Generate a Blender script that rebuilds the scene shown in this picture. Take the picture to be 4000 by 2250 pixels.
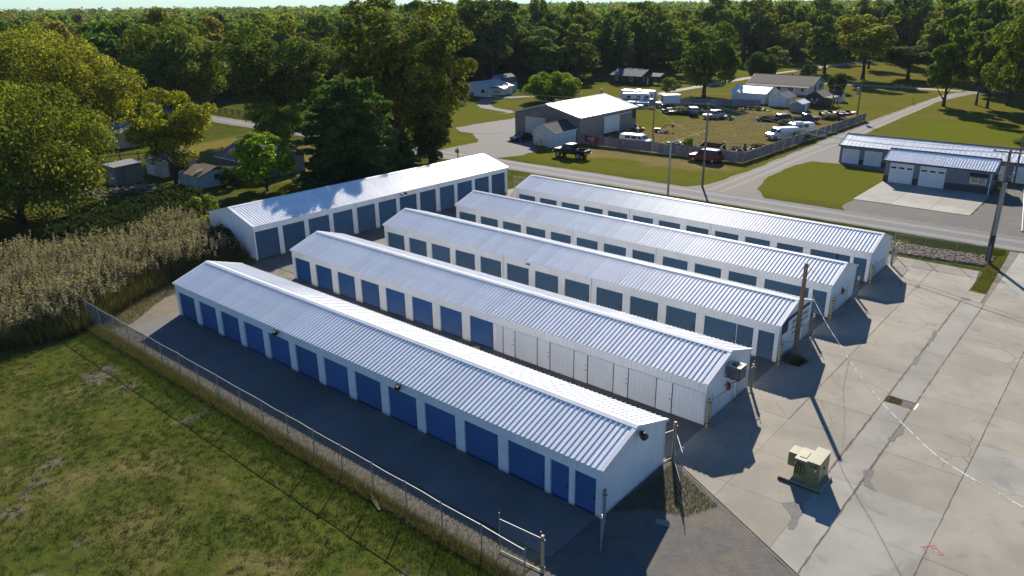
import bpy, math, random
import numpy as np
from mathutils import Vector, Matrix

for o in list(bpy.data.objects):
    bpy.data.objects.remove(o, do_unlink=True)
scene = bpy.context.scene
COL = scene.collection
R = math.radians

# ------------------------------------------------------------------ camera
cam_d = bpy.data.cameras.new('camera')
cam_d.sensor_width = 36.0
cam_d.lens = 26.713
cam_d.clip_start = 0.2
cam_d.clip_end = 9000.0
cam = bpy.data.objects.new('camera', cam_d)
COL.objects.link(cam)
PITCH, ROLL, YAW, CAM_H = 0.36158, -0.01206, -0.70531, 23.456
fw = Vector((math.sin(YAW) * math.cos(PITCH), math.cos(YAW) * math.cos(PITCH), -math.sin(PITCH)))
rt = Vector((math.cos(YAW), -math.sin(YAW), 0.0))
up = rt.cross(fw)
r2 = rt * math.cos(ROLL) + up * math.sin(ROLL)
u2 = up * math.cos(ROLL) - rt * math.sin(ROLL)
cam.matrix_world = Matrix(((r2.x, u2.x, -fw.x, 0), (r2.y, u2.y, -fw.y, 0), (r2.z, u2.z, -fw.z, CAM_H), (0, 0, 0, 1)))
scene.camera = cam

# ------------------------------------------------------------------ daylight
SUN_TO = Vector((0.98, -1.60, -1.0))          # the way the light travels
world = bpy.data.worlds.new('World')
scene.world = world
world.use_nodes = True
wn = world.node_tree
bg = wn.nodes['Background']
sky_t = wn.nodes.new('ShaderNodeTexSky')
sky_t.sky_type = 'NISHITA'
sky_t.sun_disc = False
sky_t.sun_elevation = R(28)
sky_t.sun_rotation = math.atan2(-0.98, 1.60) % (2 * math.pi)
sky_t.air_density = 1.0
sky_t.dust_density = 0.0
sky_t.ozone_density = 1.5
tint = wn.nodes.new('ShaderNodeMix')                # white balance of the picture: cool sky against a warm sun
tint.data_type = 'RGBA'
tint.blend_type = 'MULTIPLY'
tint.inputs[0].default_value = 1.0
tint.inputs[7].default_value = (0.62, 0.95, 1.36, 1.0)
wn.links.new(sky_t.outputs[0], tint.inputs[6])
wn.links.new(tint.outputs[2], bg.inputs[0])
bg.inputs[1].default_value = 0.056
sun_d = bpy.data.lights.new('sun', 'SUN')
sun_d.energy = 5.0
sun_d.angle = R(0.53)
sun_d.color = (1.0, 0.91, 0.77)
sun = bpy.data.objects.new('sun', sun_d)
COL.objects.link(sun)
sun.rotation_euler = SUN_TO.to_track_quat('-Z', 'Y').to_euler()
sun.location = (-60, 90, 80)
vs = scene.view_settings
vs.view_transform = 'Standard'
vs.look = 'None'
vs.gamma = 1.0
vs.use_curve_mapping = False
vs.exposure = 0.80

# ------------------------------------------------------------------ materials
class NT:
    def __init__(self, name):
        self.m = bpy.data.materials.new(name)
        self.m.use_nodes = True
        self.t = self.m.node_tree
        self.b = self.t.nodes['Principled BSDF']
    def n(self, typ, **kw):
        nd = self.t.nodes.new(typ)
        for k, v in kw.items():
            setattr(nd, k, v)
        return nd
    def put(self, sock, v):
        if v is None:
            return
        if isinstance(v, bpy.types.NodeSocket):
            self.t.links.new(v, sock)
        else:
            if isinstance(v, (tuple, list)) and len(v) == 3 and sock.type == 'RGBA':
                v = tuple(v) + (1.0,)
            sock.default_value = v
    def math(self, op, a, b=None, c=None, clamp=False):
        nd = self.n('ShaderNodeMath', operation=op, use_clamp=clamp)
        self.put(nd.inputs[0], a); self.put(nd.inputs[1], b); self.put(nd.inputs[2], c)
        return nd.outputs[0]
    def mix(self, f, a, b, blend='MIX'):
        nd = self.n('ShaderNodeMix', data_type='RGBA', blend_type=blend)
        self.put(nd.inputs[0], f); self.put(nd.inputs[6], a); self.put(nd.inputs[7], b)
        return nd.outputs[2]
    def pos(self):
        return self.n('ShaderNodeNewGeometry').outputs['Position']
    def obj(self):
        return self.n('ShaderNodeTexCoord').outputs['Object']
    def scl(self, vec, s):
        nd = self.n('ShaderNodeMapping')
        self.put(nd.inputs['Vector'], vec); nd.inputs['Scale'].default_value = s
        return nd.outputs[0]
    def noise(self, vec, scale, detail=3.0, rough=0.55, dist=0.0):
        nd = self.n('ShaderNodeTexNoise')
        self.put(nd.inputs['Vector'], vec)
        nd.inputs['Scale'].default_value = scale; nd.inputs['Detail'].default_value = detail
        nd.inputs['Roughness'].default_value = rough; nd.inputs['Distortion'].default_value = dist
        return nd.outputs[0]
    def vor(self, vec, scale, feature='F1', out=0):
        nd = self.n('ShaderNodeTexVoronoi', feature=feature)
        self.put(nd.inputs['Vector'], vec); nd.inputs['Scale'].default_value = scale
        return nd.outputs[out]
    def ss(self, v, a, b):
        nd = self.n('ShaderNodeMapRange', interpolation_type='SMOOTHSTEP')
        self.put(nd.inputs[0], v); self.put(nd.inputs[1], a); self.put(nd.inputs[2], b)
        return nd.outputs[0]
    def xyz(self, vec):
        nd = self.n('ShaderNodeSeparateXYZ'); self.put(nd.inputs[0], vec)
        return nd.outputs
    def box(self, P, x0, x1, y0, y1, s=3.0, wob=None):
        X, Y = P[0], P[1]
        if wob is not None:
            X = self.math('ADD', X, wob); Y = self.math('ADD', Y, wob)
        a = self.math('MULTIPLY', self.ss(X, x0 - s, x0 + s), self.ss(X, x1 + s, x1 - s))
        b = self.math('MULTIPLY', self.ss(Y, y0 - s, y0 + s), self.ss(Y, y1 + s, y1 - s))
        return self.math('MULTIPLY', a, b)
    def bump(self, h, strength=0.3, dist=0.02):
        nd = self.n('ShaderNodeBump')
        nd.inputs['Strength'].default_value = strength; nd.inputs['Distance'].default_value = dist
        self.put(nd.inputs['Height'], h)
        self.t.links.new(nd.outputs[0], self.b.inputs['Normal'])
    def done(self, color, rough=0.6, metal=0.0, spec=None):
        self.put(self.b.inputs['Base Color'], color)
        self.put(self.b.inputs['Roughness'], rough)
        self.put(self.b.inputs['Metallic'], metal)
        if spec is not None:
            self.b.inputs['Specular IOR Level'].default_value = spec
        return self.m

MATS = {}
def M(name, c1, c2=None, scale=3.0, rough=0.6, metal=0.0, bump=0.0, spec=None, rnd=0.0, streak=False, bscale=None):
    """Painted or natural surface: two tones mixed by noise in the object's own space."""
    if name in MATS:
        return MATS[name]
    k = NT(name)
    o = k.obj()
    if streak:
        o = k.scl(o, (1.0, 1.0, 0.12))
    c2 = c2 or tuple(min(1, x * 0.82) for x in c1)
    f = k.ss(k.noise(o, scale, 5.0, 0.6), 0.35, 0.68)
    col = k.mix(f, c1, c2)
    if rnd:
        r = k.n('ShaderNodeObjectInfo').outputs['Random']
        v = k.math('MULTIPLY_ADD', r, rnd * 2, 1.0 - rnd)
        hs = k.n('ShaderNodeHueSaturation'); k.put(hs.inputs['Value'], v); k.put(hs.inputs['Color'], col)
        col = hs.outputs[0]
    if bump:
        k.bump(k.noise(o, bscale or scale * 8, 3.0), bump, 0.02)
    MATS[name] = k.done(col, rough, metal, spec)
    return MATS[name]

def leaf_mat(name, trans=0.46, rough=0.55):
    """Leaves: colour per leaf from the mesh, tint per plant from the object colour, light passing through."""
    if name in MATS:
        return MATS[name]
    k = NT(name)
    at = k.n('ShaderNodeAttribute', attribute_name='col').outputs[0]
    oc = k.n('ShaderNodeObjectInfo').outputs['Color']
    col = k.mix(1.0, at, oc, 'MULTIPLY')
    k.done(col, 0.85, 0.0, 0.04)
    tr = k.n('ShaderNodeBsdfTranslucent')
    warm = k.mix(1.0, col, (1.15, 1.30, 0.45), 'MULTIPLY')
    k.put(tr.inputs[0], warm)
    ms = k.n('ShaderNodeMixShader'); ms.inputs[0].default_value = trans
    k.t.links.new(k.b.outputs[0], ms.inputs[1]); k.t.links.new(tr.outputs[0], ms.inputs[2])
    k.t.links.new(ms.outputs[0], k.t.nodes['Material Output'].inputs[0])
    MATS[name] = k.m
    return k.m

def ground_mat():
    k = NT('turf_soil')
    P = k.pos(); S = k.xyz(P)
    big = k.noise(P, 0.045, 3.0); mid = k.noise(P, 0.32, 5.0, 0.62); fine = k.noise(P, 2.3, 5.0, 0.7); hair = k.noise(P, 14.0, 3.0, 0.7)
    wob = k.math('MULTIPLY', k.math('SUBTRACT', k.noise(P, 0.15, 3.0), 0.5), 14.0)
    green = k.mix(k.ss(mid, 0.32, 0.68), (0.074, 0.098, 0.017), (0.128, 0.128, 0.026))
    green = k.mix(k.ss(fine, 0.30, 0.72), green, (0.046, 0.062, 0.013))
    dry = k.mix(k.ss(fine, 0.3, 0.7), (0.225, 0.178, 0.088), (0.165, 0.130, 0.060))
    yard = k.box(S, -76, -46.5, 111, 171, 4.0, wob)
    verge = k.box(S, -73, -47.5, 101.0, 109, 1.8, wob)
    left = k.box(S, -133, -92, 57, 81, 3.5, wob)
    left2 = k.box(S, -86, -60, 8, 30, 6.0, wob)
    mead = k.box(S, -40, 25, 138, 152, 5.0, wob)
    far = k.box(S, -130, -10, 165, 310, 10.0, wob)
    front = k.box(S, -90, 30, -60, 19.6, 0.5)
    lush = k.box(S, -40.5, -27.5, 93, 117, 2.0, wob)
    lush2 = k.box(S, -36, -12, 152, 172, 5.0, wob)
    lush3 = k.box(S, -78, -45, 91, 98, 1.5, wob)
    lush4 = k.box(S, -64, -16, 16.2, 20.5, 1.4, wob)
    d = k.math('MULTIPLY', yard, 0.95)
    for mk, w in ((verge, 0.9), (left, 0.75), (left2, 0.35), (mead, 0.45), (far, 0.42), (front, 0.35)):
        d = k.math('MAXIMUM', d, k.math('MULTIPLY', mk, w))
    d = k.math('MAXIMUM', d, 0.30)
    for mk, w in ((lush, 0.45), (lush2, 0.5), (lush3, 0.6), (lush4, 0.55)):
        d = k.math('SUBTRACT', d, k.math('MULTIPLY', mk, w))
    nn = k.math('MULTIPLY_ADD', mid, 0.60, k.math('MULTIPLY_ADD', fine, 0.28, k.math('MULTIPLY', big, 0.30)))
    thr = k.math('SUBTRACT', 0.98, k.math('MULTIPLY', d, 0.78))
    f = k.ss(nn, k.math('SUBTRACT', thr, 0.16), k.math('ADD', thr, 0.16))
    col = k.mix(f, green, dry)
    yellow_lawn = k.math('MAXIMUM', k.box(S, -130, 40, 92, 330, 4.0), left)  # yellower, brighter grass colour beyond the road and in the left field
    col = k.mix(k.math('MULTIPLY', yellow_lawn, 0.55), col, k.mix(k.ss(mid, 0.3, 0.7), (0.190, 0.172, 0.024), (0.128, 0.142, 0.019)))
    patch = k.ss(k.noise(P, 0.10, 7.0, 0.68, 0.6), 0.50, 0.64)
    col = k.mix(k.math('MULTIPLY', k.math('MULTIPLY', yellow_lawn, patch), 0.5), col, (0.180, 0.138, 0.042))
    col = k.mix(k.math('MULTIPLY', k.math('MAXIMUM', yard, verge), 0.75), col, k.mix(k.ss(mid, 0.3, 0.7), (0.235, 0.178, 0.080), (0.175, 0.140, 0.060)))
    # bare grey soil in the front field
    soilf = k.ss(k.math('ADD', k.noise(P, 0.21, 5.0, 0.65), k.math('MULTIPLY', fine, 0.16)), 0.66, 0.74)
    soilf = k.math('MULTIPLY', soilf, front)
    col = k.mix(soilf, col, (0.165, 0.140, 0.105))
    col = k.mix(k.math('MULTIPLY', k.math('MAXIMUM', lush, lush3), 0.5), col, k.mix(k.ss(mid, 0.3, 0.7), (0.112, 0.138, 0.014), (0.150, 0.142, 0.022)))
    col = k.mix(k.math('MULTIPLY', lush2, 0.6), col, (0.125, 0.155, 0.014))
    col = k.mix(k.math('MULTIPLY', k.ss(hair, 0.35, 0.75), 0.30), col, k.mix(0.5, col, (0.02, 0.025, 0.006)))
    col = k.mix(k.math('MULTIPLY', k.ss(fine, 0.42, 0.70), 0.32), col, k.mix(0.5, col, (0.05, 0.05, 0.012)))
    k.bump(k.math('ADD', k.math('MULTIPLY', fine, 0.8), k.math('MULTIPLY', hair, 0.35)), 0.85, 0.10)
    return k.done(col, 1.0, 0.0, 0.0)

def concrete_mat(name, tone=(0.276, 0.250, 0.202), crack=True, dark=0.0):
    k = NT(name)
    P = k.pos()
    big = k.noise(P, 0.22, 4.0, 0.6); mid = k.noise(P, 1.1, 5.0, 0.65); fine = k.noise(k.scl(P, (1.0, 7.0, 1.0)), 5.0, 4.0, 0.7)
    a = tuple(x * 1.08 for x in tone); b = tuple(x * 0.80 for x in tone)
    col = k.mix(k.ss(big, 0.32, 0.68), a, b)
    col = k.mix(k.math('MULTIPLY', k.ss(mid, 0.48, 0.80), 0.35), col, (0.20, 0.19, 0.175))
    col = k.mix(k.math('MULTIPLY', k.ss(fine, 0.4, 0.8), 0.16), col, (0.40, 0.375, 0.32))
    stain = k.math('MULTIPLY', k.ss(k.noise(P, 0.30, 7.0, 0.72, 1.5), 0.53, 0.70), 0.60)
    col = k.mix(stain, col, (0.155, 0.148, 0.140))
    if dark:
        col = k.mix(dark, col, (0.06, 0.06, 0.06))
    if crack:
        e = k.vor(k.mix(0.12, P, k.n('ShaderNodeTexNoise').outputs[1]), 0.42, 'DISTANCE_TO_EDGE', 0)
        cr = k.ss(e, 0.010, 0.004)
        msk = k.ss(k.noise(P, 0.16, 2.0), 0.52, 0.60)
        e2 = k.vor(P, 1.9, 'DISTANCE_TO_EDGE', 0)
        m2 = k.ss(k.noise(P, 0.26, 3.0), 0.66, 0.72)
        cr = k.math('MAXIMUM', k.math('MULTIPLY', cr, msk), k.math('MULTIPLY', k.ss(e2, 0.020, 0.006), m2))
        col = k.mix(k.math('MULTIPLY', cr, 0.65), col, (0.07, 0.065, 0.055))
    r = k.n('ShaderNodeObjectInfo').outputs['Random']
    hs = k.n('ShaderNodeHueSaturation'); k.put(hs.inputs['Value'], k.math('MULTIPLY_ADD', r, 0.16, 0.92)); k.put(hs.inputs['Color'], col)
    k.bump(k.math('ADD', fine, mid), 0.12, 0.01)
    return k.done(hs.outputs[0], 0.85, 0.0, 0.3)

def gravel_mat(name, c1, c2, track=None, dirt=(0.22, 0.17, 0.10), dirtf=0.35, streak=(1, 1, 1)):
    k = NT(name)
    P = k.pos()
    big = k.noise(k.scl(P, streak), 0.25, 5.0, 0.65); mid = k.noise(P, 1.6, 5.0, 0.7); fine = k.vor(P, 9.0)
    col = k.mix(k.ss(mid, 0.3, 0.7), c1, c2)
    col = k.mix(k.math('MULTIPLY', k.ss(big, 0.46, 0.66), dirtf), col, dirt)
    col = k.mix(k.math('MULTIPLY', fine, 0.35), col, tuple(x * 0.55 for x in c1))
    if track is not None:      # wheel paths polished along the road: (axis, positions, half width, colour, amount)
        ax, ps, hw, tc, am = track
        S = k.xyz(P)[ax]
        S = k.math('ADD', S, k.math('MULTIPLY', k.math('SUBTRACT', k.noise(P, 0.1, 2.0), 0.5), 0.8))
        f = None
        for p in ps:
            g = k.ss(k.math('ABSOLUTE', k.math('SUBTRACT', S, p)), hw, hw * 0.25)
            f = g if f is None else k.math('MAXIMUM', f, g)
        f = k.math('MULTIPLY', f, k.math('MULTIPLY', k.ss(mid, 0.15, 0.6), am))
        col = k.mix(f, col, tc)
    k.bump(fine, 0.45, 0.02)
    return k.done(col, 0.92, 0.0, 0.2)

# ------------------------------------------------------------------ mesh builder
class MB:
    def __init__(self):
        self.v = []; self.f = []
    def quad(self, a, b, c, d):
        n = len(self.v); self.v += [tuple(a), tuple(b), tuple(c), tuple(d)]; self.f.append((n, n + 1, n + 2, n + 3)); return self
    def face(self, pts):
        n = len(self.v); self.v += [tuple(p) for p in pts]; self.f.append(tuple(range(n, n + len(pts)))); return self
    def hexa(self, p):
        n = len(self.v); self.v += [tuple(q) for q in p]
        for q in ((0, 3, 2, 1), (4, 5, 6, 7), (0, 1, 5, 4), (1, 2, 6, 5), (2, 3, 7, 6), (3, 0, 4, 7)):
            self.f.append(tuple(n + i for i in q))
        return self
    def box(self, x0, x1, y0, y1, z0, z1):
        return self.hexa([(x0, y0, z0), (x1, y0, z0), (x1, y1, z0), (x0, y1, z0), (x0, y0, z1), (x1, y0, z1), (x1, y1, z1), (x0, y1, z1)])
    def bar(self, p0, p1, w, h=None, up=(0, 0, 1)):
        """Rectangular bar between two points."""
        p0 = Vector(p0); p1 = Vector(p1); d = (p1 - p0).normalized(); u = Vector(up)
        if abs(d.dot(u)) > 0.95: u = Vector((1, 0, 0))
        s = d.cross(u).normalized(); u = s.cross(d); h = h or w
        s = s * (w / 2); u = u * (h / 2)
        return self.hexa([p0 - s - u, p0 + s - u, p0 + s + u, p0 - s + u, p1 - s - u, p1 + s - u, p1 + s + u, p1 - s + u])
    def tube(self, pts, r, n=6, caps=True):
        """Round tube through points, r a number or a list."""
        pts = [Vector(p) for p in pts]
        rs = r if isinstance(r, (list, tuple)) else [r] * len(pts)
        base = len(self.v); ref = Vector((0.31, 0.87, 0.38))
        for i, p in enumerate(pts):
            d = (pts[min(i + 1, len(pts) - 1)] - pts[max(i - 1, 0)]).normalized()
            a = d.cross(ref if abs(d.dot(ref)) < 0.95 else Vector((1, 0, 0))).normalized(); b = d.cross(a)
            for j in range(n):
                t = 2 * math.pi * j / n
                self.v.append(tuple(p + (a * math.cos(t) + b * math.sin(t)) * rs[i]))
        for i in range(len(pts) - 1):
            for j in range(n):
                a0 = base + i * n + j; a1 = base + i * n + (j + 1) % n
                self.f.append((a0, a1, a1 + n, a0 + n))
        if caps:
            self.f.append(tuple(base + j for j in reversed(range(n))))
            self.f.append(tuple(base + (len(pts) - 1) * n + j for j in range(n)))
        return self
    def prism(self, poly, z0, z1):
        n = len(self.v); m = len(poly)
        self.v += [(x, y, z0) for x, y in poly] + [(x, y, z1) for x, y in poly]
        self.f.append(tuple(n + i for i in reversed(range(m)))); self.f.append(tuple(n + m + i for i in range(m)))
        for i in range(m):
            j = (i + 1) % m
            self.f.append((n + i, n + j, n + m + j, n + m + i))
        return self
    def loft(self, secs, caps=True):
        n = len(self.v); m = len(secs[0])
        for s in secs: self.v += [tuple(p) for p in s]
        for i in range(len(secs) - 1):
            for j in range(m):
                k = (j + 1) % m
                self.f.append((n + i * m + j, n + i * m + k, n + (i + 1) * m + k, n + (i + 1) * m + j))
        if caps:
            self.f.append(tuple(n + j for j in reversed(range(m)))); self.f.append(tuple(n + (len(secs) - 1) * m + j for j in range(m)))
        return self
    def mesh(self, name, mat, smooth=False):
        me = bpy.data.meshes.new(name); me.from_pydata(self.v, [], self.f); me.update()
        if smooth:
            for p in me.polygons: p.use_smooth = True
        me.materials.append(mat); return me
    def build(self, name, mat, parent=None, loc=None, smooth=False):
        return put(name, self.mesh(name, mat, smooth), parent, loc)

def put(name, me, parent=None, loc=None, rz=0.0):
    o = bpy.data.objects.new(name, me); COL.objects.link(o)
    if parent is not None: o.parent = parent
    if loc is not None: o.location = loc
    if rz: o.rotation_euler = (0, 0, rz)
    return o
def tag(o, label, cat, group=None):
    o['label'] = label; o['category'] = cat
    if group: o['group'] = group
    return o
def thing(name, label, cat, loc=(0, 0, 0), rz=0.0, group=None):
    o = bpy.data.objects.new(name, None); COL.objects.link(o)
    o.location = loc; o.rotation_euler = (0, 0, rz); o.empty_display_size = 0.3
    return tag(o, label, cat, group)
def structure(o):
    o['kind'] = 'structure'; return o
def stuff(o, label=None, cat=None):
    o['kind'] = 'stuff'
    if label: tag(o, label, cat)
    return o
def copy_tree(o, parent=None):
    c = o.copy(); COL.objects.link(c); c.parent = parent
    for ch in [x for x in bpy.data.objects if x.parent == o]:
        copy_tree(ch, c)
    return c
rng = np.random.default_rng(7)
rnd = random.Random(11)

def wall_paint(name, c1, c2):
    k = NT(name); P = k.pos(); S = k.xyz(P)
    f = k.ss(k.noise(P, 0.5, 5.0, 0.6), 0.35, 0.68); col = k.mix(f, c1, c2)
    n = k.noise(k.scl(P, (1.0, 1.0, 0.25)), 3.0, 5.0, 0.7)
    splash = k.ss(k.math('ADD', S[2], k.math('MULTIPLY', k.math('SUBTRACT', n, 0.5), 0.55)), 0.30, 0.02)   # mud splashed up from the paving
    col = k.mix(k.math('MULTIPLY', splash, 0.55), col, (0.30, 0.26, 0.19))
    col = k.mix(k.math('MULTIPLY', k.ss(n, 0.60, 0.80), 0.14), col, (0.34, 0.30, 0.25))
    MATS[name] = k.done(col, 0.42); return k.m

# ------------------------------------------------------------------ common materials
m_white = wall_paint('white_painted_steel', (0.80, 0.81, 0.81), (0.72, 0.73, 0.73))
m_roof = M('white_roof_steel', (0.86, 0.865, 0.87), (0.77, 0.775, 0.78), 0.7, 0.34, rnd=0.045, streak=False)
m_trim = M('white_trim', (0.78, 0.79, 0.79), (0.70, 0.71, 0.71), 1.0, 0.4)
m_blue = M('blue_door_paint', (0.004, 0.078, 0.245), (0.004, 0.066, 0.21), 0.8, 0.45, rnd=0.13)
m_blue2 = M('glare_paled_blue_paint', (0.046, 0.112, 0.190), (0.040, 0.098, 0.166), 0.8, 0.5, rnd=0.13)  # doors of the back rows: same blue with glare mixed into the colour
m_galv = M('galvanised_steel', (0.30, 0.31, 0.32), (0.22, 0.23, 0.24), 6.0, 0.55, 0.4)
m_dark = M('dark_metal', (0.035, 0.035, 0.038), (0.02, 0.02, 0.022), 4.0, 0.5)
m_rust = M('rusty_metal', (0.14, 0.055, 0.025), (0.07, 0.035, 0.02), 5.0, 0.8)
m_yellow = M('faded_yellow_paint', (0.46, 0.34, 0.10), (0.36, 0.27, 0.11), 3.0, 0.6)
m_tan = M('tan_painted_pipe', (0.46, 0.36, 0.21), (0.38, 0.29, 0.17), 3.0, 0.6)
m_pole = M('weathered_pole_wood', (0.19, 0.155, 0.115), (0.12, 0.095, 0.07), 2.0, 0.9, bump=0.4, streak=True)
m_brownpole = M('brown_pole_wood', (0.25, 0.15, 0.075), (0.16, 0.09, 0.045), 2.0, 0.9, bump=0.4, streak=True)
m_greypole = M('grey_pole_wood', (0.30, 0.285, 0.25), (0.20, 0.19, 0.165), 2.0, 0.9, bump=0.4, streak=True)
m_wire = M('weathered_wire', (0.48, 0.48, 0.48), (0.40, 0.40, 0.40), 2.0, 0.6)
m_glass = M('dark_window_glass', (0.018, 0.022, 0.026), (0.012, 0.014, 0.016), 1.0, 0.08, spec=0.6)
m_bark = M('tree_bark', (0.055, 0.042, 0.030), (0.030, 0.024, 0.018), 3.0, 0.95, bump=0.5)
m_tyre = M('tyre_rubber', (0.018, 0.018, 0.018), (0.028, 0.026, 0.024), 5.0, 0.85)
m_rim = M('wheel_rim', (0.40, 0.40, 0.41), (0.30, 0.30, 0.31), 5.0, 0.35, 0.6)
m_chrome = M('bright_bumper', (0.55, 0.55, 0.56), (0.45, 0.45, 0.46), 5.0, 0.25, 0.8)
m_leaf = leaf_mat('leaves')
m_blade = leaf_mat('grass_blades', 0.25, 0.7)
# ------------------------------------------------------------------ the ground
def sheet(name, poly, z, mat, parent=None):
    me = bpy.data.meshes.new(name)
    me.from_pydata([(x, y, z) for x, y in poly], [], [tuple(range(len(poly)))]); me.update(); me.materials.append(mat)
    o = put(name, me, parent)
    if parent is None: structure(o)
    return o
def ragged(pts, step=1.5, amp=0.25, closed=True, seed=1):
    """Break straight outlines into an uneven worn edge."""
    r = random.Random(seed); out = []
    n = len(pts)
    for i in range(n if closed else n - 1):
        a = Vector(pts[i]); b = Vector(pts[(i + 1) % n]); L = (b - a).length; k = max(1, int(L / step))
        nn = Vector((-(b - a).y, (b - a).x)).normalized()
        for j in range(k):
            p = a.lerp(b, j / k)
            if j: p = p + nn * r.uniform(-amp, amp)
            out.append((p.x, p.y))
    if not closed: out.append(tuple(pts[-1]))
    return out
ground = sheet('ground', [(-2400, -300), (1300, -300), (1300, 2400), (-2400, 2400)], 0.0, ground_mat())

m_conc = concrete_mat('concrete')
m_conc2 = concrete_mat('pale_broomed_concrete', (0.30, 0.292, 0.252), crack=False)
m_conc3 = concrete_mat('greyer_patched_concrete', (0.252, 0.238, 0.208), crack=False)
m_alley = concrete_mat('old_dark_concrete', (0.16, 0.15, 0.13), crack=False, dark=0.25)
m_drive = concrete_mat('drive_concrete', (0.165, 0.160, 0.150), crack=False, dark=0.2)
m_joint = M('joint_dirt', (0.17, 0.15, 0.115), (0.11, 0.095, 0.075), 0.9, 0.95)
m_road = gravel_mat('worn_chip_seal', (0.180, 0.178, 0.180), (0.145, 0.144, 0.146), (1, (86.6, 89.3), 0.75, (0.255, 0.252, 0.25), 0.75), dirtf=0.15, streak=(0.2, 1, 1))
m_side = gravel_mat('gravel_lane', (0.195, 0.188, 0.175), (0.150, 0.145, 0.136), (0, (-43.35, -41.75), 0.55, (0.26, 0.25, 0.235), 0.6), dirtf=0.3, streak=(1, 0.15, 1))
m_lot = gravel_mat('grey_gravel', (0.195, 0.190, 0.184), (0.155, 0.150, 0.146), dirtf=0.3)
m_lot2 = gravel_mat('dark_gravel', (0.145, 0.138, 0.130), (0.105, 0.100, 0.096), dirtf=0.4)
m_strip = gravel_mat('tan_gravel', (0.195, 0.170, 0.128), (0.140, 0.122, 0.092), dirt=(0.21, 0.165, 0.085), dirtf=0.55)
m_white_gr = gravel_mat('pale_gravel', (0.34, 0.325, 0.295), (0.27, 0.255, 0.235), dirtf=0.2)

sheet('road', ragged([(-260, 84.2), (-150, 84.0), (-72, 85.0), (-9, 85.6), (60, 86.5), (60, 92.3), (-9, 91.4), (-40, 90.9), (-76, 90.2), (-150, 89.0), (-260, 89.0)], 1.2, 0.16, seed=3), 0.012, m_road)
sheet('gravel_lane', ragged([(-46.8, 90.6), (-44.9, 94), (-44.3, 104), (-44.4, 130), (-45.2, 153), (-44.7, 182), (-43.9, 218), (-41.0, 232), (-30, 238), (30, 248), (30, 243), (-28, 233), (-38.4, 226), (-41.6, 205), (-41.0, 150), (-40.9, 128), (-40.8, 115), (-40.3, 102), (-38.6, 95), (-35.5, 90.6)], 1.2, 0.18, seed=4), 0.008, m_side)
sheet('gravel_yard', ragged([(-92.2, 90.0), (-92.0, 98.5), (-93.5, 101), (-99, 105.6), (-103, 106), (-107, 109.0), (-106.5, 119), (-105.6, 127), (-93, 127), (-92, 112), (-83, 110), (-82.5, 103), (-79, 100), (-78, 95), (-80, 90.0)], 1.2, 0.3, seed=5), 0.016, m_lot)
sheet('gravel_forecourt', ragged([(-27, 92.5), (-27.0, 97.5), (-14.2, 98.0), (-14.4, 110), (-13.6, 117), (-6, 117), (20, 116), (40, 108), (40, 91.0), (-26, 91.0)], 1.2, 0.3, seed=6), 0.004, m_lot2)
sheet('gravel_pad', ragged([(-40.9, 112), (-39.5, 117.5), (-36, 118.0), (-27.5, 116.0), (-27.5, 121.5), (-36.5, 121.6), (-38.0, 131), (-41, 133)], 1.2, 0.25, seed=7), 0.014, m_lot)
sheet('gravel_strip', ragged([(-58.5, 19.8), (-58.5, 22.0), (-17.2, 22.0), (-17.0, 19.6)], 0.7, 0.14, seed=8), 0.006, m_strip)
sheet('gravel_corner', ragged([(-16.9, 19.4), (-17.0, 25.5), (-16.6, 32.4), (-15.8, 32.2), (-9.4, 28.75), (-6.0, 27.0), (0, 16), (-10, 8), (-17, 15)], 0.7, 0.12, seed=9), 0.010, m_lot2)
sheet('gravel_end', ragged([(-66, 21.5), (-57.0, 22.2), (-57.0, 37.5), (-64.3, 37.5), (-64.5, 31), (-64.0, 27), (-61.6, 23)], 0.8, 0.25, seed=10), 0.005, m_strip)
sheet('drive', ragged([(-113, 128), (-105, 176.5), (-104.6, 200), (-103.8, 236), (-99.5, 282), (-94.0, 330), (-91, 330), (-96.2, 281), (-100.3, 254), (-101.0, 218), (-102.0, 190), (-102.0, 176), (-105, 160)], 1.5, 0.25, seed=12), 0.008, m_white_gr)
sheet('farm_drive', ragged([(-93, 229.8), (-60, 230.6), (-46.6, 229.6), (-42, 230), (-42, 233.2), (-60, 234.2), (-93, 233.6)], 1.5, 0.3, seed=13), 0.006, m_white_gr)
sheet('house_drive', ragged([(-112, 134), (-120.8, 136.2), (-125.5, 140), (-131, 148), (-127.8, 156.5), (-121, 160), (-121, 162), (-129, 159), (-133.5, 152.5), (-134.5, 147), (-130.5, 140.5), (-123.5, 134.2), (-112, 131.5)], 1.5, 0.2, seed=14), 0.006, m_lot)
sheet('far_drive', ragged([(-210, 108), (-185, 96), (-176, 89), (-172, 89), (-182, 99), (-205, 112)], 1.5, 0.2, seed=15), 0.006, m_lot)

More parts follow.
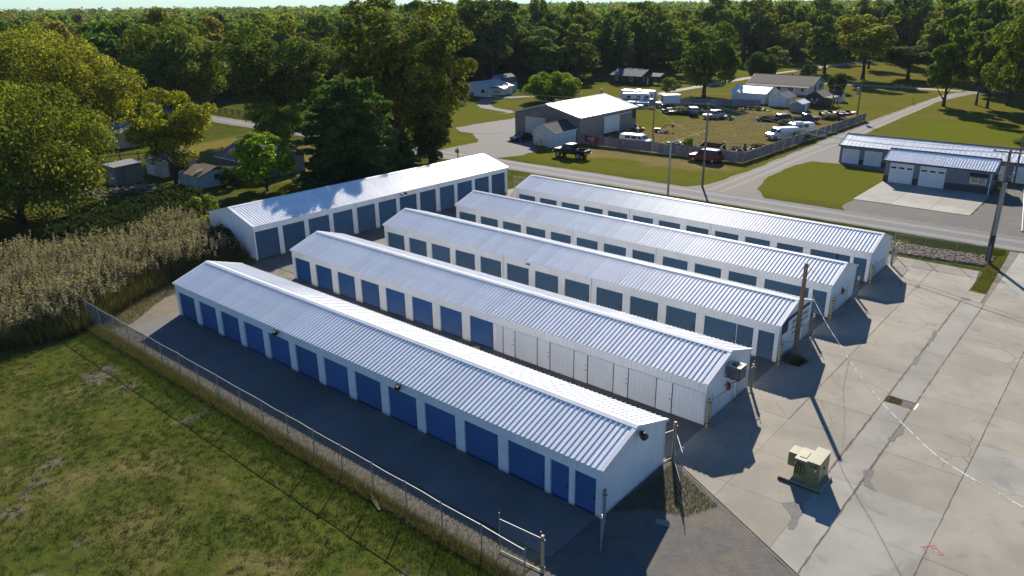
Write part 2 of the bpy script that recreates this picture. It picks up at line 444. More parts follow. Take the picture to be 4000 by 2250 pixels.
# ------------------------------------------------------------------ concrete slabs
def clip_poly(poly, a, b):
    """Keep the part of a convex polygon to the left of the line a to b."""
    out = []
    def side(p): return (b[0] - a[0]) * (p[1] - a[1]) - (b[1] - a[1]) * (p[0] - a[0])
    for i in range(len(poly)):
        p, q = poly[i], poly[(i + 1) % len(poly)]; sp, sq = side(p), side(q)
        if sp >= 0: out.append(p)
        if sp * sq < 0:
            t = sp / (sp - sq); out.append((p[0] + (q[0] - p[0]) * t, p[1] + (q[1] - p[1]) * t))
    return out
def slabs(parent, rects, mat, z=0.03, gap=0.03, cuts=(), tilt=0.004):
    for (x0, x1, y0, y1) in rects:
        poly = [(x0 + gap / 2, y0 + gap / 2), (x1 - gap / 2, y0 + gap / 2), (x1 - gap / 2, y1 - gap / 2), (x0 + gap / 2, y1 - gap / 2)]
        for a, b in cuts:
            if len(poly) > 2: poly = clip_poly(poly, a, b)
        if len(poly) < 3: continue
        cx = sum(p[0] for p in poly) / len(poly); cy = sum(p[1] for p in poly) / len(poly)
        mt = mat(x0, x1, y0, y1) if callable(mat) else mat
        o = MB().prism([(px - cx, py - cy) for px, py in poly], -0.026, 0.0).build('slab', mt, parent, (cx, cy, z + rnd.uniform(-1, 1) * tilt))
apron = sheet('concrete_apron', [(-16.6, 32.6), (-6.9, 27.4), (-6.9, 18), (30, 18), (30, 85.2), (-8.6, 85.2), (-8.1, 70.5), (-9.4, 71.0), (-9.6, 76.9), (-17.2, 76.9), (-17.2, 32.6)], 0.004, m_joint)
rects = []
ysA = [28.0, 32.4, 36.3, 40.6, 44.0, 47.3, 51.1, 55.7, 60.2, 64.0, 68.2, 72.6, 76.8]
for i in range(len(ysA) - 1):
    a, b = ysA[i], ysA[i + 1]
    rects += [(-16.6, -13.1, a, b)]
    rects += [(-13.1, -9.4, a, b)]
    if b <= 68.3 and not (a == 44.0): rects += [(-9.4, -7.8, a, b)]
    if b == 72.6: rects += [(-9.4, -8.1, 68.2, 70.6)]
rects += [(-9.4, -7.8, 44.0, 46.35)]
ysB = [18.0, 22.4, 27.2, 32.6, 36.5, 40.5, 44.5, 48.6, 52.6, 57.0, 61.0, 64.6, 67.5, 71.5, 75.5, 79.8, 85.2]
xsB = [-7.8, -3.9, 0.0, 3.9, 7.8, 12.0, 17.0, 23.0, 30.0]
for i in range(len(ysB) - 1):
    for j in range(len(xsB) - 1):
        rects.append((xsB[j], xsB[j + 1], ysB[i], ysB[i + 1]))
def apron_mat(x0, x1, y0, y1):
    if -9.5 < x0 < -5 and y1 <= 36.6 and y0 > 26: return m_conc2
    if x0 > -4 and x0 < -1 and 40 < y0 < 41: return m_conc2
    if x0 > -8 and y0 > 70: return m_conc2
    if x0 == -9.4 and x1 == -7.8: return m_conc3
    return m_conc
slabs(apron, rects, apron_mat, 0.034, 0.014, [((-16.6, 32.75), (-6.0, 27.1))])
m_patch = gravel_mat('asphalt_patch_mix', (0.205, 0.196, 0.182), (0.165, 0.158, 0.148), dirtf=0.3)
for i, (pl, z_) in enumerate((([(-10.29, 32.48), (-9.62, 33.16), (-9.2, 32.56), (-9.06, 30.82), (-9.27, 30.71), (-9.54, 31.75)], 0.0445), ([(-8.05, 37.97), (-7.62, 38.32), (-7.46, 37.08), (-6.92, 36.35), (-7.61, 36.51)], 0.0447), ([(-7.95, 41.9), (-7.72, 43.9), (-7.55, 44.3), (-7.45, 43.4), (-7.6, 41.8)], 0.0448), ([(-9.62, 60.1), (-9.36, 59.8), (-9.22, 58.2), (-9.25, 56.6), (-9.48, 57.6)], 0.0449), ([(-13.3, 69.3), (-12.98, 69.84), (-12.75, 69.0), (-13.1, 68.5)], 0.0445), ([(-9.65, 68.63), (-8.97, 68.95), (-8.8, 68.24), (-9.36, 68.05)], 0.0446), ([(-9.55, 54.5), (-9.2, 54.2), (-9.1, 52.9), (-9.4, 52.8)], 0.0447))):
    sheet('asphalt_patch', ragged(pl, 0.25, 0.07, seed=60 + i), z_, m_patch)
m_seam = M('crack_filler_dirt', (0.13, 0.112, 0.085), (0.085, 0.075, 0.058), 3.0, 0.95)
for i, (x_, a_, b_, w_) in enumerate(((-9.4, 36.3, 68.2, 0.045), (-7.8, 27.5, 68.0, 0.04), (-13.1, 40.6, 76.5, 0.018), (-3.9, 18.2, 60.0, 0.02))):
    L_ = ragged([(x_ - w_, a_), (x_ - w_, b_)], 0.35, w_ * 0.8, False, 80 + i); R_ = ragged([(x_ + w_, b_), (x_ + w_, a_)], 0.35, w_ * 0.8, False, 90 + i)
    sheet('pavement_seam', L_ + R_, 0.0432, m_seam)
drv = sheet('front_drive', [(-57.6, 22.0), (-16.7, 22.0), (-16.7, 25.8), (-57.6, 25.8)], 0.010, m_joint)
slabs(drv, [(-57.6 + 2.921 * i, -57.6 + 2.921 * (i + 1), 22.0, 25.82) for i in range(14)], m_drive, 0.036, 0.014)
BY = [25.83, 36.78, 47.43, 57.48, 67.63]; BW = 5.92
al = sheet('alley_paving', [(-64.4, 36.0), (-57.4, 31.9), (-16.6, 31.9), (-16.6, 77), (-64.4, 77)], 0.006, m_joint)
arects = []
for i in range(4):
    y0, y1 = BY[i] + BW, BY[i + 1]
    arects += [(-57.2 + 3.123 * k, -57.2 + 3.123 * (k + 1), y0, y1) for k in range(13)]
arects += [(-64.2, -60.8, 37.5 + 3.5 * k, 41.0 + 3.5 * k) for k in range(11)] + [(-60.8, -57.2, 37.5 + 3.5 * k, 41.0 + 3.5 * k) for k in range(11)]
slabs(al, arects, m_alley, 0.032, 0.025)
pad = sheet('garage_apron', [(-27.2, 97.0), (-14.4, 97.4), (-14.4, 109.7), (-27.2, 109.7)], 0.022, m_joint)
slabs(pad, [(-27.2 + 4.26 * i, -27.2 + 4.26 * (i + 1), a, b) for i in range(3) for a, b in ((97.2, 100.4), (100.4, 105.0), (105.0, 109.6))], m_conc2, 0.05, 0.03, [((-30, 94.0), (-26.1, 97.0))] if 0 else ())

# ------------------------------------------------------------------ storage buildings
PW = 0.922
def ribbed(mb, axis, t0, t1, other, z0, top, pitch, depth=0.022, w=0.05, sign=1):
    """Vertical ribbed sheeting between t0 and t1 along an axis ('x' or 'y')."""
    prof = [(t0, 0.0)]; n = max(1, int(round((t1 - t0) / pitch))); p = (t1 - t0) / n
    for i in range(n):
        c = t0 + p * (i + 0.5)
        prof += [(c - w, 0.0), (c - w * 0.5, depth), (c + w * 0.5, depth), (c + w, 0.0)]
    prof.append((t1, 0.0))
    for (a, da), (b, db) in zip(prof[:-1], prof[1:]):
        A = (a, other + da * sign) if axis == 'x' else (other + da * sign, a)
        B = (b, other + db * sign) if axis == 'x' else (other + db * sign, b)
        mb.quad((A[0], A[1], z0), (B[0], B[1], z0), (B[0], B[1], top(b)), (A[0], A[1], top(a)))
_panels = {}
def roof_panel(W, he, hr, pw=PW, ov=0.12, mat=None, ribs=3, key=None):
    k = (W, he, hr, round(pw, 4), key, ribs)
    if k in _panels: return _panels[k]
    mb = MB(); sl = (hr - he) / (W / 2 + ov); L = math.hypot(1, sl); nx = (0, -sl / L, 1 / L)
    prof = [(0.0, 0.0)]; p = pw / ribs
    for i in range(ribs):
        c = p * (i + 0.5)
        prof += [(c - 0.046, 0), (c - 0.022, 0.046), (c + 0.022, 0.046), (c + 0.046, 0)]
        for s in (0.30, 0.70):
            d = c + p * s
            if d + 0.02 < pw: prof += [(d - 0.018, 0), (d, 0.007), (d + 0.018, 0)]
    prof.append((pw, 0.0))
    prof = sorted(prof)
    for (a, da), (b, db) in zip(prof[:-1], prof[1:]):
        mb.quad((a, -ov + nx[1] * da, he + nx[2] * da), (b, -ov + nx[1] * db, he + nx[2] * db), (b, W / 2 + nx[1] * db, hr + nx[2] * db), (a, W / 2 + nx[1] * da, hr + nx[2] * da))
    _panels[k] = mb.mesh('roof_panel', mat or m_roof)
    return _panels[k]
def door_mesh(w, h, mat, pitch=0.105):
    mb = MB(); n = int(h / pitch); z = 0.06; dz = (h - 0.06) / n
    for i in range(n):
        a = z + i * dz
        mb.quad((0, 0.006, a), (w, 0.006, a), (w, -0.026, a + dz * 0.35), (0, -0.026, a + dz * 0.35))
        mb.quad((0, -0.026, a + dz * 0.35), (w, -0.026, a + dz * 0.35), (w, 0.006, a + dz), (0, 0.006, a + dz))
    mb.box(0, w, -0.03, 0.01, 0.0, 0.06)
    return mb.mesh('door', mat)
_latch = MB().box(-0.05, 0.05, -0.05, -0.02, 0.0, 0.14).box(-0.015, 0.10, -0.06, -0.045, 0.05, 0.08).mesh('latch', m_dark)
def storage(name, label, loc, rz, L, W, he, hr, doors, dh, dmat, group, downs=(), white=()):
    t = thing(name, label, 'building', loc, rz, group)
    # front: header, pillars between the openings, doors set back
    MB().box(0, L, 0.0, 0.10, dh, he).build('header', m_white, t)
    hb = MB(); ribbed(hb, 'x', 0.0, L, -0.004, dh + 0.03, lambda a: he - 0.02, 0.305, 0.02, 0.03, -1); hb.build('header_cladding', m_white, t)
    edges = [0.0]
    for a, b in doors: edges += [a, b]
    edges.append(L)
    for i in range(0, len(edges), 2):
        a, b = edges[i], edges[i + 1]
        if b - a > 0.02: MB().box(a, b, -0.03, 0.12, 0.0, dh).build('pillar', m_white, t)
    cache = {}
    for a, b in doors:
        k = round(b - a, 2)
        if k not in cache: cache[k] = door_mesh(b - a, dh, dmat)
        d = put('door', cache[k], t, (a, 0.085, 0.0))
        put('latch', _latch, d, (b - a - 0.14, 0.0, 0.85))
    MB().box(0.05, L - 0.05, 0.14, 0.20, 0.0, dh).build('back_of_doors', m_dark, t)
    # gable ends, back
    top = lambda y: he + (hr - he) * (1 - abs(y - W / 2) / (W / 2)) - 0.02
    for x, s in ((0.0, -1), (L, 1)):
        mb = MB()
        for y0, y1 in ((0.0, W / 2), (W / 2, W)): ribbed(mb, 'y', y0, y1, x, 0.0, top, 0.305, 0.022, 0.04, s)
        mb.build('end_wall', m_white, t)
        MB().box(min(x, x + s * 0.035), max(x, x + s * 0.035), -0.034, 0.07, 0.0, he - 0.03).build('corner_trim', m_trim, t)
        MB().box(min(x, x + s * 0.035), max(x, x + s * 0.035), W - 0.07, W + 0.034, 0.0, he - 0.03).build('corner_trim', m_trim, t)
    mb = MB(); ribbed(mb, 'x', 0, L, W, 0.0, lambda a: he - 0.02, 0.61, 0.022, 0.05, 1); mb.build('back_wall', m_white, t)
    # roof
    n = int(round((L + 0.2) / PW)); pw = (L + 0.2) / n; me = roof_panel(W, he, hr, pw)
    for i in range(n):
        put('roof_panel', me, t, (-0.1 + i * pw, 0, rnd.uniform(0, 0.004)))
        put('roof_panel', me, t, (-0.1 + (i + 1) * pw, W, rnd.uniform(0, 0.004)), math.pi)
    sl = (hr - he) / (W / 2 + 0.12); c = W / 2; fy = 0.24; lift = 0.052
    mb = MB()
    for s in (-1, 1):
        mb.hexa([(-0.13, c, hr + lift), (L + 0.13, c, hr + lift), (L + 0.13, c + s * fy, hr + lift - fy * sl), (-0.13, c + s * fy, hr + lift - fy * sl),
                 (-0.13, c, hr + lift + 0.008), (L + 0.13, c, hr + lift + 0.008), (L + 0.13, c + s * fy, hr + lift + 0.008 - fy * sl), (-0.13, c + s * fy, hr + lift + 0.008 - fy * sl)])
    mb.build('ridge_cap', m_trim, t)
    for x0, x1 in ((-0.14, 0.02), (L - 0.02, L + 0.14)):
        for s in (-1, 1):
            ye = c + s * (W / 2 + 0.13); ze = he - 0.13 * 0
            MB().hexa([(x0, c, hr - 0.09), (x1, c, hr - 0.09), (x1, ye, he - 0.10), (x0, ye, he - 0.10), (x0, c, hr + 0.046), (x1, c, hr + 0.046), (x1, ye, he + 0.042), (x0, ye, he + 0.042)]).build('rake_trim', m_trim, t)
    MB().box(-0.1, L + 0.1, -0.115, -0.095, he - 0.06, he + 0.0).build('eave_trim', m_trim, t)
    for x in downs:
        MB().box(x - 0.045, x + 0.045, -0.13, -0.035, 0.05, he - 0.05).build('downspout', m_trim, t)
    return t
def std_doors():
    d = [(0.38 + 3.13 * i, 0.38 + 3.13 * i + 2.46) for i in range(12)]
    return d + [(37.61, 38.77), (39.10, 40.36)]
HE, HR = 2.75, 3.775
XL = [-57.21, -57.23, -56.96, -56.72, -56.70]
GRP = 'rows of storage buildings'
b1 = storage('storage_building', 'nearest long white storage building, deep blue doors facing the wire fence and grass', (XL[0], BY[0], 0), 0, 40.66, BW, HE, HR, std_doors(), 2.10, m_blue, GRP)
d2 = [(0.30 + 3.08 * i, 0.30 + 3.08 * i + 2.28) for i in range(8)]
wd = [(25.13 + 3.06 * i, 26.15 + 3.06 * i) for i in range(5)]
b2 = storage('storage_building', 'second storage building, half blue doors, half white wall, air conditioner on its end', (XL[1], BY[1], 0), 0, 40.53, BW, HE, HR, d2, 2.12, m_blue, GRP)
b3 = storage('storage_building', 'third storage building, the one with the lettered sign on its end wall', (XL[2], BY[2], 0), 0, 40.25, BW, HE, HR, [(a, b) for a, b in std_doors()][:12] + [(37.3, 38.5), (38.85, 40.0)], 2.08, m_blue2, GRP, downs=(15.6, 24.9))
b4 = storage('storage_building', 'fourth storage building, between the sign building and the one beside the road', (XL[3], BY[3], 0), 0, 40.05, BW, HE, HR, [(a, b) for a, b in std_doors()][:12] + [(37.2, 38.4), (38.7, 39.8)], 2.08, m_blue2, GRP, downs=(15.5, 24.7))
b5 = storage('storage_building', 'fifth storage building, farthest row, its back to the road', (XL[4], BY[4], 0), 0, 39.95, BW, HE, HR, [(a, b) for a, b in std_doors()][:12] + [(37.1, 38.3), (38.6, 39.7)], 2.08, m_blue2, GRP, downs=(15.6, 24.9))
b6 = storage('storage_building', 'taller storage building set crosswise at the far end, tree shade on its roof', (-64.54, 37.54, 0), R(87.9), 36.0, 8.6, 3.42, 4.62, [(0.10 + 3.0 * i, 0.10 + 3.0 * i + 2.52) for i in range(12)], 2.85, m_blue2, GRP, downs=(12.05, 24.1))
# the white walled half of the second building: panels between steel personnel doors
m_office = M('white_wall_sheet', (0.70, 0.73, 0.76), (0.64, 0.67, 0.70), 0.5, 0.5)
m_wdoor = M('white_steel_door', (0.76, 0.77, 0.80), (0.70, 0.71, 0.74), 0.8, 0.4)
x = 24.45
for a, b in wd:
    mb = MB(); mb.box(x, a - 0.06, -0.055, -0.034, 0.10, 2.10); ribbed(mb, 'x', x, a - 0.06, -0.056, 0.10, lambda q: 2.10, 0.31, 0.012, 0.012, -1); mb.build('wall_panel', m_office, b2)
    d = MB().box(a, b, -0.07, -0.036, 0.06, 2.06).build('personnel_door', m_wdoor, b2)
    mb = MB(); mb.tube([(b - 0.10, -0.071, 1.02), (b - 0.10, -0.12, 1.02)], 0.035, 8); mb.tube([(b - 0.10, -0.071, 1.35), (b - 0.10, -0.10, 1.35)], 0.03, 8); mb.build('door_knob', m_dark, d)
    for fx in (a - 0.055, b + 0.015): MB().box(fx, fx + 0.04, -0.08, -0.034, 0.02, 2.10).build('door_jamb', m_dark, b2)
    x = b + 0.06
mb = MB(); mb.box(x, 40.5, -0.055, -0.034, 0.10, 2.10); ribbed(mb, 'x', x, 40.5, -0.056, 0.10, lambda q: 2.10, 0.31, 0.012, 0.012, -1); mb.build('wall_panel', m_office, b2)

# ------------------------------------------------------------------ fittings on the storage buildings
def wall_lamp(x, y, z, label, face='front'):
    t = thing('wall_lamp', label, 'lamp', (x, y, z), 0 if face == 'front' else R(90)); t.scale = (0.8, 0.8, 0.8)
    MB().box(-0.11, 0.11, -0.02, 0.02, -0.02, 0.20).build('bracket', m_trim, t)
    MB().hexa([(-0.17, -0.30, -0.30), (0.17, -0.30, -0.30), (0.17, -0.02, -0.24), (-0.17, -0.02, -0.24), (-0.19, -0.32, 0.02), (0.19, -0.32, 0.02), (0.19, -0.02, 0.10), (-0.19, -0.02, 0.10)]).build('housing', m_dark, t)
    MB().hexa([(-0.2, -0.34, 0.025), (0.2, -0.34, 0.025), (0.2, -0.02, 0.105), (-0.2, -0.02, 0.105), (-0.2, -0.34, 0.06), (0.2, -0.34, 0.06), (0.2, -0.02, 0.14), (-0.2, -0.02, 0.14)]).build('hood', m_tan, t)
    return t
wall_lamp(-43.0, 25.70, 2.56, 'box wall lamp over the fifth blue door of the nearest building')
wall_lamp(-30.6, 25.70, 2.56, 'box wall lamp over the ninth blue door of the nearest building')
t = thing('flood_lamp', 'black floodlight under the roof peak on the nearest gable end', 'lamp', (-16.50, 29.05, 3.30))
MB().box(0.0, 0.05, -0.1, 0.1, -0.12, 0.12).build('bracket', m_trim, t)
MB().tube([(0.05, 0, 0.0), (0.14, -0.02, 0.0), (0.30, -0.10, -0.06), (0.42, -0.16, -0.10)], [0.09, 0.17, 0.21, 0.20], 12).build('housing', m_dark, t, smooth=True)
t = thing('flood_lamp', 'twin floodlights under the eave of the crosswise storage building', 'lamp', (-63.86, 56.1, 3.22))
MB().box(-0.03, 0.05, -0.12, 0.12, -0.05, 0.05).build('bracket', m_trim, t)
for s in (-1, 1):
    MB().tube([(0.04, s * 0.12, 0), (0.22, s * 0.30, 0.0), (0.34, s * 0.40, -0.05)], [0.06, 0.15, 0.17], 10).build('lamp_head', m_dark if s > 0 else m_galv, t)
t = thing('wall_lamp', 'small double lamp on the header of the sign building', 'lamp', (-38.5, 47.42, 2.52))
MB().box(-0.08, 0.08, -0.06, 0.0, -0.06, 0.06).build('bracket', m_galv, t)
for s in (-1, 1): MB().tube([(s * 0.06, -0.05, 0.02), (s * 0.16, -0.16, -0.03)], [0.05, 0.08], 8).build('lamp_head', m_galv, t)
t = thing('air_conditioner', 'square condenser unit on a bracket high on the second gable end', 'air conditioner', (-16.66, 39.5, 2.33))
mb = MB(); mb.box(0.10, 0.90, -0.42, 0.42, 0.0, 0.72); cc = mb.build('casing', M('condenser_grey', (0.10, 0.105, 0.11), (0.06, 0.062, 0.066), 3.0, 0.6), t)
mb = MB()
for i in range(9): mb.box(0.92, 0.945, -0.40 + i * 0.096, -0.365 + i * 0.096, 0.03, 0.70)
for i in range(9): mb.box(0.13 + i * 0.084, 0.16 + i * 0.084, -0.445, -0.42, 0.03, 0.70)
mb.build('louvre', m_galv, t)
mb = MB(); N = 20; rI = 0.30
for i in range(N):
    a0, a1 = 2 * math.pi * i / N, 2 * math.pi * (i + 1) / N
    def sq(a):
        s = 0.44 / max(abs(math.cos(a)), abs(math.sin(a))); return (0.5 + s * math.cos(a), s * math.sin(a))
    p0, p1 = sq(a0), sq(a1)
    mb.quad((p0[0], p0[1], 0.75), (p1[0], p1[1], 0.75), (0.5 + rI * math.cos(a1), rI * math.sin(a1), 0.76), (0.5 + rI * math.cos(a0), rI * math.sin(a0), 0.76))
mb.box(0.06, 0.94, -0.44, 0.44, 0.722, 0.746)
mb.build('top_plate', M('sun_faded_beige', (0.55, 0.48, 0.40), (0.48, 0.42, 0.35), 3.0, 0.6), t)
MB().tube([(0.5, 0, 0.747), (0.5, 0, 0.752)], 0.29, 20).build('fan_opening', m_rust, t)
MB().tube([(0.5, 0, 0.75), (0.5, 0, 0.80)], 0.09, 10).build('fan_hub', m_galv, t)
mb = MB(); mb.bar((0.0, -0.40, -0.03), (0.95, -0.40, -0.03), 0.05); mb.bar((0.0, 0.40, -0.03), (0.95, 0.40, -0.03), 0.05); mb.bar((0.9, -0.42, -0.03), (0.9, 0.42, -0.03), 0.05)
for s in (-0.4, 0.4): mb.bar((0.02, s, -0.62), (0.85, s, -0.05), 0.045)
mb.build('bracket', m_rust, t)
MB().tube([(0.3, 0.43, 0.2), (0.3, 0.62, 0.15), (0.15, 0.66, 0.0), (0.04, 0.66, -0.2)], 0.025, 6).build('refrigerant_line', m_dark, t)
m_red = M('red_paint', (0.42, 0.02, 0.025), (0.32, 0.015, 0.02), 3.0, 0.4)
def extinguisher(y, label):
    t = thing('fire_extinguisher', label, 'fire extinguisher', (-16.60 if y < 50 else -16.58, y, 1.25))
    MB().box(0.0, 0.03, -0.09, 0.09, -0.05, 0.55).build('bracket', m_dark, t)
    MB().tube([(0.10, 0, -0.02), (0.10, 0, 0.03), (0.10, 0, 0.36), (0.10, 0, 0.44)], [0.05, 0.085, 0.085, 0.03], 10).build('cylinder', m_red, t)
    MB().tube([(0.10, 0, 0.44), (0.10, 0.02, 0.50), (0.16, 0.08, 0.48), (0.17, 0.10, 0.20)], 0.016, 5).build('hose', m_dark, t)
extinguisher(39.55, 'red fire extinguisher below the air conditioner on the second gable')
extinguisher(60.1, 'red fire extinguisher on the gable end of the fourth building')

def text_mesh(body, size, mat, ext=0.004, sx=1.0):
    cu = bpy.data.curves.new('lettering', 'FONT'); cu.body = body; cu.size = size; cu.extrude = ext; cu.align_x = 'LEFT'
    tmp = bpy.data.objects.new('lettering_tmp', cu); COL.objects.link(tmp)
    dg = bpy.context.evaluated_depsgraph_get(); me = bpy.data.meshes.new_from_object(tmp.evaluated_get(dg))
    bpy.data.objects.remove(tmp, do_unlink=True); bpy.data.curves.remove(cu)
    me.materials.clear(); me.materials.append(mat)
    for v in me.vertices: v.co.x *= sx
    return me
# lettered sign on the third gable: text lies in the wall plane, read from the apron side
t = thing('wall_sign', 'white lettered wall sign with a dark blue band on the third gable end', 'sign', (-16.655, 47.43, 0))
m_navy = M('navy_sign_paint', (0.015, 0.03, 0.10), (0.012, 0.024, 0.08), 2.0, 0.5)
m_signw = M('sign_white', (0.80, 0.80, 0.81), (0.75, 0.75, 0.76), 1.0, 0.45)
MB().box(0.0, 0.03, 0.55, 5.40, 1.22, 2.62).build('board', m_signw, t)
MB().box(0.0, 0.035, 0.55, 5.40, 2.63, 2.83).build('band', m_navy, t)
MB().box(0.0, 0.035, 0.50, 1.38, 1.90, 2.70).build('side_board', m_navy, t)
def wall_text(body, y, z, size, width, mat, parent):
    me = text_mesh(body, size, mat)
    w = max(v.co.x for v in me.vertices)
    for v in me.vertices: v.co.x *= width / w
    o = put('lettering', me, parent, (0.036, y, z)); o.rotation_euler = (R(90), 0, R(90)); return o
wall_text('KMAN SELF STORAGE', 2.15, 2.08, 0.52, 3.1, m_navy, t)
wall_text('KMANSELFSTORAGE.COM', 2.15, 1.70, 0.32, 3.1, m_navy, t)
wall_text('18-634-6261', 2.15, 1.28, 0.38, 2.2, m_navy, t)
# ------------------------------------------------------------------ wire fences and gates
def chain_mesh(L, z0, z1, pitch=0.085, r=0.0028):
    """Woven wire between posts: two families of thin slanted wires."""
    mb = MB(); H = z1 - z0; n = int((L + H) / pitch)
    for s in (1, -1):
        for i in range(n):
            a = -H + i * pitch
            x0, zz0 = max(0.0, a), z0 + max(0.0, -a)
            x1 = min(L, a + H); zz1 = z0 + (x1 - a)
            if x1 - x0 < 0.03: continue
            if s < 0: x0, x1 = L - x0, L - x1
            d = r
            b = len(mb.v)
            mb.v += [(x0 - d, 0, zz0), (x0 + d, -d, zz0), (x0 + d, d, zz0), (x1 - d, 0, zz1), (x1 + d, -d, zz1), (x1 + d, d, zz1)]
            mb.f += [(b, b + 1, b + 4, b + 3), (b + 1, b + 2, b + 5, b + 4), (b + 2, b, b + 3, b + 5)]
    return mb
m_mesh = M('woven_wire', (0.30, 0.31, 0.31), (0.24, 0.25, 0.25), 2.0, 0.5, 0.5)
def wire_fence(name, label, p0, p1, n, h, rail=True, skip=(), arm=False, group=None):
    p0 = Vector(p0); p1 = Vector(p1); L = (p1 - p0).length; a = math.atan2((p1 - p0).y, (p1 - p0).x)
    t = thing(name, label, 'fence', (p0.x, p0.y, 0), a, group)
    post = MB().tube([(0, 0, -0.05), (0, 0, h + 0.05)], 0.032, 8).tube([(0, 0, h + 0.05), (0, 0, h + 0.09)], [0.045, 0.01], 8)
    if arm: post.tube([(0, 0, h), (0.0, -0.10, h + 0.30)], 0.016, 5)
    me = post.mesh('post', m_galv)
    for i in range(n + 1):
        if i in skip: continue
        o = put('post', me, t, (L * i / n, 0, 0)); o.rotation_euler = (R(rnd.uniform(-1.2, 1.2)), R(rnd.uniform(-1, 1)), 0)
    if rail:
        MB().tube([(L * i / (2 * n), 0.02 * math.sin(i * 1.7), h - 0.02 + 0.012 * math.sin(i * 2.3)) for i in range(2 * n + 1)], 0.024, 6).build('top_rail', m_galv, t)
    chain_mesh(L, 0.03, h - 0.04).build('wire_mesh', m_mesh, t)
    return t
wire_fence('chain_link_fence', 'long wire mesh fence between the front grass and the concrete drive', (-61.6, 20.5), (-16.55, 20.05), 18, 1.85)
wire_fence('chain_link_fence', 'wire mesh fence along the rock bank at the end of the paved yard', (-17.3, 77.4), (-9.4, 78.0), 3, 2.05, arm=True)
wire_fence('chain_link_fence', 'short wire mesh fence between the crosswise and farthest storage buildings', (-63.4, 75.2), (-56.8, 76.0), 3, 1.9)
def leaf_gate(name, label, p0, ang, w, h, post=None, lift=0.08, top=0.35, group='yard gates'):
    t = thing(name, label, 'gate', (p0[0], p0[1], 0), R(ang), group)
    mb = MB(); z0, z1 = lift, lift + h
    mb.build if 0 else None
    MB().tube([(0, 0, z0 - 0.02), (0, 0, z1 + top)], 0.022, 6).build('stile', m_galv, t)
    MB().tube([(w, 0, z0 - 0.05), (w, 0, z1 + top)], 0.022, 6).build('stile', m_galv, t)
    MB().tube([(0.02, 0, z1), (w - 0.02, 0, z1)], 0.022, 6).build('top_rail', m_galv, t)
    MB().tube([(0.02, 0, z0), (w - 0.02, 0, z0)], 0.022, 6).build('bottom_rail', m_galv, t)
    o = chain_mesh(w - 0.06, z0 + 0.02, z1 - 0.02, 0.10).build('wire_mesh', m_mesh, t); o.location = (0.03, 0, 0)
    return t
def gate_post(x, y, h, mat, label, cap=None):
    t = thing('gate_post', label, 'post', (x, y, 0), 0, 'painted pipe gate posts')
    MB().tube([(0, 0, -0.05), (0, 0, h)], 0.085, 12, caps=False).build('pipe', mat, t)
    MB().tube([(0, 0, h - 0.02), (0, 0, h - 0.01)], 0.08, 12).build('pipe_end', cap or m_dark, t)
    for z in (0.3, h - 0.25): MB().tube([(0, 0, z), (0, 0, z + 0.06)], 0.098, 12).bar((0.08, 0, z + 0.03), (0.16, 0, z + 0.03), 0.04).build('hinge', m_dark, t)
    return t
gate_post(-16.42, 21.11, 2.0, m_tan, 'tan pipe post at the near gate beside the front fence')
gate_post(-16.25, 25.66, 1.85, m_tan, 'tan pipe post at the near corner of the nearest building')
gate_post(-16.38, 32.60, 2.3, m_brownpole, 'brown pipe post with an orange cap behind the nearest building', M('orange_cap', (0.65, 0.22, 0.03), (0.5, 0.17, 0.03), 3.0, 0.6))
gate_post(-16.42, 36.66, 1.92, m_yellow, 'yellow pipe post at the front corner of the air conditioner gable')
gate_post(-16.36, 42.66, 1.85, m_yellow, 'yellow pipe post at the back corner of the air conditioner gable')
gate_post(-16.38, 47.12, 1.83, m_yellow, 'yellow pipe post at the front corner of the sign gable')
gate_post(-16.42, 53.40, 1.75, m_yellow, 'yellow pipe post at the back corner of the sign gable')
gate_post(-16.39, 57.36, 1.80, m_yellow, 'yellow pipe post at the front corner of the fourth gable')
gate_post(-16.42, 63.62, 1.75, m_yellow, 'yellow pipe post at the back corner of the fourth gable')
gate_post(-16.43, 67.50, 1.75, m_yellow, 'yellow pipe post at the front corner of the farthest gable')
gate_post(-16.40, 73.70, 1.75, m_tan, 'tan pipe post at the back corner of the farthest gable')
leaf_gate('yard_gate', 'closed wire gate leaf at the near end of the front fence', (-18.75, 20.95), 4, 2.25, 1.72)
leaf_gate('yard_gate', 'open wire gate leaf at the near corner of the nearest building', (-16.10, 25.50), -62, 2.0, 1.7)
leaf_gate('yard_gate', 'open wire gate leaf behind the nearest building', (-16.25, 32.45), -52, 2.15, 1.75)
leaf_gate('yard_gate', 'narrow barred gate between the nearest gable and the orange capped post', (-16.60, 31.90), 70, 0.62, 1.75)
leaf_gate('yard_gate', 'folded gate leaf on the front half of the air conditioner gable', (-16.32, 36.85), 84, 2.3, 1.75)
leaf_gate('yard_gate', 'folded gate leaf on the back half of the air conditioner gable', (-16.24, 42.45), -92, 2.2, 1.75)
leaf_gate('yard_gate', 'gate leaf swung out in front of the sign wall', (-16.28, 47.30), 54, 2.2, 1.6)
leaf_gate('yard_gate', 'folded gate leaf on the back half of the sign wall', (-16.28, 53.2), -88, 2.5, 1.65)
leaf_gate('yard_gate', 'gate leaf on the front half of the fourth gable', (-16.30, 57.55), 86, 2.3, 1.7)
leaf_gate('yard_gate', 'gate leaf on the back half of the fourth gable', (-16.28, 63.45), -84, 2.3, 1.65)
leaf_gate('yard_gate', 'gate leaf on the front half of the farthest gable', (-16.32, 67.70), 86, 2.3, 1.7)
leaf_gate('yard_gate', 'gate leaf behind the farthest gable corner', (-16.38, 73.9), 95, 2.3, 1.7)

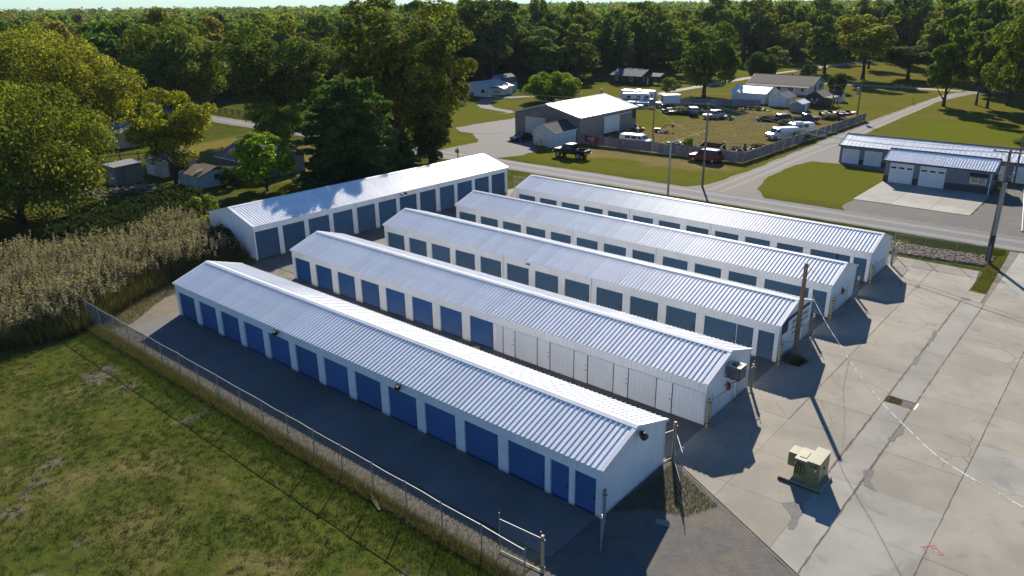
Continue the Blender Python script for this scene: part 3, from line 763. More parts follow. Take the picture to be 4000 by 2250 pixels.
# ------------------------------------------------------------------ transformer on its pad
m_olive = M('olive_enamel', (0.215, 0.205, 0.095), (0.18, 0.172, 0.08), 1.5, 0.4)
m_olive2 = M('pale_olive_lid', (0.34, 0.325, 0.20), (0.29, 0.275, 0.165), 1.5, 0.38)
pp = thing('transformer_pad', 'low concrete pad under the olive transformer', 'pad', (-10.15, 35.22, 0.034))
MB().box(-1.08, 1.08, -0.86, 0.86, 0.0, 0.16).build('slab', m_conc, pp)
MB().box(-1.10, 1.10, -0.90, -0.862, 0.0, 0.09).build('rusty_edge', m_rust, pp)
t = thing('transformer', 'olive green electrical transformer cabinet on the paved yard', 'transformer', (-10.15, 35.22, 0.194))
MB().box(-0.42, 0.20, -0.62, 0.60, 0.0, 1.22).build('tank', m_olive, t)
MB().box(-0.45, 0.22, -0.65, 0.63, 1.222, 1.25).build('tank_lid', m_olive2, t)
MB().box(-0.30, 0.05, -0.35, 0.35, 1.252, 1.275).build('hatch', m_olive2, t)
MB().box(0.205, 0.82, -0.68, 0.92, 0.0, 1.34).build('cabinet', m_olive, t)
MB().box(0.18, 0.85, -0.71, 0.95, 1.342, 1.37).build('cabinet_lid', m_olive2, t)
MB().box(0.822, 0.835, -0.64, 0.10, 0.06, 1.28).build('cabinet_door', m_olive, t)
MB().box(0.822, 0.835, 0.13, 0.88, 0.06, 1.28).build('cabinet_door', m_olive, t)
MB().box(0.836, 0.88, 0.04, 0.16, 0.72, 0.84).build('padlock', m_dark, t)
MB().box(-0.92, -0.422, -0.18, 0.62, 0.42, 1.20).build('terminal_box', m_olive, t)
for i in range(4):
    MB().box(-0.36 + i * 0.12, -0.325 + i * 0.12, -0.80, -0.622, 0.40, 1.06).build('cooling_fin', m_olive, t)
for i in range(4):
    MB().box(-0.36 + i * 0.12, -0.325 + i * 0.12, 0.602, 0.78, 0.40, 1.06).build('cooling_fin', m_olive, t)
MB().box(0.60, 0.70, -0.684, -0.682, 1.02, 1.26).box(0.30, 0.42, -0.684, -0.682, 1.22, 1.27).build('warning_label', m_red, t)
MB().box(0.62, 0.70, -0.684, -0.682, 0.86, 0.98).box(-0.923, -0.921, -0.1, 0.0, 0.6, 0.9).build('notice', m_signw, t)
me = text_mesh('1500', 0.20, m_dark); o = put('lettering', me, t, (0.27, -0.685, 1.06)); o.rotation_euler = (R(90), 0, 0)

# drain opening in the paving, weeds around it
t = thing('drain_grate', 'dark sunken drain opening with a weedy end in the paved yard', 'drain', (-8.5, 46.85, 0.0))
MB().box(-0.85, 0.85, -0.44, 0.44, 0.005, 0.012).build('pit', m_dark, t)
for i in range(8): MB().box(0.0 + i * 0.1, 0.04 + i * 0.1, -0.42, 0.42, 0.014, 0.028).build('grate_bar', m_rust, t)
MB().box(0.80, 0.90, -0.47, 0.47, 0.012, 0.044).build('kerb', m_signw, t)
t = thing('loose_board', 'pale board lying in the shade beside the nearest gable end', 'board', (-14.05, 27.4, 0.03), R(20))
MB().box(-0.32, 0.32, -0.2, 0.2, 0.0, 0.03).build('plank', m_conc, t)
t = thing('wooden_block', 'tan block lying in the alley behind the nearest roof', 'block', (-34.1, 36.05, 0.04), R(10))
MB().box(-0.25, 0.25, -0.12, 0.12, 0.0, 0.2).build('block_body', m_tan, t)
for lb, px, py, a, L in (('longer', -26.0, 19.75, -22, 1.5), ('shorter', -25.8, 19.6, -18, 1.1)):
    t = thing('loose_lumber', lb + ' pale length of lumber lying at the foot of the front fence', 'lumber', (px, py, 0.04), R(a), 'lumber at the fence')
    MB().box(-L / 2, L / 2, -0.04, 0.04, 0.0, 0.05).build('plank', m_tan, t)

# spray painted marks on the paving
m_spray = M('red_spray_paint', (0.42, 0.10, 0.11), (0.38, 0.15, 0.14), 8.0, 0.8)
t = thing('paint_mark', 'faded red spray painted marks on the paved yard', 'marking', (-3.6, 33.5, 0.0455))
mb = MB()
for a, b in (((-0.55, -0.20), (-0.1, 0.30)), ((-0.1, 0.30), (0.16, 0.02)), ((-0.42, -0.30), (-0.28, -0.22)), ((0.16, -0.02), (0.34, -0.05)), ((0.34, -0.05), (0.30, -0.24)), ((0.30, -0.24), (0.10, -0.20)), ((-0.2, 0.04), (0.02, 0.12))):
    mb.bar((a[0], a[1], 0), (b[0], b[1], 0), 0.05, 0.002)
mb.build('stroke', m_spray, t)

# ------------------------------------------------------------------ poles and wires
def pole(name, label, x, y, h, mat, r0=0.15, r1=0.10, lean=(0, 0), arms=(), extras=None):
    t = thing(name, label, 'pole', (x, y, 0))
    MB().tube([(0, 0, -0.2), (lean[0] * 0.5, lean[1] * 0.5, h * 0.5), (lean[0], lean[1], h)], [r0, (r0 + r1) / 2, r1], 10).build('shaft', mat, t)
    for z, L, ang in arms:
        d = Vector((math.cos(R(ang)), math.sin(R(ang)), 0)); c = Vector((lean[0] * z / h, lean[1] * z / h, z)) + Vector((-d.y, d.x, 0)) * (r0 + 0.03)
        MB().bar(c - d * L / 2, c + d * L / 2, 0.09, 0.11).build('crossarm', mat, t)
        MB().bar(c - d * L * 0.28 - Vector((0, 0, 0.05)), c - Vector((0, 0, 0.6)), 0.03).bar(c + d * L * 0.28 - Vector((0, 0, 0.05)), c - Vector((0, 0, 0.6)), 0.03).build('brace', m_galv, t)
        for f in (-0.45, 0.15, 0.45):
            q = c + d * L * f; MB().tube([q + Vector((0, 0, 0.05)), q + Vector((0, 0, 0.12)), q + Vector((0, 0, 0.22))], [0.02, 0.06, 0.04], 8).build('insulator', m_galv, t)
    return t
pole('service_pole', 'brown wooden service pole standing in front of the sign wall', -16.02, 49.05, 6.9, m_brownpole, 0.17, 0.13)
p = pole('utility_pole', 'thick spliced utility pole beside the rock bank, dark foot and crossarm', -9.77, 80.15, 10.6, m_pole, 0.17, 0.11, arms=((10.3, 2.6, 8),))
MB().tube([(0.16, -0.16, -0.1), (0.16, -0.16, 7.6)], [0.19, 0.16], 12).build('stub_pole', m_greypole, p)
MB().tube([(0.16, -0.16, 0.0), (0.16, -0.16, 2.7)], [0.215, 0.20], 12).build('dark_sleeve', M('tarred_wood', (0.075, 0.065, 0.055), (0.045, 0.04, 0.035), 2.0, 0.9), p)
mb = MB()
for z in (7.9, 8.1, 8.25): mb.bar((-0.5, -0.2, z), (0.7, -0.2, z), 0.03)
mb.tube([(0.62, -0.2, 8.0), (0.62, -0.2, 8.6)], 0.10, 8); mb.tube([(-0.42, -0.2, 8.0), (-0.42, -0.2, 8.5)], 0.09, 8); mb.build('cutout_switches', m_galv, p)
MB().tube([(0.2, 0.0, 8.2), (0.5, -0.2, 7.3), (0.35, -0.25, 6.4), (0.25, -0.2, 5.8)], 0.02, 5).build('cable_drop', m_dark, p)
pole('utility_pole', 'shorter grey utility pole on the near road verge behind the farthest roof', -45.74, 84.3, 7.05, m_greypole, 0.14, 0.11)
pole('utility_pole', 'tall brown utility pole on the corner of road and gravel lane', -44.96, 92.15, 10.9, m_pole, 0.15, 0.11, arms=((9.9, 1.8, 20),))
pole('utility_pole', 'dark leaning pole beside the grey workshop', -71.79, 125.06, 7.7, m_brownpole, 0.11, 0.09, lean=(0.15, 0.0))
p = pole('utility_pole', 'leaning pole with a light rope in front of the garden sheds', -55.3, 171.9, 6.3, m_pole, 0.15, 0.11, lean=(0.15, 0.1))
p = pole('utility_pole', 'pole carrying a small grey transformer at the board fence corner', -47.9, 165.4, 8.0, m_brownpole, 0.15, 0.11)
MB().tube([(-0.45, -0.1, 4.9), (-0.45, -0.1, 5.0), (-0.45, -0.1, 6.2), (-0.45, -0.1, 6.3)], [0.25, 0.3, 0.3, 0.2], 12).build('transformer_can', m_galv, p)
pole('utility_pole', 'short leaning pole beside the far bend of the gravel lane', -45.1, 235.6, 5.0, m_pole, 0.13, 0.1, lean=(0.3, 0))
pole('utility_pole', 'thin pole behind the grey garage at the right edge', -13.1, 116.4, 9.5, m_pole, 0.13, 0.10)
pole('utility_pole', 'utility pole in front of the far white porch house', -202.7, 115.2, 7.2, m_greypole, 0.14, 0.11, arms=((6.9, 2.2, 40),))
pole('leaning_post', 'thin leaning fence post in the mown grass by the lane', -44.6, 195.6, 1.6, m_pole, 0.06, 0.05, lean=(-0.45, 0))
def wire(label, pts, r=0.012, mat=None, sag=0.0, n=14, name='power_line'):
    a, b = Vector(pts[0]), Vector(pts[-1])
    if len(pts) == 2:
        P = [a.lerp(b, i / n) - Vector((0, 0, 4 * sag * (i / n) * (1 - i / n))) for i in range(n + 1)]
    else:
        P = [Vector(q) for q in pts]
    o = MB().tube(P, r, 4, caps=False).build(name, mat or m_wire); return tag(o, label, 'wire')
# the pale twisted service cable sweeping over the yard
def spl(pts, n=10):
    out = []
    for i in range(len(pts) - 1):
        p0 = Vector(pts[max(i - 1, 0)]); p1 = Vector(pts[i]); p2 = Vector(pts[i + 1]); p3 = Vector(pts[min(i + 2, len(pts) - 1)])
        for j in range(n):
            t_ = j / n
            out.append(0.5 * ((2 * p1) + (p2 - p0) * t_ + (2 * p0 - 5 * p1 + 4 * p2 - p3) * t_ ** 2 + (3 * p1 - p0 - 3 * p2 + p3) * t_ ** 3))
    out.append(Vector(pts[-1])); return out
k = NT('twisted_cable'); w = k.n('ShaderNodeTexNoise'); w.inputs['Scale'].default_value = 1.8; k.put(w.inputs['Vector'], k.pos())
k.done(k.mix(k.ss(w.outputs[0], 0.46, 0.54), (0.72, 0.72, 0.70), (0.30, 0.29, 0.27)), 0.45); m_cable = k.m
path = spl([(-15.95, 48.9, 6.75), (-14.6, 46.5, 5.85), (-12.9, 44.0, 5.35), (-11.1, 41.5, 5.08), (-9.4, 39.0, 4.98), (-7.6, 36.5, 5.02), (-5.6, 33.7, 5.40), (-3.7, 30.9, 6.02), (-0.7, 26.6, 7.70), (1.6, 23.3, 9.2)], 6)
o = MB().tube(path, 0.016, 6, caps=False).build('service_cable', m_cable); tag(o, 'pale twisted service cable sweeping from the brown pole over the yard', 'wire')
t = thing('service_pole', 'brown pole at the near end of the twisted cable', 'pole', (1.7, 23.2, 0))
MB().tube([(0, 0, -0.2), (0, 0, 9.6)], [0.17, 0.12], 10).build('shaft', m_brownpole, t)
wire('thin wire drooping from the service pole top to the fourth roof', [(-15.9, 49.1, 6.7), (-15.7, 50.2, 5.9), (-15.6, 51.2, 5.0), (-15.9, 53.0, 4.2), (-16.5, 57.0, 3.6)], 0.010, m_dark)
top2 = Vector((-44.96, 92.15, 10.6))
for i, (dx, dz) in enumerate(((0.0, 0.2), (-0.8, -0.7), (0.85, -0.7))):
    wire(('topmost', 'left lower', 'right lower')[i] + ' power line running left from the corner pole over the workshop', [(top2.x + dx * 0.9, top2.y + dx * 0.3, top2.z + dz), (-132 + dx, 101, 10.4 + dz)], 0.024, sag=1.2, n=20)
    wire(('topmost', 'left lower', 'right lower')[i] + ' power line running from the corner pole to the spliced pole', [(top2.x + dx * 0.9, top2.y + dx * 0.3, top2.z + dz), (-9.77 + dx, 80.15, 10.5 + dz * 0.3)], 0.022, sag=1.0, n=20)
wire('guy rope slanting from the corner pole to the grey verge pole', [(-44.96, 92.0, 7.4), (-45.74, 84.5, 6.9)], 0.02, m_tan)
wire('low cable from the leaning workshop pole to the corner pole', [(-71.7, 125.06, 4.9), (-44.96, 92.3, 6.3)], 0.012, sag=0.5)
wire('low cable crossing the gravel lane to the grey storage block', [(-44.96, 92.3, 6.0), (-36.1, 121.0, 2.7)], 0.016, m_dark, sag=0.5)
wire('cable from the leaning workshop pole towards the board fence pole', [(-71.7, 125.06, 7.3), (-47.9, 165.4, 7.4)], 0.012, sag=0.8)
wire('pale rope hanging from the pole by the garden sheds', [(-55.1, 172.0, 6.0), (-51.5, 176, 3.2), (-48.5, 182, 2.1), (-46, 186, 2.0)], 0.03, m_tan)
wire('black cable over the gravel yard to the white shed', [(-84.5, 86.8, 4.0), (-82.0, 103.4, 2.6)], 0.012, m_dark, sag=0.3)
t = thing('guy_guard', 'white guy wire guard slanting to the ground near the grey garage', 'guy wire', (-9.7, 98.0, 0))
MB().tube([(0.9, -4.5, 0.0), (-0.7, 4.5, 3.1)], 0.045, 8).build('guard', m_signw, t)
MB().tube([(-0.7, 4.5, 3.1), (-3.4, 18.4, 8.9)], 0.012, 5).build('wire', m_galv, t)
MB().tube([(0.9, -4.5, -0.1), (0.9, -4.5, 0.15)], 0.08, 8).build('anchor', m_galv, t)
t = thing('road_sign', 'small yellow sign on a dark post at the gravel yard entrance', 'sign', (-84.75, 86.6, 0))
MB().tube([(0, 0, 0), (0, 0, 1.75)], 0.09, 8).build('post', m_brownpole, t)
MB().box(-0.42, 0.42, -0.14, -0.11, 0.85, 1.45).build('panel', M('sign_yellow', (0.45, 0.36, 0.06), (0.38, 0.30, 0.05), 3.0, 0.6), t)
# ------------------------------------------------------------------ other buildings
def gable_house(name, label, x0, x1, y0, y1, he, hr, axis, wall, roof, ov=0.25, rib=None, rpanel=None, trim=None, cat='building', base=None):
    """Gabled building; the ridge runs along axis. Parts: four walls, roof sheets, trims."""
    t = thing(name, label, cat, ((x0 + x1) / 2, (y0 + y1) / 2, 0))
    W, D = (x1 - x0) / 2, (y1 - y0) / 2
    trim = trim or m_trim
    hw = D if axis == 'x' else W; hl = W if axis == 'x' else D
    def P(l, w, z): return (l, w, z) if axis == 'x' else (-w, l, z)
    for s in (-1, 1):
        # side walls under the eaves
        mb = MB()
        if rib:
            if axis == 'x': ribbed(mb, 'x', -hl, hl, s * hw, 0, lambda a: he, rib, 0.025, 0.06, s)
            else: ribbed(mb, 'y', -hl, hl, s * hw, 0, lambda a: he, rib, 0.025, 0.06, s)
        else:
            mb.quad(P(-hl, s * hw, 0), P(hl, s * hw, 0), P(hl, s * hw, he), P(-hl, s * hw, he))
        mb.build('side_wall', wall, t)
        mb = MB(); tp = lambda q: he + (hr - he) * (1 - abs(q) / hw)
        if rib:
            for a, b in ((-hw, 0), (0, hw)):
                if axis == 'x': ribbed(mb, 'y', a, b, s * hl, 0, tp, rib, 0.025, 0.06, s)
                else: ribbed(mb, 'x', a, b, s * hl, 0, tp, rib, 0.025, 0.06, s)
        else:
            mb.face([P(s * hl, -hw, 0), P(s * hl, hw, 0), P(s * hl, hw, he), P(s * hl, 0, hr), P(s * hl, -hw, he)])
        mb.build('gable_wall', wall, t)
    sl = (hr - he) / hw; ow = hw + ov; oz = he - ov * sl
    if rpanel:
        n = int(round((2 * hl + 2 * ov) / rpanel)); pw = (2 * hl + 2 * ov) / n
        mb = MB(); nx = (sl / math.hypot(1, sl), 1 / math.hypot(1, sl))
        prof = [(0, 0), (pw * 0.5 - 0.05, 0), (pw * 0.5 - 0.02, 0.04), (pw * 0.5 + 0.02, 0.04), (pw * 0.5 + 0.05, 0), (pw, 0)]
        for (a, da), (b, db) in zip(prof[:-1], prof[1:]):
            mb.quad(P(a, -ow - nx[0] * da, oz + nx[1] * da), P(b, -ow - nx[0] * db, oz + nx[1] * db), P(b, -nx[0] * db, hr + nx[1] * db), P(a, -nx[0] * da, hr + nx[1] * da))
        me = mb.mesh('roof_panel', roof)
        for i in range(n):
            q = -hl - ov + i * pw
            o = put('roof_panel', me, t, P(q, 0, 0.02)); o2 = put('roof_panel', me, t, P(q + pw, 0, 0.02)); o2.rotation_euler = (0, 0, math.pi)
    else:
        for s in (-1, 1):
            a = [P(-hl - ov, s * ow, oz), P(hl + ov, s * ow, oz), P(hl + ov, 0, hr), P(-hl - ov, 0, hr)]
            MB().hexa([(x, y, z + 0.01) for x, y, z in a] + [(x, y, z + 0.09) for x, y, z in a]).build('roof_slope', roof, t)
    MB().hexa([P(-hl - ov - 0.02, -0.16, hr - 0.16 * sl + 0.10), P(hl + ov + 0.02, -0.16, hr - 0.16 * sl + 0.10), P(hl + ov + 0.02, 0.16, hr - 0.16 * sl + 0.10), P(-hl - ov - 0.02, 0.16, hr - 0.16 * sl + 0.10),
               P(-hl - ov - 0.02, -0.02, hr + 0.13), P(hl + ov + 0.02, -0.02, hr + 0.13), P(hl + ov + 0.02, 0.02, hr + 0.13), P(-hl - ov - 0.02, 0.02, hr + 0.13)]).build('ridge_cap', roof if trim is m_trim and not rpanel else trim, t)
    for s in (-1, 1):
        MB().bar(P(-hl - ov, s * (ow + 0.012), oz), P(hl + ov, s * (ow + 0.012), oz), 0.02, 0.16).build('fascia', trim, t)
        for e in (-1, 1):
            MB().bar(P(e * (hl + ov + 0.012), s * ow, oz + 0.0), P(e * (hl + ov + 0.012), 0.02 * s, hr + 0.0), 0.02, 0.18).build('rake_trim', trim, t)
    return t
def wall_box(t, name, face, a0, a1, z0, z1, mat, depth=0.04, off=0.03, at=0.0):
    """A flat part standing proud of a wall. face: 'S' (-y), 'E' (+x), 'W' (-x), 'N' (+y); at = wall distance from the centre."""
    if face == 'S': mb = MB().box(a0, a1, at - off - depth, at - off, z0, z1)
    elif face == 'N': mb = MB().box(a0, a1, at + off, at + off + depth, z0, z1)
    elif face == 'E': mb = MB().box(at + off, at + off + depth, a0, a1, z0, z1)
    else: mb = MB().box(at - off - depth, at - off, a0, a1, z0, z1)
    return mb.build(name, mat, t)
def window(t, face, a0, a1, z0, z1, at, frame=None, glass=None):
    f = wall_box(t, 'window', face, a0 - 0.09, a1 + 0.09, z0 - 0.09, z1 + 0.09, frame or m_trim, 0.03, 0.012, at)
    wall_box(f, 'pane', face, a0, (a0 + a1) / 2 - 0.03, z0, z1, glass or m_glass, 0.012, 0.043, at)
    wall_box(f, 'pane', face, (a0 + a1) / 2 + 0.03, a1, z0, z1, glass or m_glass, 0.012, 0.043, at)
    return f
m_greyw = M('grey_metal_siding', (0.245, 0.225, 0.200), (0.205, 0.190, 0.17), 0.5, 0.55)
m_bluegrey = M('blue_grey_siding', (0.175, 0.195, 0.215), (0.15, 0.168, 0.186), 0.5, 0.55)
m_wains = M('charcoal_wainscot', (0.045, 0.042, 0.045), (0.032, 0.030, 0.033), 2.0, 0.6)
m_shingle = M('brown_shingle', (0.155, 0.125, 0.098), (0.10, 0.082, 0.066), 2.5, 0.9, bump=0.5)
m_tanshingle = M('tan_shingle', (0.21, 0.165, 0.13), (0.16, 0.125, 0.098), 1.5, 0.9, bump=0.5)
m_darksh = M('dark_shingle', (0.060, 0.056, 0.052), (0.040, 0.038, 0.036), 2.5, 0.9, bump=0.5)
m_siding = M('white_siding', (0.68, 0.69, 0.68), (0.61, 0.62, 0.61), 1.0, 0.55)
m_brightroof = M('bright_metal_roof', (0.82, 0.82, 0.82), (0.76, 0.76, 0.76), 0.5, 0.3)
m_log = M('dark_log_wood', (0.060, 0.042, 0.030), (0.036, 0.026, 0.020), 1.5, 0.85)
m_blueroof = M('shade_darkened_blue_roof', (0.095, 0.110, 0.140), (0.075, 0.088, 0.115), 1.0, 0.8, spec=0.15)  # roof colour darkened to hold the tree shade on the cabin

# grey workshop
g = gable_house('workshop', 'large grey metal workshop with a glaring white roof beyond the road', -92.4, -77.6, 110.0, 128.6, 4.25, 6.05, 'y', m_greyw, m_brightroof, 0.3, rib=0.45, rpanel=0.93, trim=m_trim)
dr = wall_box(g, 'overhead_door', 'S', -4.9, -0.2, 0.0, 3.55, m_siding, 0.05, 0.035, -9.3)
for i in range(4): wall_box(dr, 'door_section', 'S', -4.84, -0.26, 0.06 + i * 0.875, 0.88 + i * 0.875, m_siding, 0.02, 0.087, -9.3)
wall_box(g, 'faded_flag', 'S', -3.2, -1.5, 3.72, 4.75, M('faded_flag_cloth', (0.34, 0.24, 0.25), (0.26, 0.24, 0.28), 3.0, 0.9), 0.02, 0.09, -9.3)
sd = wall_box(g, 'sliding_door', 'E', -1.9, 3.2, 0.55, 3.4, m_siding, 0.05, 0.10, 7.4)
wall_box(g, 'door_track', 'E', -2.2, 7.4, 3.42, 3.56, m_trim, 0.08, 0.03, 7.4)
wall_box(g, 'dark_opening', 'E', -1.9, 2.6, 0.0, 0.54, m_dark, 0.02, 0.035, 7.4)
wall_box(g, 'open_shutter', 'E', 7.9, 8.9, 2.1, 3.8, m_dark, 0.03, 0.035, 7.4)
MB().tube([(6.7, -8.0, 4.2), (6.7, -8.0, 6.2)], 0.06, 6).bar((6.4, -8.0, 4.9), (7.0, -8.0, 4.9), 0.04).build('vent_pipe', m_galv, g)

s = gable_house('shed', 'small white shed with a dark shingle roof against the grey workshop', -82.8, -78.1, 103.4, 109.6, 2.45, 3.75, 'y', m_siding, m_darksh, 0.2, cat='shed')
wall_box(s, 'downspout', 'S', 2.26, 2.34, 0.1, 2.35, m_trim, 0.06, 0.02, -3.1)
MB().bar((2.3, -3.2, 0.12), (1.6, -4.1, 0.03), 0.07).build('drain_pipe', m_trim, s)
t = thing('hand_rail', 'dark metal ramp rail leaning in front of the white shed', 'railing', (-80.6, 101.6, 0))
MB().bar((-1.3, 0, 0.1), (0.9, 0.2, 1.35), 0.06).bar((0.9, 0.2, 0.0), (0.9, 0.2, 1.4), 0.07).bar((-0.1, 0.1, 0.0), (-0.1, 0.1, 0.8), 0.06).build('rail', m_dark, t)
t = thing('chimney_vent', 'white capped flue pipe standing behind the workshop roof', 'pipe', (-113.0, 169.5, 0))
MB().tube([(0, 0, 0), (0, 0, 1.5)], 0.22, 10).build('pipe', m_galv, t); MB().tube([(0, 0, 1.5), (0, 0, 1.65), (0, 0, 1.95)], [0.4, 0.42, 0.1], 12).build('cap', m_signw, t)
t = thing('yard_light', 'small white globe light on a post behind the workshop', 'lamp', (-118.5, 164.0, 0))
MB().tube([(0, 0, 0), (0, 0, 2.0)], 0.05, 6).build('post', m_dark, t); MB().tube([(0, 0, 2.0), (0, 0, 2.15), (0, 0, 2.4), (0, 0, 2.5)], [0.1, 0.24, 0.24, 0.08], 12).build('globe', m_signw, t)

# grey garage at the right and the long block behind it
ga = gable_house('garage', 'blue grey garage with two white overhead doors on a concrete pad', -27.2, -14.7, 109.7, 114.8, 3.0, 4.05, 'x', m_bluegrey, m_roof, 0.3, rib=0.3, rpanel=0.33, trim=m_wains)
for a, b in ((-5.65, -2.7), (-1.95, 1.1)):
    d = wall_box(ga, 'overhead_door', 'S', a, b, 0.0, 2.66, m_siding, 0.05, 0.035, -2.55)
    for i in range(4):
        wall_box(d, 'door_section', 'S', a + 0.02, b - 0.02, 0.03 + i * 0.66, 0.66 + i * 0.66, m_siding, 0.02, 0.087, -2.55)
    w3 = (b - a) / 3
    for i in range(3): wall_box(d, 'door_window', 'S', a + w3 * i + 0.18, a + w3 * (i + 1) - 0.18, 1.95, 2.17, m_glass, 0.012, 0.11, -2.55)
for a, b in ((-6.25, -5.66), (-2.69, -1.96), (1.11, 6.25)): wall_box(ga, 'wainscot', 'S', a, b, 0.0, 0.92, m_wains, 0.03, 0.030, -2.55)
wall_box(ga, 'wainscot', 'E', -2.55, 2.55, 0.0, 0.92, m_wains, 0.03, 0.030, 6.25); wall_box(ga, 'wainscot', 'W', -2.55, 2.55, 0.0, 0.92, m_wains, 0.03, 0.030, -6.25)
wf = window(ga, 'S', 4.0, 5.65, 1.25, 2.05, -2.55, glass=M('blind_window', (0.42, 0.36, 0.22), (0.34, 0.29, 0.18), 2.0, 0.3))
MB().hexa([(3.85, -2.6, 2.12), (5.85, -2.6, 2.12), (5.85, -3.0, 2.06), (3.85, -3.0, 2.06), (3.85, -2.6, 2.5), (5.85, -2.6, 2.5), (5.85, -3.0, 2.2), (3.85, -3.0, 2.2)]).build('awning', m_wains, ga)
wall_box(ga, 'wall_unit', 'E', -1.2, -0.3, 1.6, 2.2, m_dark, 0.5, 0.035, 6.25)
wall_box(ga, 'downspout', 'S', 6.12, 6.22, 0.05, 2.9, m_trim, 0.07, 0.065, -2.55)
sb = gable_house('storage_block', 'long blue grey storage block behind the garage, white doors', -36.2, 8.0, 119.2, 126.0, 2.7, 3.85, 'x', m_bluegrey, m_roof, 0.25, rib=0.45, rpanel=0.62, trim=m_wains)
for i in range(14):
    a = -21.7 + i * 3.15
    d = wall_box(sb, 'overhead_door', 'S', a, a + 2.45, 0.0, 2.15, m_siding, 0.05, 0.035, -3.4)
    wall_box(sb, 'wainscot', 'S', a + 2.46, a + 3.14, 0.0, 0.75, m_wains, 0.03, 0.03, -3.4)

# dark cabin with an open porch
cb = gable_house('cabin', 'dark timber cabin with a shade-darkened blue grey roof under tall trees', -127.9, -118.0, 197.0, 204.4, 2.65, 4.15, 'x', m_log, m_blueroof, 0.45, cat='house', trim=m_dark)
for k_ in range(9): wall_box(cb, 'log_course', 'S', -4.95, 4.95, 0.05 + k_ * 0.285, 0.29 + k_ * 0.285, m_log, 0.07, 0.0, -3.7)
window(cb, 'S', -3.6, -2.8, 1.2, 2.1, -3.78); window(cb, 'S', 1.4, 2.2, 1.2, 2.1, -3.78); window(cb, 'E', -2.2, -1.4, 1.1, 2.1, 4.95)
wall_box(cb, 'door', 'E', -0.2, 0.7, 0.0, 2.05, m_siding, 0.05, 0.035, 4.95)
for sx in (-1, 1):
    a = [(5.4, 0.2 + (2.3 if sx < 0 else 2.3), 0)]
MB().hexa([(4.9, -0.4, 2.35), (9.4, -0.4, 2.35), (9.4, 2.0, 3.15), (4.9, 2.0, 3.15), (4.9, -0.4, 2.43), (9.4, -0.4, 2.43), (9.4, 2.0, 3.23), (4.9, 2.0, 3.23)]).build('porch_roof', m_blueroof, cb)
MB().hexa([(4.9, 4.4, 2.35), (9.4, 4.4, 2.35), (9.4, 2.0, 3.15), (4.9, 2.0, 3.15), (4.9, 4.4, 2.43), (9.4, 4.4, 2.43), (9.4, 2.0, 3.23), (4.9, 2.0, 3.23)]).build('porch_roof', m_blueroof, cb)
for px in (6.4, 9.1):
    for py in (-0.2, 4.2): MB().box(px - 0.09, px + 0.09, py - 0.09, py + 0.09, 0, 2.4).build('porch_post', m_log, cb)

# white ranch house with a deep porch, and its outbuildings
ho = gable_house('ranch_house', 'white ranch house with a brown shingle roof and a posted porch', -86.4, -69.8, 199.5, 208.8, 2.55, 4.35, 'x', m_siding, m_shingle, 0.4, cat='house')
a = [(-8.3, -4.6, 2.38), (8.3, -4.6, 2.38), (8.3, -6.6, 1.98), (-8.3, -6.6, 1.98)]
MB().hexa([(x_, y_, z_ - 0.0) for x_, y_, z_ in a] + [(x_, y_, z_ + 0.09) for x_, y_, z_ in a]).build('porch_roof', m_shingle, ho)
MB().box(-8.2, 8.2, -6.5, -4.66, 0.0, 0.12).build('porch_floor', m_conc, ho)
for px in (-8.1, -4.9, -1.6, 1.6, 4.8, 8.1): MB().box(px - 0.07, px + 0.07, -6.5, -6.36, 0.12, 2.0).build('porch_post', m_trim, ho)
window(ho, 'E', -2.0, -1.0, 1.1, 2.1, 8.3, frame=m_wains); window(ho, 'E', 1.4, 2.6, 1.1, 2.3, 8.3, frame=m_wains)
for wx in (-6.4, -3.0, 3.1): window(ho, 'S', wx - 0.55, wx + 0.55, 0.95, 2.0, -4.65, frame=m_wains)
wall_box(ho, 'door', 'S', -0.5, 0.45, 0.12, 2.1, m_wains, 0.05, 0.035, -4.65)
wall_box(ho, 'wreath', 'S', 5.9, 6.5, 0.9, 1.9, m_dark, 0.05, 0.035, -4.65)
MB().tube([(1.0, 1.0, 4.0), (1.0, 1.0, 4.9)], 0.18, 8).build('flue', m_dark, ho)
t = gable_house('barn', 'white barn with a glaring metal roof in front of the ranch house', -80.8, -72.4, 177.4, 184.8, 2.4, 3.75, 'x', m_siding, m_brightroof, 0.3, cat='barn', rib=0.5, rpanel=0.9)
wall_box(t, 'door', 'E', -1.3, 1.3, 0.0, 2.2, m_trim, 0.05, 0.04, 4.2)
t = gable_house('shed', 'pale garden shed beside the white barn', -70.5, -66.5, 175.0, 180.6, 2.05, 3.1, 'y', m_siding, m_blueroof, 0.2, cat='shed')
wall_box(t, 'door', 'E', -0.9, 0.9, 0.0, 1.9, m_trim, 0.05, 0.035, 2.0)
t = gable_house('shed', 'small low grey metal shed among weeds below the ranch house', -63.1, -60.4, 168.6, 173.0, 1.75, 2.35, 'y', M('grey_sheet_shed', (0.30, 0.30, 0.30), (0.24, 0.24, 0.24), 1.0, 0.5), m_roof, 0.1, cat='shed')
wall_box(t, 'door', 'E', -0.7, 0.7, 0.0, 1.6, m_trim, 0.04, 0.035, 1.35)
t = gable_house('shed', 'dark shed with white antlers painted on its front', -63.7, -59.6, 179.4, 185.0, 2.2, 3.45, 'y', m_dark, m_shingle, 0.25, cat='shed', trim=m_dark)
mb = MB()
for q in (-1, 1):
    mb.bar((0.05 * q, -2.85, 0.7), (0.75 * q, -2.85, 1.9), 0.08, 0.03, (0, 1, 0)); mb.bar((0.3 * q, -2.85, 1.1), (0.55 * q + 0.0, -2.85, 1.9), 0.06, 0.03, (0, 1, 0)); mb.bar((0.45 * q, -2.85, 1.4), (1.05 * q, -2.85, 1.75), 0.06, 0.03, (0, 1, 0))
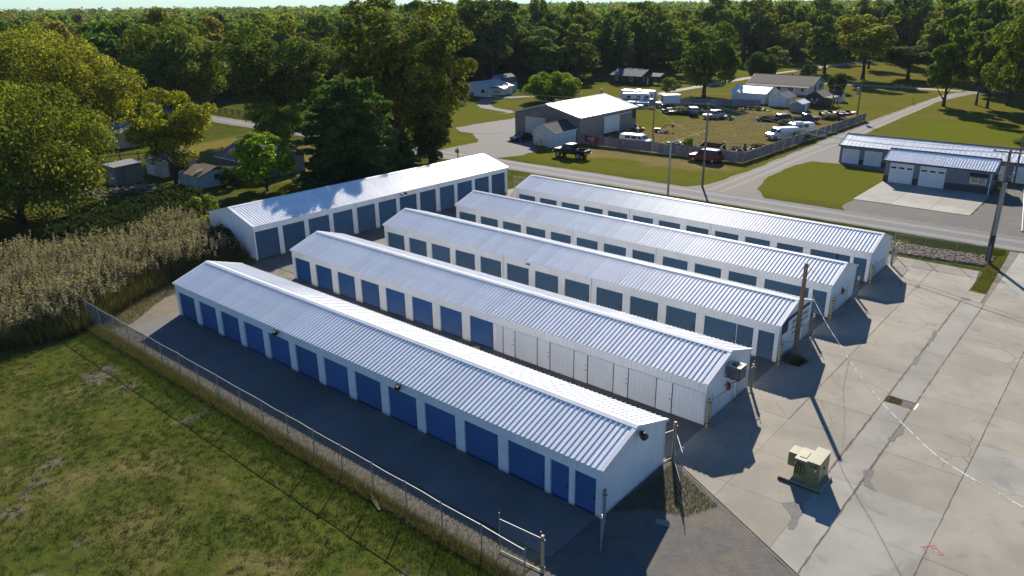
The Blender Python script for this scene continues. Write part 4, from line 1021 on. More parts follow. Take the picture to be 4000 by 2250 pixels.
mb.build('antlers', m_signw, t)
for py in (-2.4, 0.0, 2.4): MB().box(3.4, 3.55, py - 0.08, py + 0.08, 0, 2.1).build('lean_to_post', m_log, t)
MB().hexa([(2.2, -2.8, 2.2), (3.7, -2.8, 2.05), (3.7, 2.8, 2.05), (2.2, 2.8, 2.2), (2.2, -2.8, 2.28), (3.7, -2.8, 2.13), (3.7, 2.8, 2.13), (2.2, 2.8, 2.28)]).build('lean_to_roof', m_shingle, t)
t = gable_house('shed', 'little white shed with a dark gambrel roof at the right of the sheds', -62.6, -59.4, 190.2, 193.6, 1.3, 2.4, 'x', m_siding, m_darksh, 0.15, cat='shed')
wall_box(t, 'door', 'E', -0.6, 0.6, 0.0, 1.4, m_trim, 0.04, 0.035, 1.6)

# small white house, barn shed and canopy at the left of the workshop
t = gable_house('cottage', 'small white cottage half hidden behind the big tree, seen gable on', -146.5, -135.2, 150.5, 160.0, 2.2, 3.5, 'y', m_siding, M('pale_roof', (0.42, 0.40, 0.37), (0.36, 0.34, 0.31), 1.0, 0.7), 0.35, cat='house')
window(t, 'S', 3.0, 4.2, 1.0, 1.9, -4.75); window(t, 'S', -3.6, -2.4, 1.0, 1.9, -4.75)
for i, (x_, y_) in enumerate(((-139.6, 148.6), (-141.8, 148.9), (-143.4, 149.3))):
    q = thing('rubbish_bin', ('nearest', 'middle', 'farthest')[i] + ' dark blue bin in front of the white cottage', 'bin', (x_, y_, 0), R(20 * i))
    MB().hexa([(-0.3, -0.3, 0), (0.3, -0.3, 0), (0.3, 0.3, 0), (-0.3, 0.3, 0), (-0.38, -0.38, 1.0), (0.38, -0.38, 1.0), (0.38, 0.38, 1.0), (-0.38, 0.38, 1.0)]).build('bin_body', M('navy_plastic', (0.02, 0.035, 0.10), (0.016, 0.03, 0.08), 2.0, 0.5), q)
    MB().hexa([(-0.4, -0.42, 1.0), (0.4, -0.42, 1.0), (0.4, 0.4, 1.0), (-0.4, 0.4, 1.0), (-0.36, -0.36, 1.1), (0.36, -0.36, 1.1), (0.36, 0.36, 1.1), (-0.36, 0.36, 1.1)]).build('lid', M('navy_plastic', (0.02, 0.035, 0.10)), q)
t = thing('barn_shed', 'tall blue grey gambrel roofed shed behind the boat canopy', 'shed', (-141.3, 163.5, 0))
pr = [(-2.2, 0), (2.2, 0), (2.2, 2.4), (1.6, 3.7), (0, 4.5), (-1.6, 3.7), (-2.2, 2.4)]
MB().face([(x_, -3, z_) for x_, z_ in pr]).face([(x_, 3, z_) for x_, z_ in pr]).quad((-2.2, -3, 0), (-2.2, 3, 0), (-2.2, 3, 2.4), (-2.2, -3, 2.4)).quad((2.2, -3, 0), (2.2, 3, 0), (2.2, 3, 2.4), (2.2, -3, 2.4)).build('wall', M('pale_blue_siding', (0.36, 0.42, 0.48), (0.31, 0.36, 0.42), 1.0, 0.6), t)
for q in (-1, 1):
    for (xa, za), (xb, zb) in (((2.35, 2.3), (1.62, 3.76)), ((1.62, 3.76), (0, 4.58))):
        MB().hexa([(q * xa, -3.2, za), (q * xb, -3.2, zb), (q * xb, 3.2, zb), (q * xa, 3.2, za), (q * xa, -3.2, za + 0.08), (q * xb, -3.2, zb + 0.08), (q * xb, 3.2, zb + 0.08), (q * xa, 3.2, za + 0.08)]).build('roof_slope', m_blueroof, t)
wall_box(t, 'loft_hatch', 'S', -0.4, 0.4, 2.9, 3.7, m_dark, 0.04, 0.03, -3.0)
t = thing('canopy', 'blue and white arched boat canopy on posts beside the cottage drive', 'canopy', (-134.6, 153.4, 0), R(25))
mb = MB()
for i in range(8):
    a0, a1 = math.pi * i / 8, math.pi * (i + 1) / 8
    mb.quad((-2.3 * math.cos(a0), -2.2, 2.0 + 0.7 * math.sin(a0)), (-2.3 * math.cos(a1), -2.2, 2.0 + 0.7 * math.sin(a1)), (-2.3 * math.cos(a1), 2.2, 2.0 + 0.7 * math.sin(a1)), (-2.3 * math.cos(a0), 2.2, 2.0 + 0.7 * math.sin(a0)))
mb.build('cover', M('pale_canopy', (0.70, 0.74, 0.78), (0.62, 0.66, 0.72), 1.0, 0.5), t)
m_bl = M('bright_blue_sheet', (0.03, 0.12, 0.42), (0.025, 0.10, 0.34), 2.0, 0.5)
MB().quad((-2.3, -2.2, 0.3), (-2.3, 2.2, 0.3), (-2.3, 2.2, 2.0), (-2.3, -2.2, 2.0)).build('side_sheet', m_bl, t)
for px in (-2.25, 2.25):
    for py in (-2.15, 2.15): MB().tube([(px, py, 0), (px, py, 2.05)], 0.05, 6).build('post', m_galv, t)
def hull(name, label, loc, rz, L, W, H, mh, md, z0=0.0):
    t = thing(name, label, 'boat', (loc[0], loc[1], z0), R(rz))
    secs = []
    for f, wf, zf in ((-0.5, 0.85, 0.0), (-0.2, 1.0, 0.0), (0.15, 0.95, 0.05), (0.35, 0.65, 0.2), (0.5, 0.06, 0.45)):
        w_ = W / 2 * wf; x_ = L * f
        secs.append([(x_, -w_, H), (x_, -w_ * 0.75, H * 0.35 + zf * H), (x_, 0, zf * H), (x_, w_ * 0.75, H * 0.35 + zf * H), (x_, w_, H)])
    MB().loft(secs, True).build('hull', mh, t)
    ps = [(L * f, -W / 2 * wf) for f, wf in ((-0.5, 0.88), (-0.2, 1.04), (0.15, 0.99), (0.35, 0.68), (0.51, 0.06))]
    MB().prism(ps + [(x_, -y_) for x_, y_ in reversed(ps)], H, H + 0.07).build('deck', md, t)
    MB().box(-L * 0.38, L * 0.05, -W * 0.36, W * 0.36, H + 0.072, H + 0.08).build('cockpit', m_dark, t)
    MB().hexa([(L * 0.02, -W * 0.36, H + 0.07), (L * 0.10, -W * 0.34, H + 0.07), (L * 0.10, W * 0.34, H + 0.07), (L * 0.02, W * 0.36, H + 0.07), (-L * 0.01, -W * 0.32, H + 0.45), (0.0, -W * 0.32, H + 0.45), (0.0, W * 0.32, H + 0.45), (-L * 0.01, W * 0.32, H + 0.45)]).build('windscreen', m_glass, t)
    MB().box(-L * 0.3, -L * 0.22, -W * 0.3, -W * 0.05, H + 0.08, H + 0.4).box(-L * 0.3, -L * 0.22, W * 0.05, W * 0.3, H + 0.08, H + 0.4).build('seat', m_trim, t)
    MB().box(-L * 0.5 - 0.35, -L * 0.5, -0.2, 0.2, H * 0.3, H + 0.5).build('outboard_motor', m_dark, t)
    return t
hull('boat', 'white boat stored under the arched canopy', (-134.2, 152.6), 25, 4.2, 1.7, 0.7, m_trim, m_trim, 0.3)

# far porch house on the left
t = gable_house('porch_house', 'low grey roofed house with a bright white porch roof at far left', -214, -201, 116.0, 124.0, 2.5, 3.9, 'x', M('brick_tan', (0.22, 0.14, 0.10), (0.17, 0.11, 0.08), 2.0, 0.8), M('grey_shingle', (0.26, 0.25, 0.24), (0.20, 0.19, 0.18), 2.0, 0.9), 0.4, cat='house')
MB().box(-5.5, 3.5, -6.8, -4.0, 2.25, 2.38).build('porch_roof', m_brightroof, t)
for px in (-5.2, -1.0, 3.2): MB().box(px - 0.07, px + 0.07, -6.6, -6.45, 0, 2.25).build('porch_post', m_trim, t)
window(t, 'S', -4.5, -3.2, 0.9, 2.0, -4.0); window(t, 'S', 0.5, 1.8, 0.9, 2.0, -4.0)

# sheds and outbuildings in the shade at the left
m_oldblue = M('weathered_white_boards', (0.46, 0.50, 0.55), (0.36, 0.40, 0.45), 1.2, 0.75)
m_tin = M('rusty_tin_roof', (0.36, 0.27, 0.19), (0.26, 0.18, 0.12), 0.8, 0.6)
t = thing('shack', 'weathered white shack with a rusting tin roof and a hole in it', 'shed', (-100.5, 52.4, 0))
for nm, q in (('side_wall', [(-2.6, -2.6, 0), (2.5, -2.6, 0), (2.5, -2.6, 1.75), (-2.6, -2.6, 1.6)]), ('end_wall', [(2.5, -2.6, 0), (3.0, 2.6, 0), (3.0, 2.6, 2.3), (2.5, -2.6, 2.2)]), ('end_wall', [(-2.6, -2.6, 0), (-2.6, 2.6, 0), (-2.6, 2.6, 1.6), (-2.6, 0.0, 2.3), (-2.6, -2.6, 1.6)]), ('back_wall', [(-2.6, 2.6, 0), (3.0, 2.6, 0), (3.0, 2.6, 2.3), (-2.6, 2.6, 1.8)])):
    MB().face(q).build(nm, m_oldblue, t)
for i in range(9): MB().box(-2.62, 2.52, -2.66, -2.605, 0.04 + i * 0.185, 0.205 + i * 0.185).build('board', m_oldblue, t)
wall_box(t, 'window_hole', 'E', -0.3, 0.5, 0.95, 1.65, m_dark, 0.03, 0.02, 2.76)
n = 13
for i in range(n):
    x0_ = -0.6 + i * 0.30
    for s_, ya, yb, za, zb in ((1, -2.9, 0.0, 1.72, 2.75), (2, 0.0, 2.9, 2.75, 1.75)):
        if s_ == 1 and i == 8: ya_, za_ = -1.5, 2.2
        else: ya_, za_ = ya, za
        mb = MB()
        mb.hexa([(x0_, ya_, za_), (x0_ + 0.28, ya_, za_), (x0_ + 0.28, yb, zb), (x0_, yb, zb), (x0_, ya_, za_ + 0.02), (x0_ + 0.28, ya_, za_ + 0.05), (x0_ + 0.28, yb, zb + 0.05), (x0_, yb, zb + 0.02)])
        mb.build('tin_sheet', m_tin, t)
MB().hexa([(1.5, -2.2, 2.1), (2.3, -2.4, 2.25), (2.2, -1.4, 2.5), (1.4, -1.3, 2.42), (1.5, -2.2, 2.13), (2.3, -2.4, 2.28), (2.2, -1.4, 2.53), (1.4, -1.3, 2.45)]).build('loose_sheet', m_tan, t)
MB().hexa([(-2.7, -2.7, 1.62), (-0.62, -2.7, 1.66), (-0.62, 0.0, 2.4), (-2.7, 0.0, 2.35), (-2.7, -2.7, 1.68), (-0.62, -2.7, 1.72), (-0.62, 0.0, 2.46), (-2.7, 0.0, 2.41)]).hexa([(-2.7, 2.7, 1.62), (-0.62, 2.7, 1.66), (-0.62, 0.0, 2.4), (-2.7, 0.0, 2.35), (-2.7, 2.7, 1.68), (-0.62, 2.7, 1.72), (-0.62, 0.0, 2.46), (-2.7, 0.0, 2.41)]).build('bare_roof_boards', m_rust, t)
t = gable_house('shed', 'old shed with a blue tarp on its roof behind the yellow tree', -113.6, -108.8, 50.2, 55.5, 2.3, 3.2, 'x', m_oldblue, m_galv, 0.25, cat='shed')
MB().hexa([(-0.6, -2.85, 2.38), (2.4, -2.85, 2.38), (2.4, 0, 3.34), (-0.6, 0, 3.34), (-0.6, -2.85, 2.40), (2.4, -2.85, 2.40), (2.4, 0, 3.36), (-0.6, 0, 3.36)]).build('tarp', m_bl, t)
wall_box(t, 'door_hole', 'E', -1.6, 1.4, 0.0, 2.0, m_dark, 0.03, 0.02, 2.4)
t = thing('lean_to', 'flat roofed grey lean-to shed in deep shade at the left', 'shed', (-110.4, 45.6, 0))
MB().box(-1.9, 1.6, -1.9, 1.9, 0, 2.55).build('wall', m_bluegrey, t)
MB().hexa([(-2.1, -2.1, 2.56), (1.8, -2.1, 2.56), (1.8, 2.1, 2.75), (-2.1, 2.1, 2.75), (-2.1, -2.1, 2.63), (1.8, -2.1, 2.63), (1.8, 2.1, 2.82), (-2.1, 2.1, 2.82)]).build('roof_slope', m_galv, t)
wall_box(t, 'door', 'E', -0.6, 0.6, 0.0, 2.0, m_greyw, 0.04, 0.02, 1.6)
t = gable_house('tarped_building', 'cream building with a blue tarpaulin over half its white roof', -147.2, -138.4, 57.2, 64.5, 2.7, 3.5, 'x', M('cream_sheet', (0.55, 0.51, 0.42), (0.47, 0.44, 0.36), 1.0, 0.7), m_brightroof, 0.2, rib=0.6)
MB().hexa([(-4.5, -3.8, 2.80), (2.2, -3.8, 2.80), (3.2, 0, 3.62), (-4.5, 0, 3.62), (-4.5, -3.8, 2.82), (2.2, -3.8, 2.82), (3.2, 0, 3.64), (-4.5, 0, 3.64)]).build('tarp', m_bl, t)
t = thing('antenna_mast', 'thin lattice antenna mast beside the tarped building', 'antenna', (-141.0, 66.5, 0))
mb = MB()
for a in range(3):
    an = a * 2.094; mb.tube([(0.2 * math.cos(an), 0.2 * math.sin(an), 0), (0.12 * math.cos(an), 0.12 * math.sin(an), 9)], 0.025, 4)
    for i in range(11): mb.bar((0.2 * math.cos(an), 0.2 * math.sin(an), i * 0.8), (0.19 * math.cos(an + 2.094), 0.19 * math.sin(an + 2.094), i * 0.8 + 0.6), 0.02)
mb.build('lattice', m_galv, t)
t = gable_house('house', 'house with a tan shingle roof partly hidden behind the pine', -106.2, -96.5, 57.6, 66.0, 2.5, 4.2, 'x', m_bluegrey, m_tanshingle, 0.4, cat='house')
window(t, 'W', -1.0, 0.2, 1.0, 2.0, -4.85)
# rail fences, swing frame
def rail_fence(label, p0, p1, n, h, mat, rails=3):
    p0 = Vector(p0); p1 = Vector(p1); L = (p1 - p0).length
    t = thing('rail_fence', label, 'fence', (p0.x, p0.y, 0), math.atan2((p1 - p0).y, (p1 - p0).x))
    me = MB().box(-0.07, 0.07, -0.07, 0.07, 0, h + 0.1).mesh('post', mat)
    for i in range(n + 1): put('post', me, t, (L * i / n, 0, 0))
    for k_ in range(rails): MB().box(0, L, -0.10, -0.06, h * (k_ + 0.6) / rails, h * (k_ + 0.6) / rails + 0.13).build('rail', mat, t)
    return t
rail_fence('dark wooden rail fence beyond the road at the left', (-172, 92.5), (-128, 92.3), 16, 1.25, m_log)
rail_fence('dark pipe pen fence behind the shade sheds', (-125.0, 48.6), (-122.5, 56.0), 3, 1.7, m_log, 2)
t = thing('clothes_post', 'dark T shaped clothes line post in the dry grass', 'post', (-113.5, 66.5, 0))
MB().bar((0, 0, 0), (0, 0, 3.2), 0.10).bar((-1.0, -0.8, 3.2), (1.0, 0.8, 3.35), 0.12).build('post', m_log, t)
# board fence round the scrap yard: each sheet its own piece
m_fp = M('mauve_sheet_metal', (0.285, 0.235, 0.225), (0.215, 0.172, 0.165), 1.2, 0.75, rnd=0.14, streak=True)
m_fp2 = M('grey_sheet_metal', (0.34, 0.325, 0.315), (0.26, 0.25, 0.24), 1.2, 0.7, rnd=0.14, streak=True)
def sheet_fence(label, p0, p1, w, h, seed):
    r = random.Random(seed); p0 = Vector(p0); p1 = Vector(p1); L = (p1 - p0).length; n = int(L / w); w = L / n
    t = thing('sheet_fence', label, 'fence', (p0.x, p0.y, 0), math.atan2((p1 - p0).y, (p1 - p0).x))
    def sheetm(nm, m):
        mb = MB(); k_ = 6; q = w * 1.02 / k_
        for i in range(k_):
            mb.quad((i * q, 0, 0.05), (i * q + q * 0.5, -0.03, 0.05), (i * q + q * 0.5, -0.03, h), (i * q, 0, h)); mb.quad((i * q + q * 0.5, -0.03, 0.05), ((i + 1) * q, 0, 0.05), ((i + 1) * q, 0, h), (i * q + q * 0.5, -0.03, h))
        return mb.mesh(nm, m)
    A, B = sheetm('metal_sheet', m_fp), sheetm('metal_sheet', m_fp2)
    for i in range(n):
        o = put('metal_sheet', B if r.random() < 0.12 else A, t, (i * w, r.uniform(-0.03, 0.03), r.uniform(-0.04, 0.06))); o.rotation_euler = (R(r.uniform(-3, 3)), R(r.uniform(-0.8, 0.8)), 0)
    pm = MB().tube([(0, 0, 0), (0, 0, h + 0.25)], 0.04, 6).mesh('post', m_galv)
    for i in range(0, n + 1, 3): put('post', pm, t, (i * w, -0.14, 0))
    MB().tube([(0, -0.14, h + 0.1), (L, -0.14, h + 0.1)], 0.02, 5).build('rail', m_galv, t)
    return t
sheet_fence('long mauve sheet metal fence facing the road in front of the scrap yard', (-77.3, 108.9), (-47.3, 109.8), 1.1, 1.62, 3)
sheet_fence('mauve sheet metal fence along the gravel lane beside the white vans', (-47.3, 109.9), (-45.9, 164.4), 1.1, 1.55, 4)
sheet_fence('dark sheet fence at the back of the scrap yard under the round tree', (-91.5, 163.4), (-71.5, 172.6), 1.2, 1.5, 5)
t = thing('banner', 'red banner with white lettering hung on the sheet metal fence', 'banner', (-75.6, 108.62, 0))
mb = MB(); k_ = 8
for i in range(k_):
    a, b = 2.95 * i / k_, 2.95 * (i + 1) / k_; mb.quad((a, 0.05 * math.sin(i * 1.4) - 0.06, 0.62), (b, 0.05 * math.sin(i * 1.4 + 1.4) - 0.06, 0.62), (b, 0.02 * math.sin(i + 1) - 0.06, 1.62), (a, 0.02 * math.sin(i) - 0.06, 1.62))
mb.build('cloth', M('red_banner', (0.45, 0.025, 0.04), (0.38, 0.02, 0.035), 1.0, 0.6), t)
MB().box(0.7, 1.35, -0.145, -0.14, 0.95, 1.35).build('picture', M('banner_grey', (0.45, 0.42, 0.45), (0.3, 0.25, 0.3), 4.0, 0.6), t)
mb = MB()
for a, b in (((1.3, 1.0), (1.65, 1.4)), ((1.65, 1.4), (1.72, 1.05)), ((1.85, 1.0), (1.95, 1.5)), ((1.5, 1.15), (1.75, 1.2)), ((1.3, 0.82), (2.1, 0.82)), ((1.95, 1.25), (2.1, 1.05))): mb.bar((a[0], -0.15, a[1]), (b[0], -0.15, b[1]), 0.02, 0.07, (0, 0, 1))
mb.build('lettering', m_signw, t)
# ------------------------------------------------------------------ vehicles (front towards +x)
def paint(name, c, rough=0.28):
    return M(name, c, tuple(x * 0.85 for x in c), 0.6, rough, spec=0.6)
def wheel(t, x, y, r, w=0.24, rim=None):
    o = MB().tube([(0, -w / 2, 0), (0, -w / 2 + 0.03, 0), (0, w / 2 - 0.03, 0), (0, w / 2, 0)], [r * 0.9, r, r, r * 0.9], 16).build('wheel', m_tyre, t, (x, y, r))
    s = -1 if y < 0 else 1
    mb = MB(); mb.tube([(0, s * (w / 2 - 0.01), 0), (0, s * (w / 2 + 0.012), 0)], r * 0.62, 12)
    for k_ in range(5):
        a = k_ * 2 * math.pi / 5; mb.bar((0, s * (w / 2 + 0.016), 0), (r * 0.58 * math.cos(a), s * (w / 2 + 0.016), r * 0.58 * math.sin(a)), 0.07, 0.012, (0, 1, 0))
    mb.build('rim', rim or m_rim, o)
def body_loft(prof, w, inset=0.05, edge=0.10):
    """Side outline swept across the width with softened shoulders."""
    cx = sum(p[0] for p in prof) / len(prof); cz = sum(p[1] for p in prof) / len(prof)
    def ins(d): return [(x + (cx - x) / max(0.01, math.hypot(cx - x, cz - z)) * d, z + (cz - z) / max(0.01, math.hypot(cx - x, cz - z)) * d) for x, z in prof]
    secs = []
    for y, d in ((-w / 2, inset), (-w / 2 + edge * 0.4, inset * 0.35), (-w / 2 + edge, 0), (w / 2 - edge, 0), (w / 2 - edge * 0.4, inset * 0.35), (w / 2, inset)):
        secs.append([(x, y, z) for x, z in ins(d)])
    return MB().loft(secs)
def greenhouse(prof, w, zb, k, edge=0.0):
    """Cabin: outline with sides leaning inwards as they rise."""
    return MB().loft([[(x, s * (w / 2 - (z - zb) * k), z) for x, z in prof] for s in (-1, 1)])
def side_glass(t, pts, w, zb, k):
    for s in (-1, 1):
        q = [(x, s * (w / 2 - (z - zb) * k + 0.008), z) for x, z in pts]
        MB().face(q).build('side_window', m_glass, t)
def cross_glass(t, name, a, b, w, zb, k, out):
    (xa, za), (xb, zb2) = a, b
    ha = w / 2 - (za - zb) * k - 0.09; hb = w / 2 - (zb2 - zb) * k - 0.09
    MB().quad((xa + out, -ha, za), (xa + out, ha, za), (xb + out, hb, zb2), (xb + out, -hb, zb2)).build(name, m_glass, t)
def lamps(t, xf, xr, w, zf, zr):
    for s in (-1, 1):
        MB().box(xf - 0.03, xf + 0.012, s * (w / 2 - 0.38) - 0.15, s * (w / 2 - 0.38) + 0.15, zf - 0.09, zf + 0.09).build('headlight', m_chrome, t)
        MB().box(xr - 0.012, xr + 0.03, s * (w / 2 - 0.16) - 0.09, s * (w / 2 - 0.16) + 0.09, zr - 0.14, zr + 0.14).build('tail_light', m_red, t)
def suv(name, label, loc, rz, pm, L=5.0, H=1.85, W=1.95, cat='car', roof=None, wh=True, wagon=True):
    t = thing(name, label, cat, (loc[0], loc[1], 0.0), R(rz)); f, b = L / 2, -L / 2; z1 = H * 0.58
    body_loft([(f - 0.12, 0.36), (f, 0.62), (f - 0.06, z1 * 0.86), (f - 0.28, z1 * 0.95), (f - 1.35, z1 + 0.02), (b + 0.12, z1 + 0.02), (b, z1 * 0.75), (b + 0.04, 0.50), (b + 0.22, 0.34)], W).build('body', pm, t)
    xr_ = b + 0.16 if wagon else b + 1.0
    g_ = [(f - 1.30, z1), (f - 2.02, H - 0.05), (f - 2.3, H), (xr_ + 0.45, H), (xr_ + 0.22, H - 0.06), (xr_, z1)]
    if not wagon: g_ = [(f - 1.30, z1), (f - 2.02, H - 0.05), (f - 2.3, H), (xr_ + 0.75, H - 0.02), (xr_, z1)]
    greenhouse(g_, W - 0.08, z1, 0.24).build('cabin', roof or pm, t)
    zt = H - 0.13; zl = z1 + 0.07
    side_glass(t, [(f - 1.52, zl), (f - 2.05, zt), (f - 2.45, zt), (f - 2.45, zl)], W - 0.08, z1, 0.24)
    side_glass(t, [(f - 2.55, zl), (f - 2.55, zt), (f - 3.35, zt), (f - 3.35, zl)], W - 0.08, z1, 0.24)
    if wagon: side_glass(t, [(f - 3.45, zl), (f - 3.45, zt), (b + 0.45, zt), (b + 0.32, zl)], W - 0.08, z1, 0.24)
    cross_glass(t, 'windscreen', (f - 1.36, z1 + 0.06), (f - 1.98, H - 0.10), W - 0.08, z1, 0.24, 0.02)
    cross_glass(t, 'rear_window', (xr_ + 0.03, z1 + 0.1), (xr_ + (0.18 if wagon else 0.62), H - 0.12), W - 0.08, z1, 0.24, -0.02)
    for x_ in (f - 0.95, b + 1.0):
        for s in (-1, 1): wheel(t, x_, s * (W / 2 - 0.10), 0.37)
    lamps(t, f - 0.05, b + 0.03, W, 0.78, 0.95)
    MB().box(f - 0.10, f + 0.06, -W / 2 + 0.12, W / 2 - 0.12, 0.42, 0.58).build('bumper', pm, t); MB().box(b - 0.06, b + 0.1, -W / 2 + 0.12, W / 2 - 0.12, 0.42, 0.58).build('bumper', pm, t)
    return t
def pickup(name, label, loc, rz, pm, L=5.9, H=1.95, W=2.0, lift=0.16, crew=True, z0=0.0):
    t = thing(name, label, 'pickup truck', (loc[0], loc[1], z0), R(rz)); f, b = L / 2, -L / 2; q = lift; z1 = 1.16 + q; cabr = f - 1.5 - (2.1 if crew else 1.5)
    body_loft([(f - 0.05, 0.50 + q), (f, 0.75 + q), (f - 0.04, 1.05 + q), (f - 0.2, 1.13 + q), (f - 1.5, z1), (cabr, z1), (cabr, 0.46 + q), (f - 0.2, 0.42 + q)], W).build('body', pm, t)
    g_ = [(f - 1.42, z1), (f - 2.0, H + q - 0.06), (f - 2.25, H + q), (cabr + 0.2, H + q), (cabr + 0.06, H + q - 0.06), (cabr, z1)]
    greenhouse(g_, W - 0.1, z1, 0.22).build('cabin', pm, t)
    zl, zt = z1 + 0.06, H + q - 0.14
    side_glass(t, [(f - 1.62, zl), (f - 2.05, zt), (f - 2.55, zt), (f - 2.55, zl)], W - 0.1, z1, 0.22)
    side_glass(t, [(f - 2.65, zl), (f - 2.65, zt), (cabr + 0.15, zt), (cabr + 0.12, zl)], W - 0.1, z1, 0.22)
    cross_glass(t, 'windscreen', (f - 1.48, z1 + 0.05), (f - 1.97, H + q - 0.1), W - 0.1, z1, 0.22, 0.02)
    cross_glass(t, 'rear_window', (cabr + 0.0, z1 + 0.1), (cabr + 0.05, H + q - 0.14), W - 0.1, z1, 0.22, -0.02)
    mb = MB(); c = cabr - 0.05
    mb.box(b, c, -W / 2 + 0.02, W / 2 - 0.02, 0.55 + q, 0.66 + q)
    for s in (-1, 1): mb.box(b, c, min(s * (W / 2 - 0.02), s * (W / 2 - 0.14)), max(s * (W / 2 - 0.02), s * (W / 2 - 0.14)), 0.662 + q, 1.14 + q)
    mb.box(c - 0.08, c, -W / 2 + 0.142, W / 2 - 0.142, 0.662 + q, 1.14 + q)
    mb.build('bed', M('matte_bed_liner', (0.016, 0.016, 0.017), (0.012, 0.012, 0.013), 2.0, 0.9, spec=0.1) if pm is p_black else pm, t)
    MB().box(b, b + 0.09, -W / 2 + 0.145, W / 2 - 0.145, 0.665 + q, 1.12 + q).build('tailgate', pm, t)
    for x_ in (f - 0.98, b + 1.15):
        for s in (-1, 1): wheel(t, x_, s * (W / 2 - 0.10), 0.36 + q * 0.6, 0.3)
    lamps(t, f - 0.03, b - 0.02, W, 0.88 + q, 0.95 + q)
    MB().box(f - 0.06, f + 0.10, -W / 2 + 0.08, W / 2 - 0.08, 0.52 + q, 0.70 + q).build('bumper', m_chrome, t); MB().box(b - 0.16, b - 0.015, -W / 2 + 0.08, W / 2 - 0.08, 0.52 + q, 0.68 + q).build('bumper', m_chrome, t)
    MB().box(b + 0.6, f - 0.6, -0.5, 0.5, 0.34 + q, 0.50 + q).build('chassis', m_dark, t)
    return t
def van(name, label, loc, rz, pm, L=5.6, H=2.05, W=2.0, windows=False, rooftop=False):
    t = thing(name, label, 'van', (loc[0], loc[1], 0.0), R(rz)); f, b = L / 2, -L / 2
    body_loft([(f - 0.12, 0.38), (f, 0.62), (f - 0.05, 1.02), (f - 0.75, 1.22), (b + 0.02, 1.25), (b, 0.8), (b + 0.05, 0.45), (b + 0.2, 0.36)], W).build('body', pm, t)
    g_ = [(f - 0.68, 1.2), (f - 1.35, H - 0.10), (f - 1.7, H), (b + 0.25, H), (b + 0.06, H - 0.1), (b + 0.02, 1.2)]
    greenhouse(g_, W - 0.03, 1.2, 0.12).build('cargo_body', pm, t)
    side_glass(t, [(f - 0.92, 1.28), (f - 1.40, H - 0.22), (f - 1.9, H - 0.22), (f - 1.9, 1.28)], W - 0.03, 1.2, 0.12)
    if windows:
        for a in (f - 2.1, f - 3.3): side_glass(t, [(a, 1.28), (a, H - 0.2), (a - 1.0, H - 0.2), (a - 1.0, 1.28)], W - 0.03, 1.2, 0.12)
    cross_glass(t, 'windscreen', (f - 0.73, 1.27), (f - 1.30, H - 0.15), W - 0.03, 1.2, 0.12, 0.02)
    cross_glass(t, 'rear_window', (b + 0.03, 1.3), (b + 0.05, H - 0.25), W - 0.03, 1.2, 0.12, -0.02)
    for x_ in (f - 0.95, b + 1.1):
        for s in (-1, 1): wheel(t, x_, s * (W / 2 - 0.10), 0.36)
    lamps(t, f - 0.04, b + 0.02, W, 0.85, 1.0)
    MB().box(f - 0.08, f + 0.08, -W / 2 + 0.1, W / 2 - 0.1, 0.42, 0.58).build('bumper', m_dark, t); MB().box(b - 0.10, b + 0.03, -W / 2 + 0.1, W / 2 - 0.1, 0.42, 0.58).build('bumper', m_dark, t)
    if rooftop:
        MB().box(-0.6, 1.0, -0.55, 0.55, H + 0.005, H + 0.18).build('raised_vent', pm, t)
    return t
p_black = paint('black_car_paint', (0.012, 0.012, 0.014)); p_maroon = paint('maroon_car_paint', (0.16, 0.008, 0.016))
p_white = paint('white_car_paint', (0.72, 0.73, 0.74)); p_silver = paint('silver_car_paint', (0.42, 0.42, 0.43), 0.25)
p_navy = paint('navy_car_paint', (0.015, 0.03, 0.08)); p_teal = paint('blue_van_paint', (0.025, 0.10, 0.20)); p_grey = paint('dark_grey_paint', (0.055, 0.058, 0.065))
p_lblue = paint('light_blue_paint', (0.10, 0.26, 0.45))
tk = pickup('pickup_truck', 'lifted black pickup truck parked on the grass verge before the white shed', (-70.6, 97.9), 183, p_black, lift=0.28)
MB().box(-1.0, -0.7, -0.4, -0.1, 0.95, 1.45).build('bed_load', m_tan, tk); MB().box(-2.93, -2.88, -0.8, 0.8, 1.43, 1.47).build('tailgate_strip', M('sign_yellow', (0.45, 0.36, 0.06)), tk)
suv('sport_utility_vehicle', 'dark red sport utility vehicle on the verge by the sheet fence', (-52.4, 107.7), 181, p_maroon, 5.1, 1.95)
suv('car', 'black coupe parked beside the white shed', (-86.9, 105.6), 258, p_black, 4.7, 1.42, 1.85, wagon=False)
van('cargo_van', 'plain white cargo van by the lane fence, nearest of the two vans', (-50.9, 134.0), 231, p_white)
van('passenger_van', 'white conversion van with side windows behind the cargo van', (-50.7, 140.8), 231, p_white, windows=True, rooftop=True)
suv('sport_utility_vehicle', 'silver sport utility vehicle with a sun struck bonnet in the scrap yard', (-71.9, 149.8), 245, p_silver, 4.5, 1.7)
suv('sport_utility_vehicle', 'dark wagon in the weeds behind the white vans', (-57.9, 153.6), 50, p_grey, 4.4, 1.68)
pickup('pickup_truck', 'old dark pickup truck behind the white vans', (-54.6, 154.6), 46, p_navy, 5.4, 1.8, lift=0.05, crew=False)
van('van', 'blue van facing away in the dry scrap yard grass', (-77.6, 151.6), 130, p_teal, 4.4, 1.8, 1.8)
suv('car', 'dark stripped car sinking into weeds near the box trailer', (-82.9, 151.0), 150, p_navy, 4.2, 1.25, 1.75, wagon=False)
van('service_van', 'white and blue service van just inside the road fence', (-68.2, 113.2), 5, p_white, 5.4, 1.9, windows=True)
pickup('utility_truck', 'light blue utility truck beside the workshop roof corner', (-91.3, 157.0), 30, p_lblue, 5.6, 1.9, lift=0.1, crew=False)
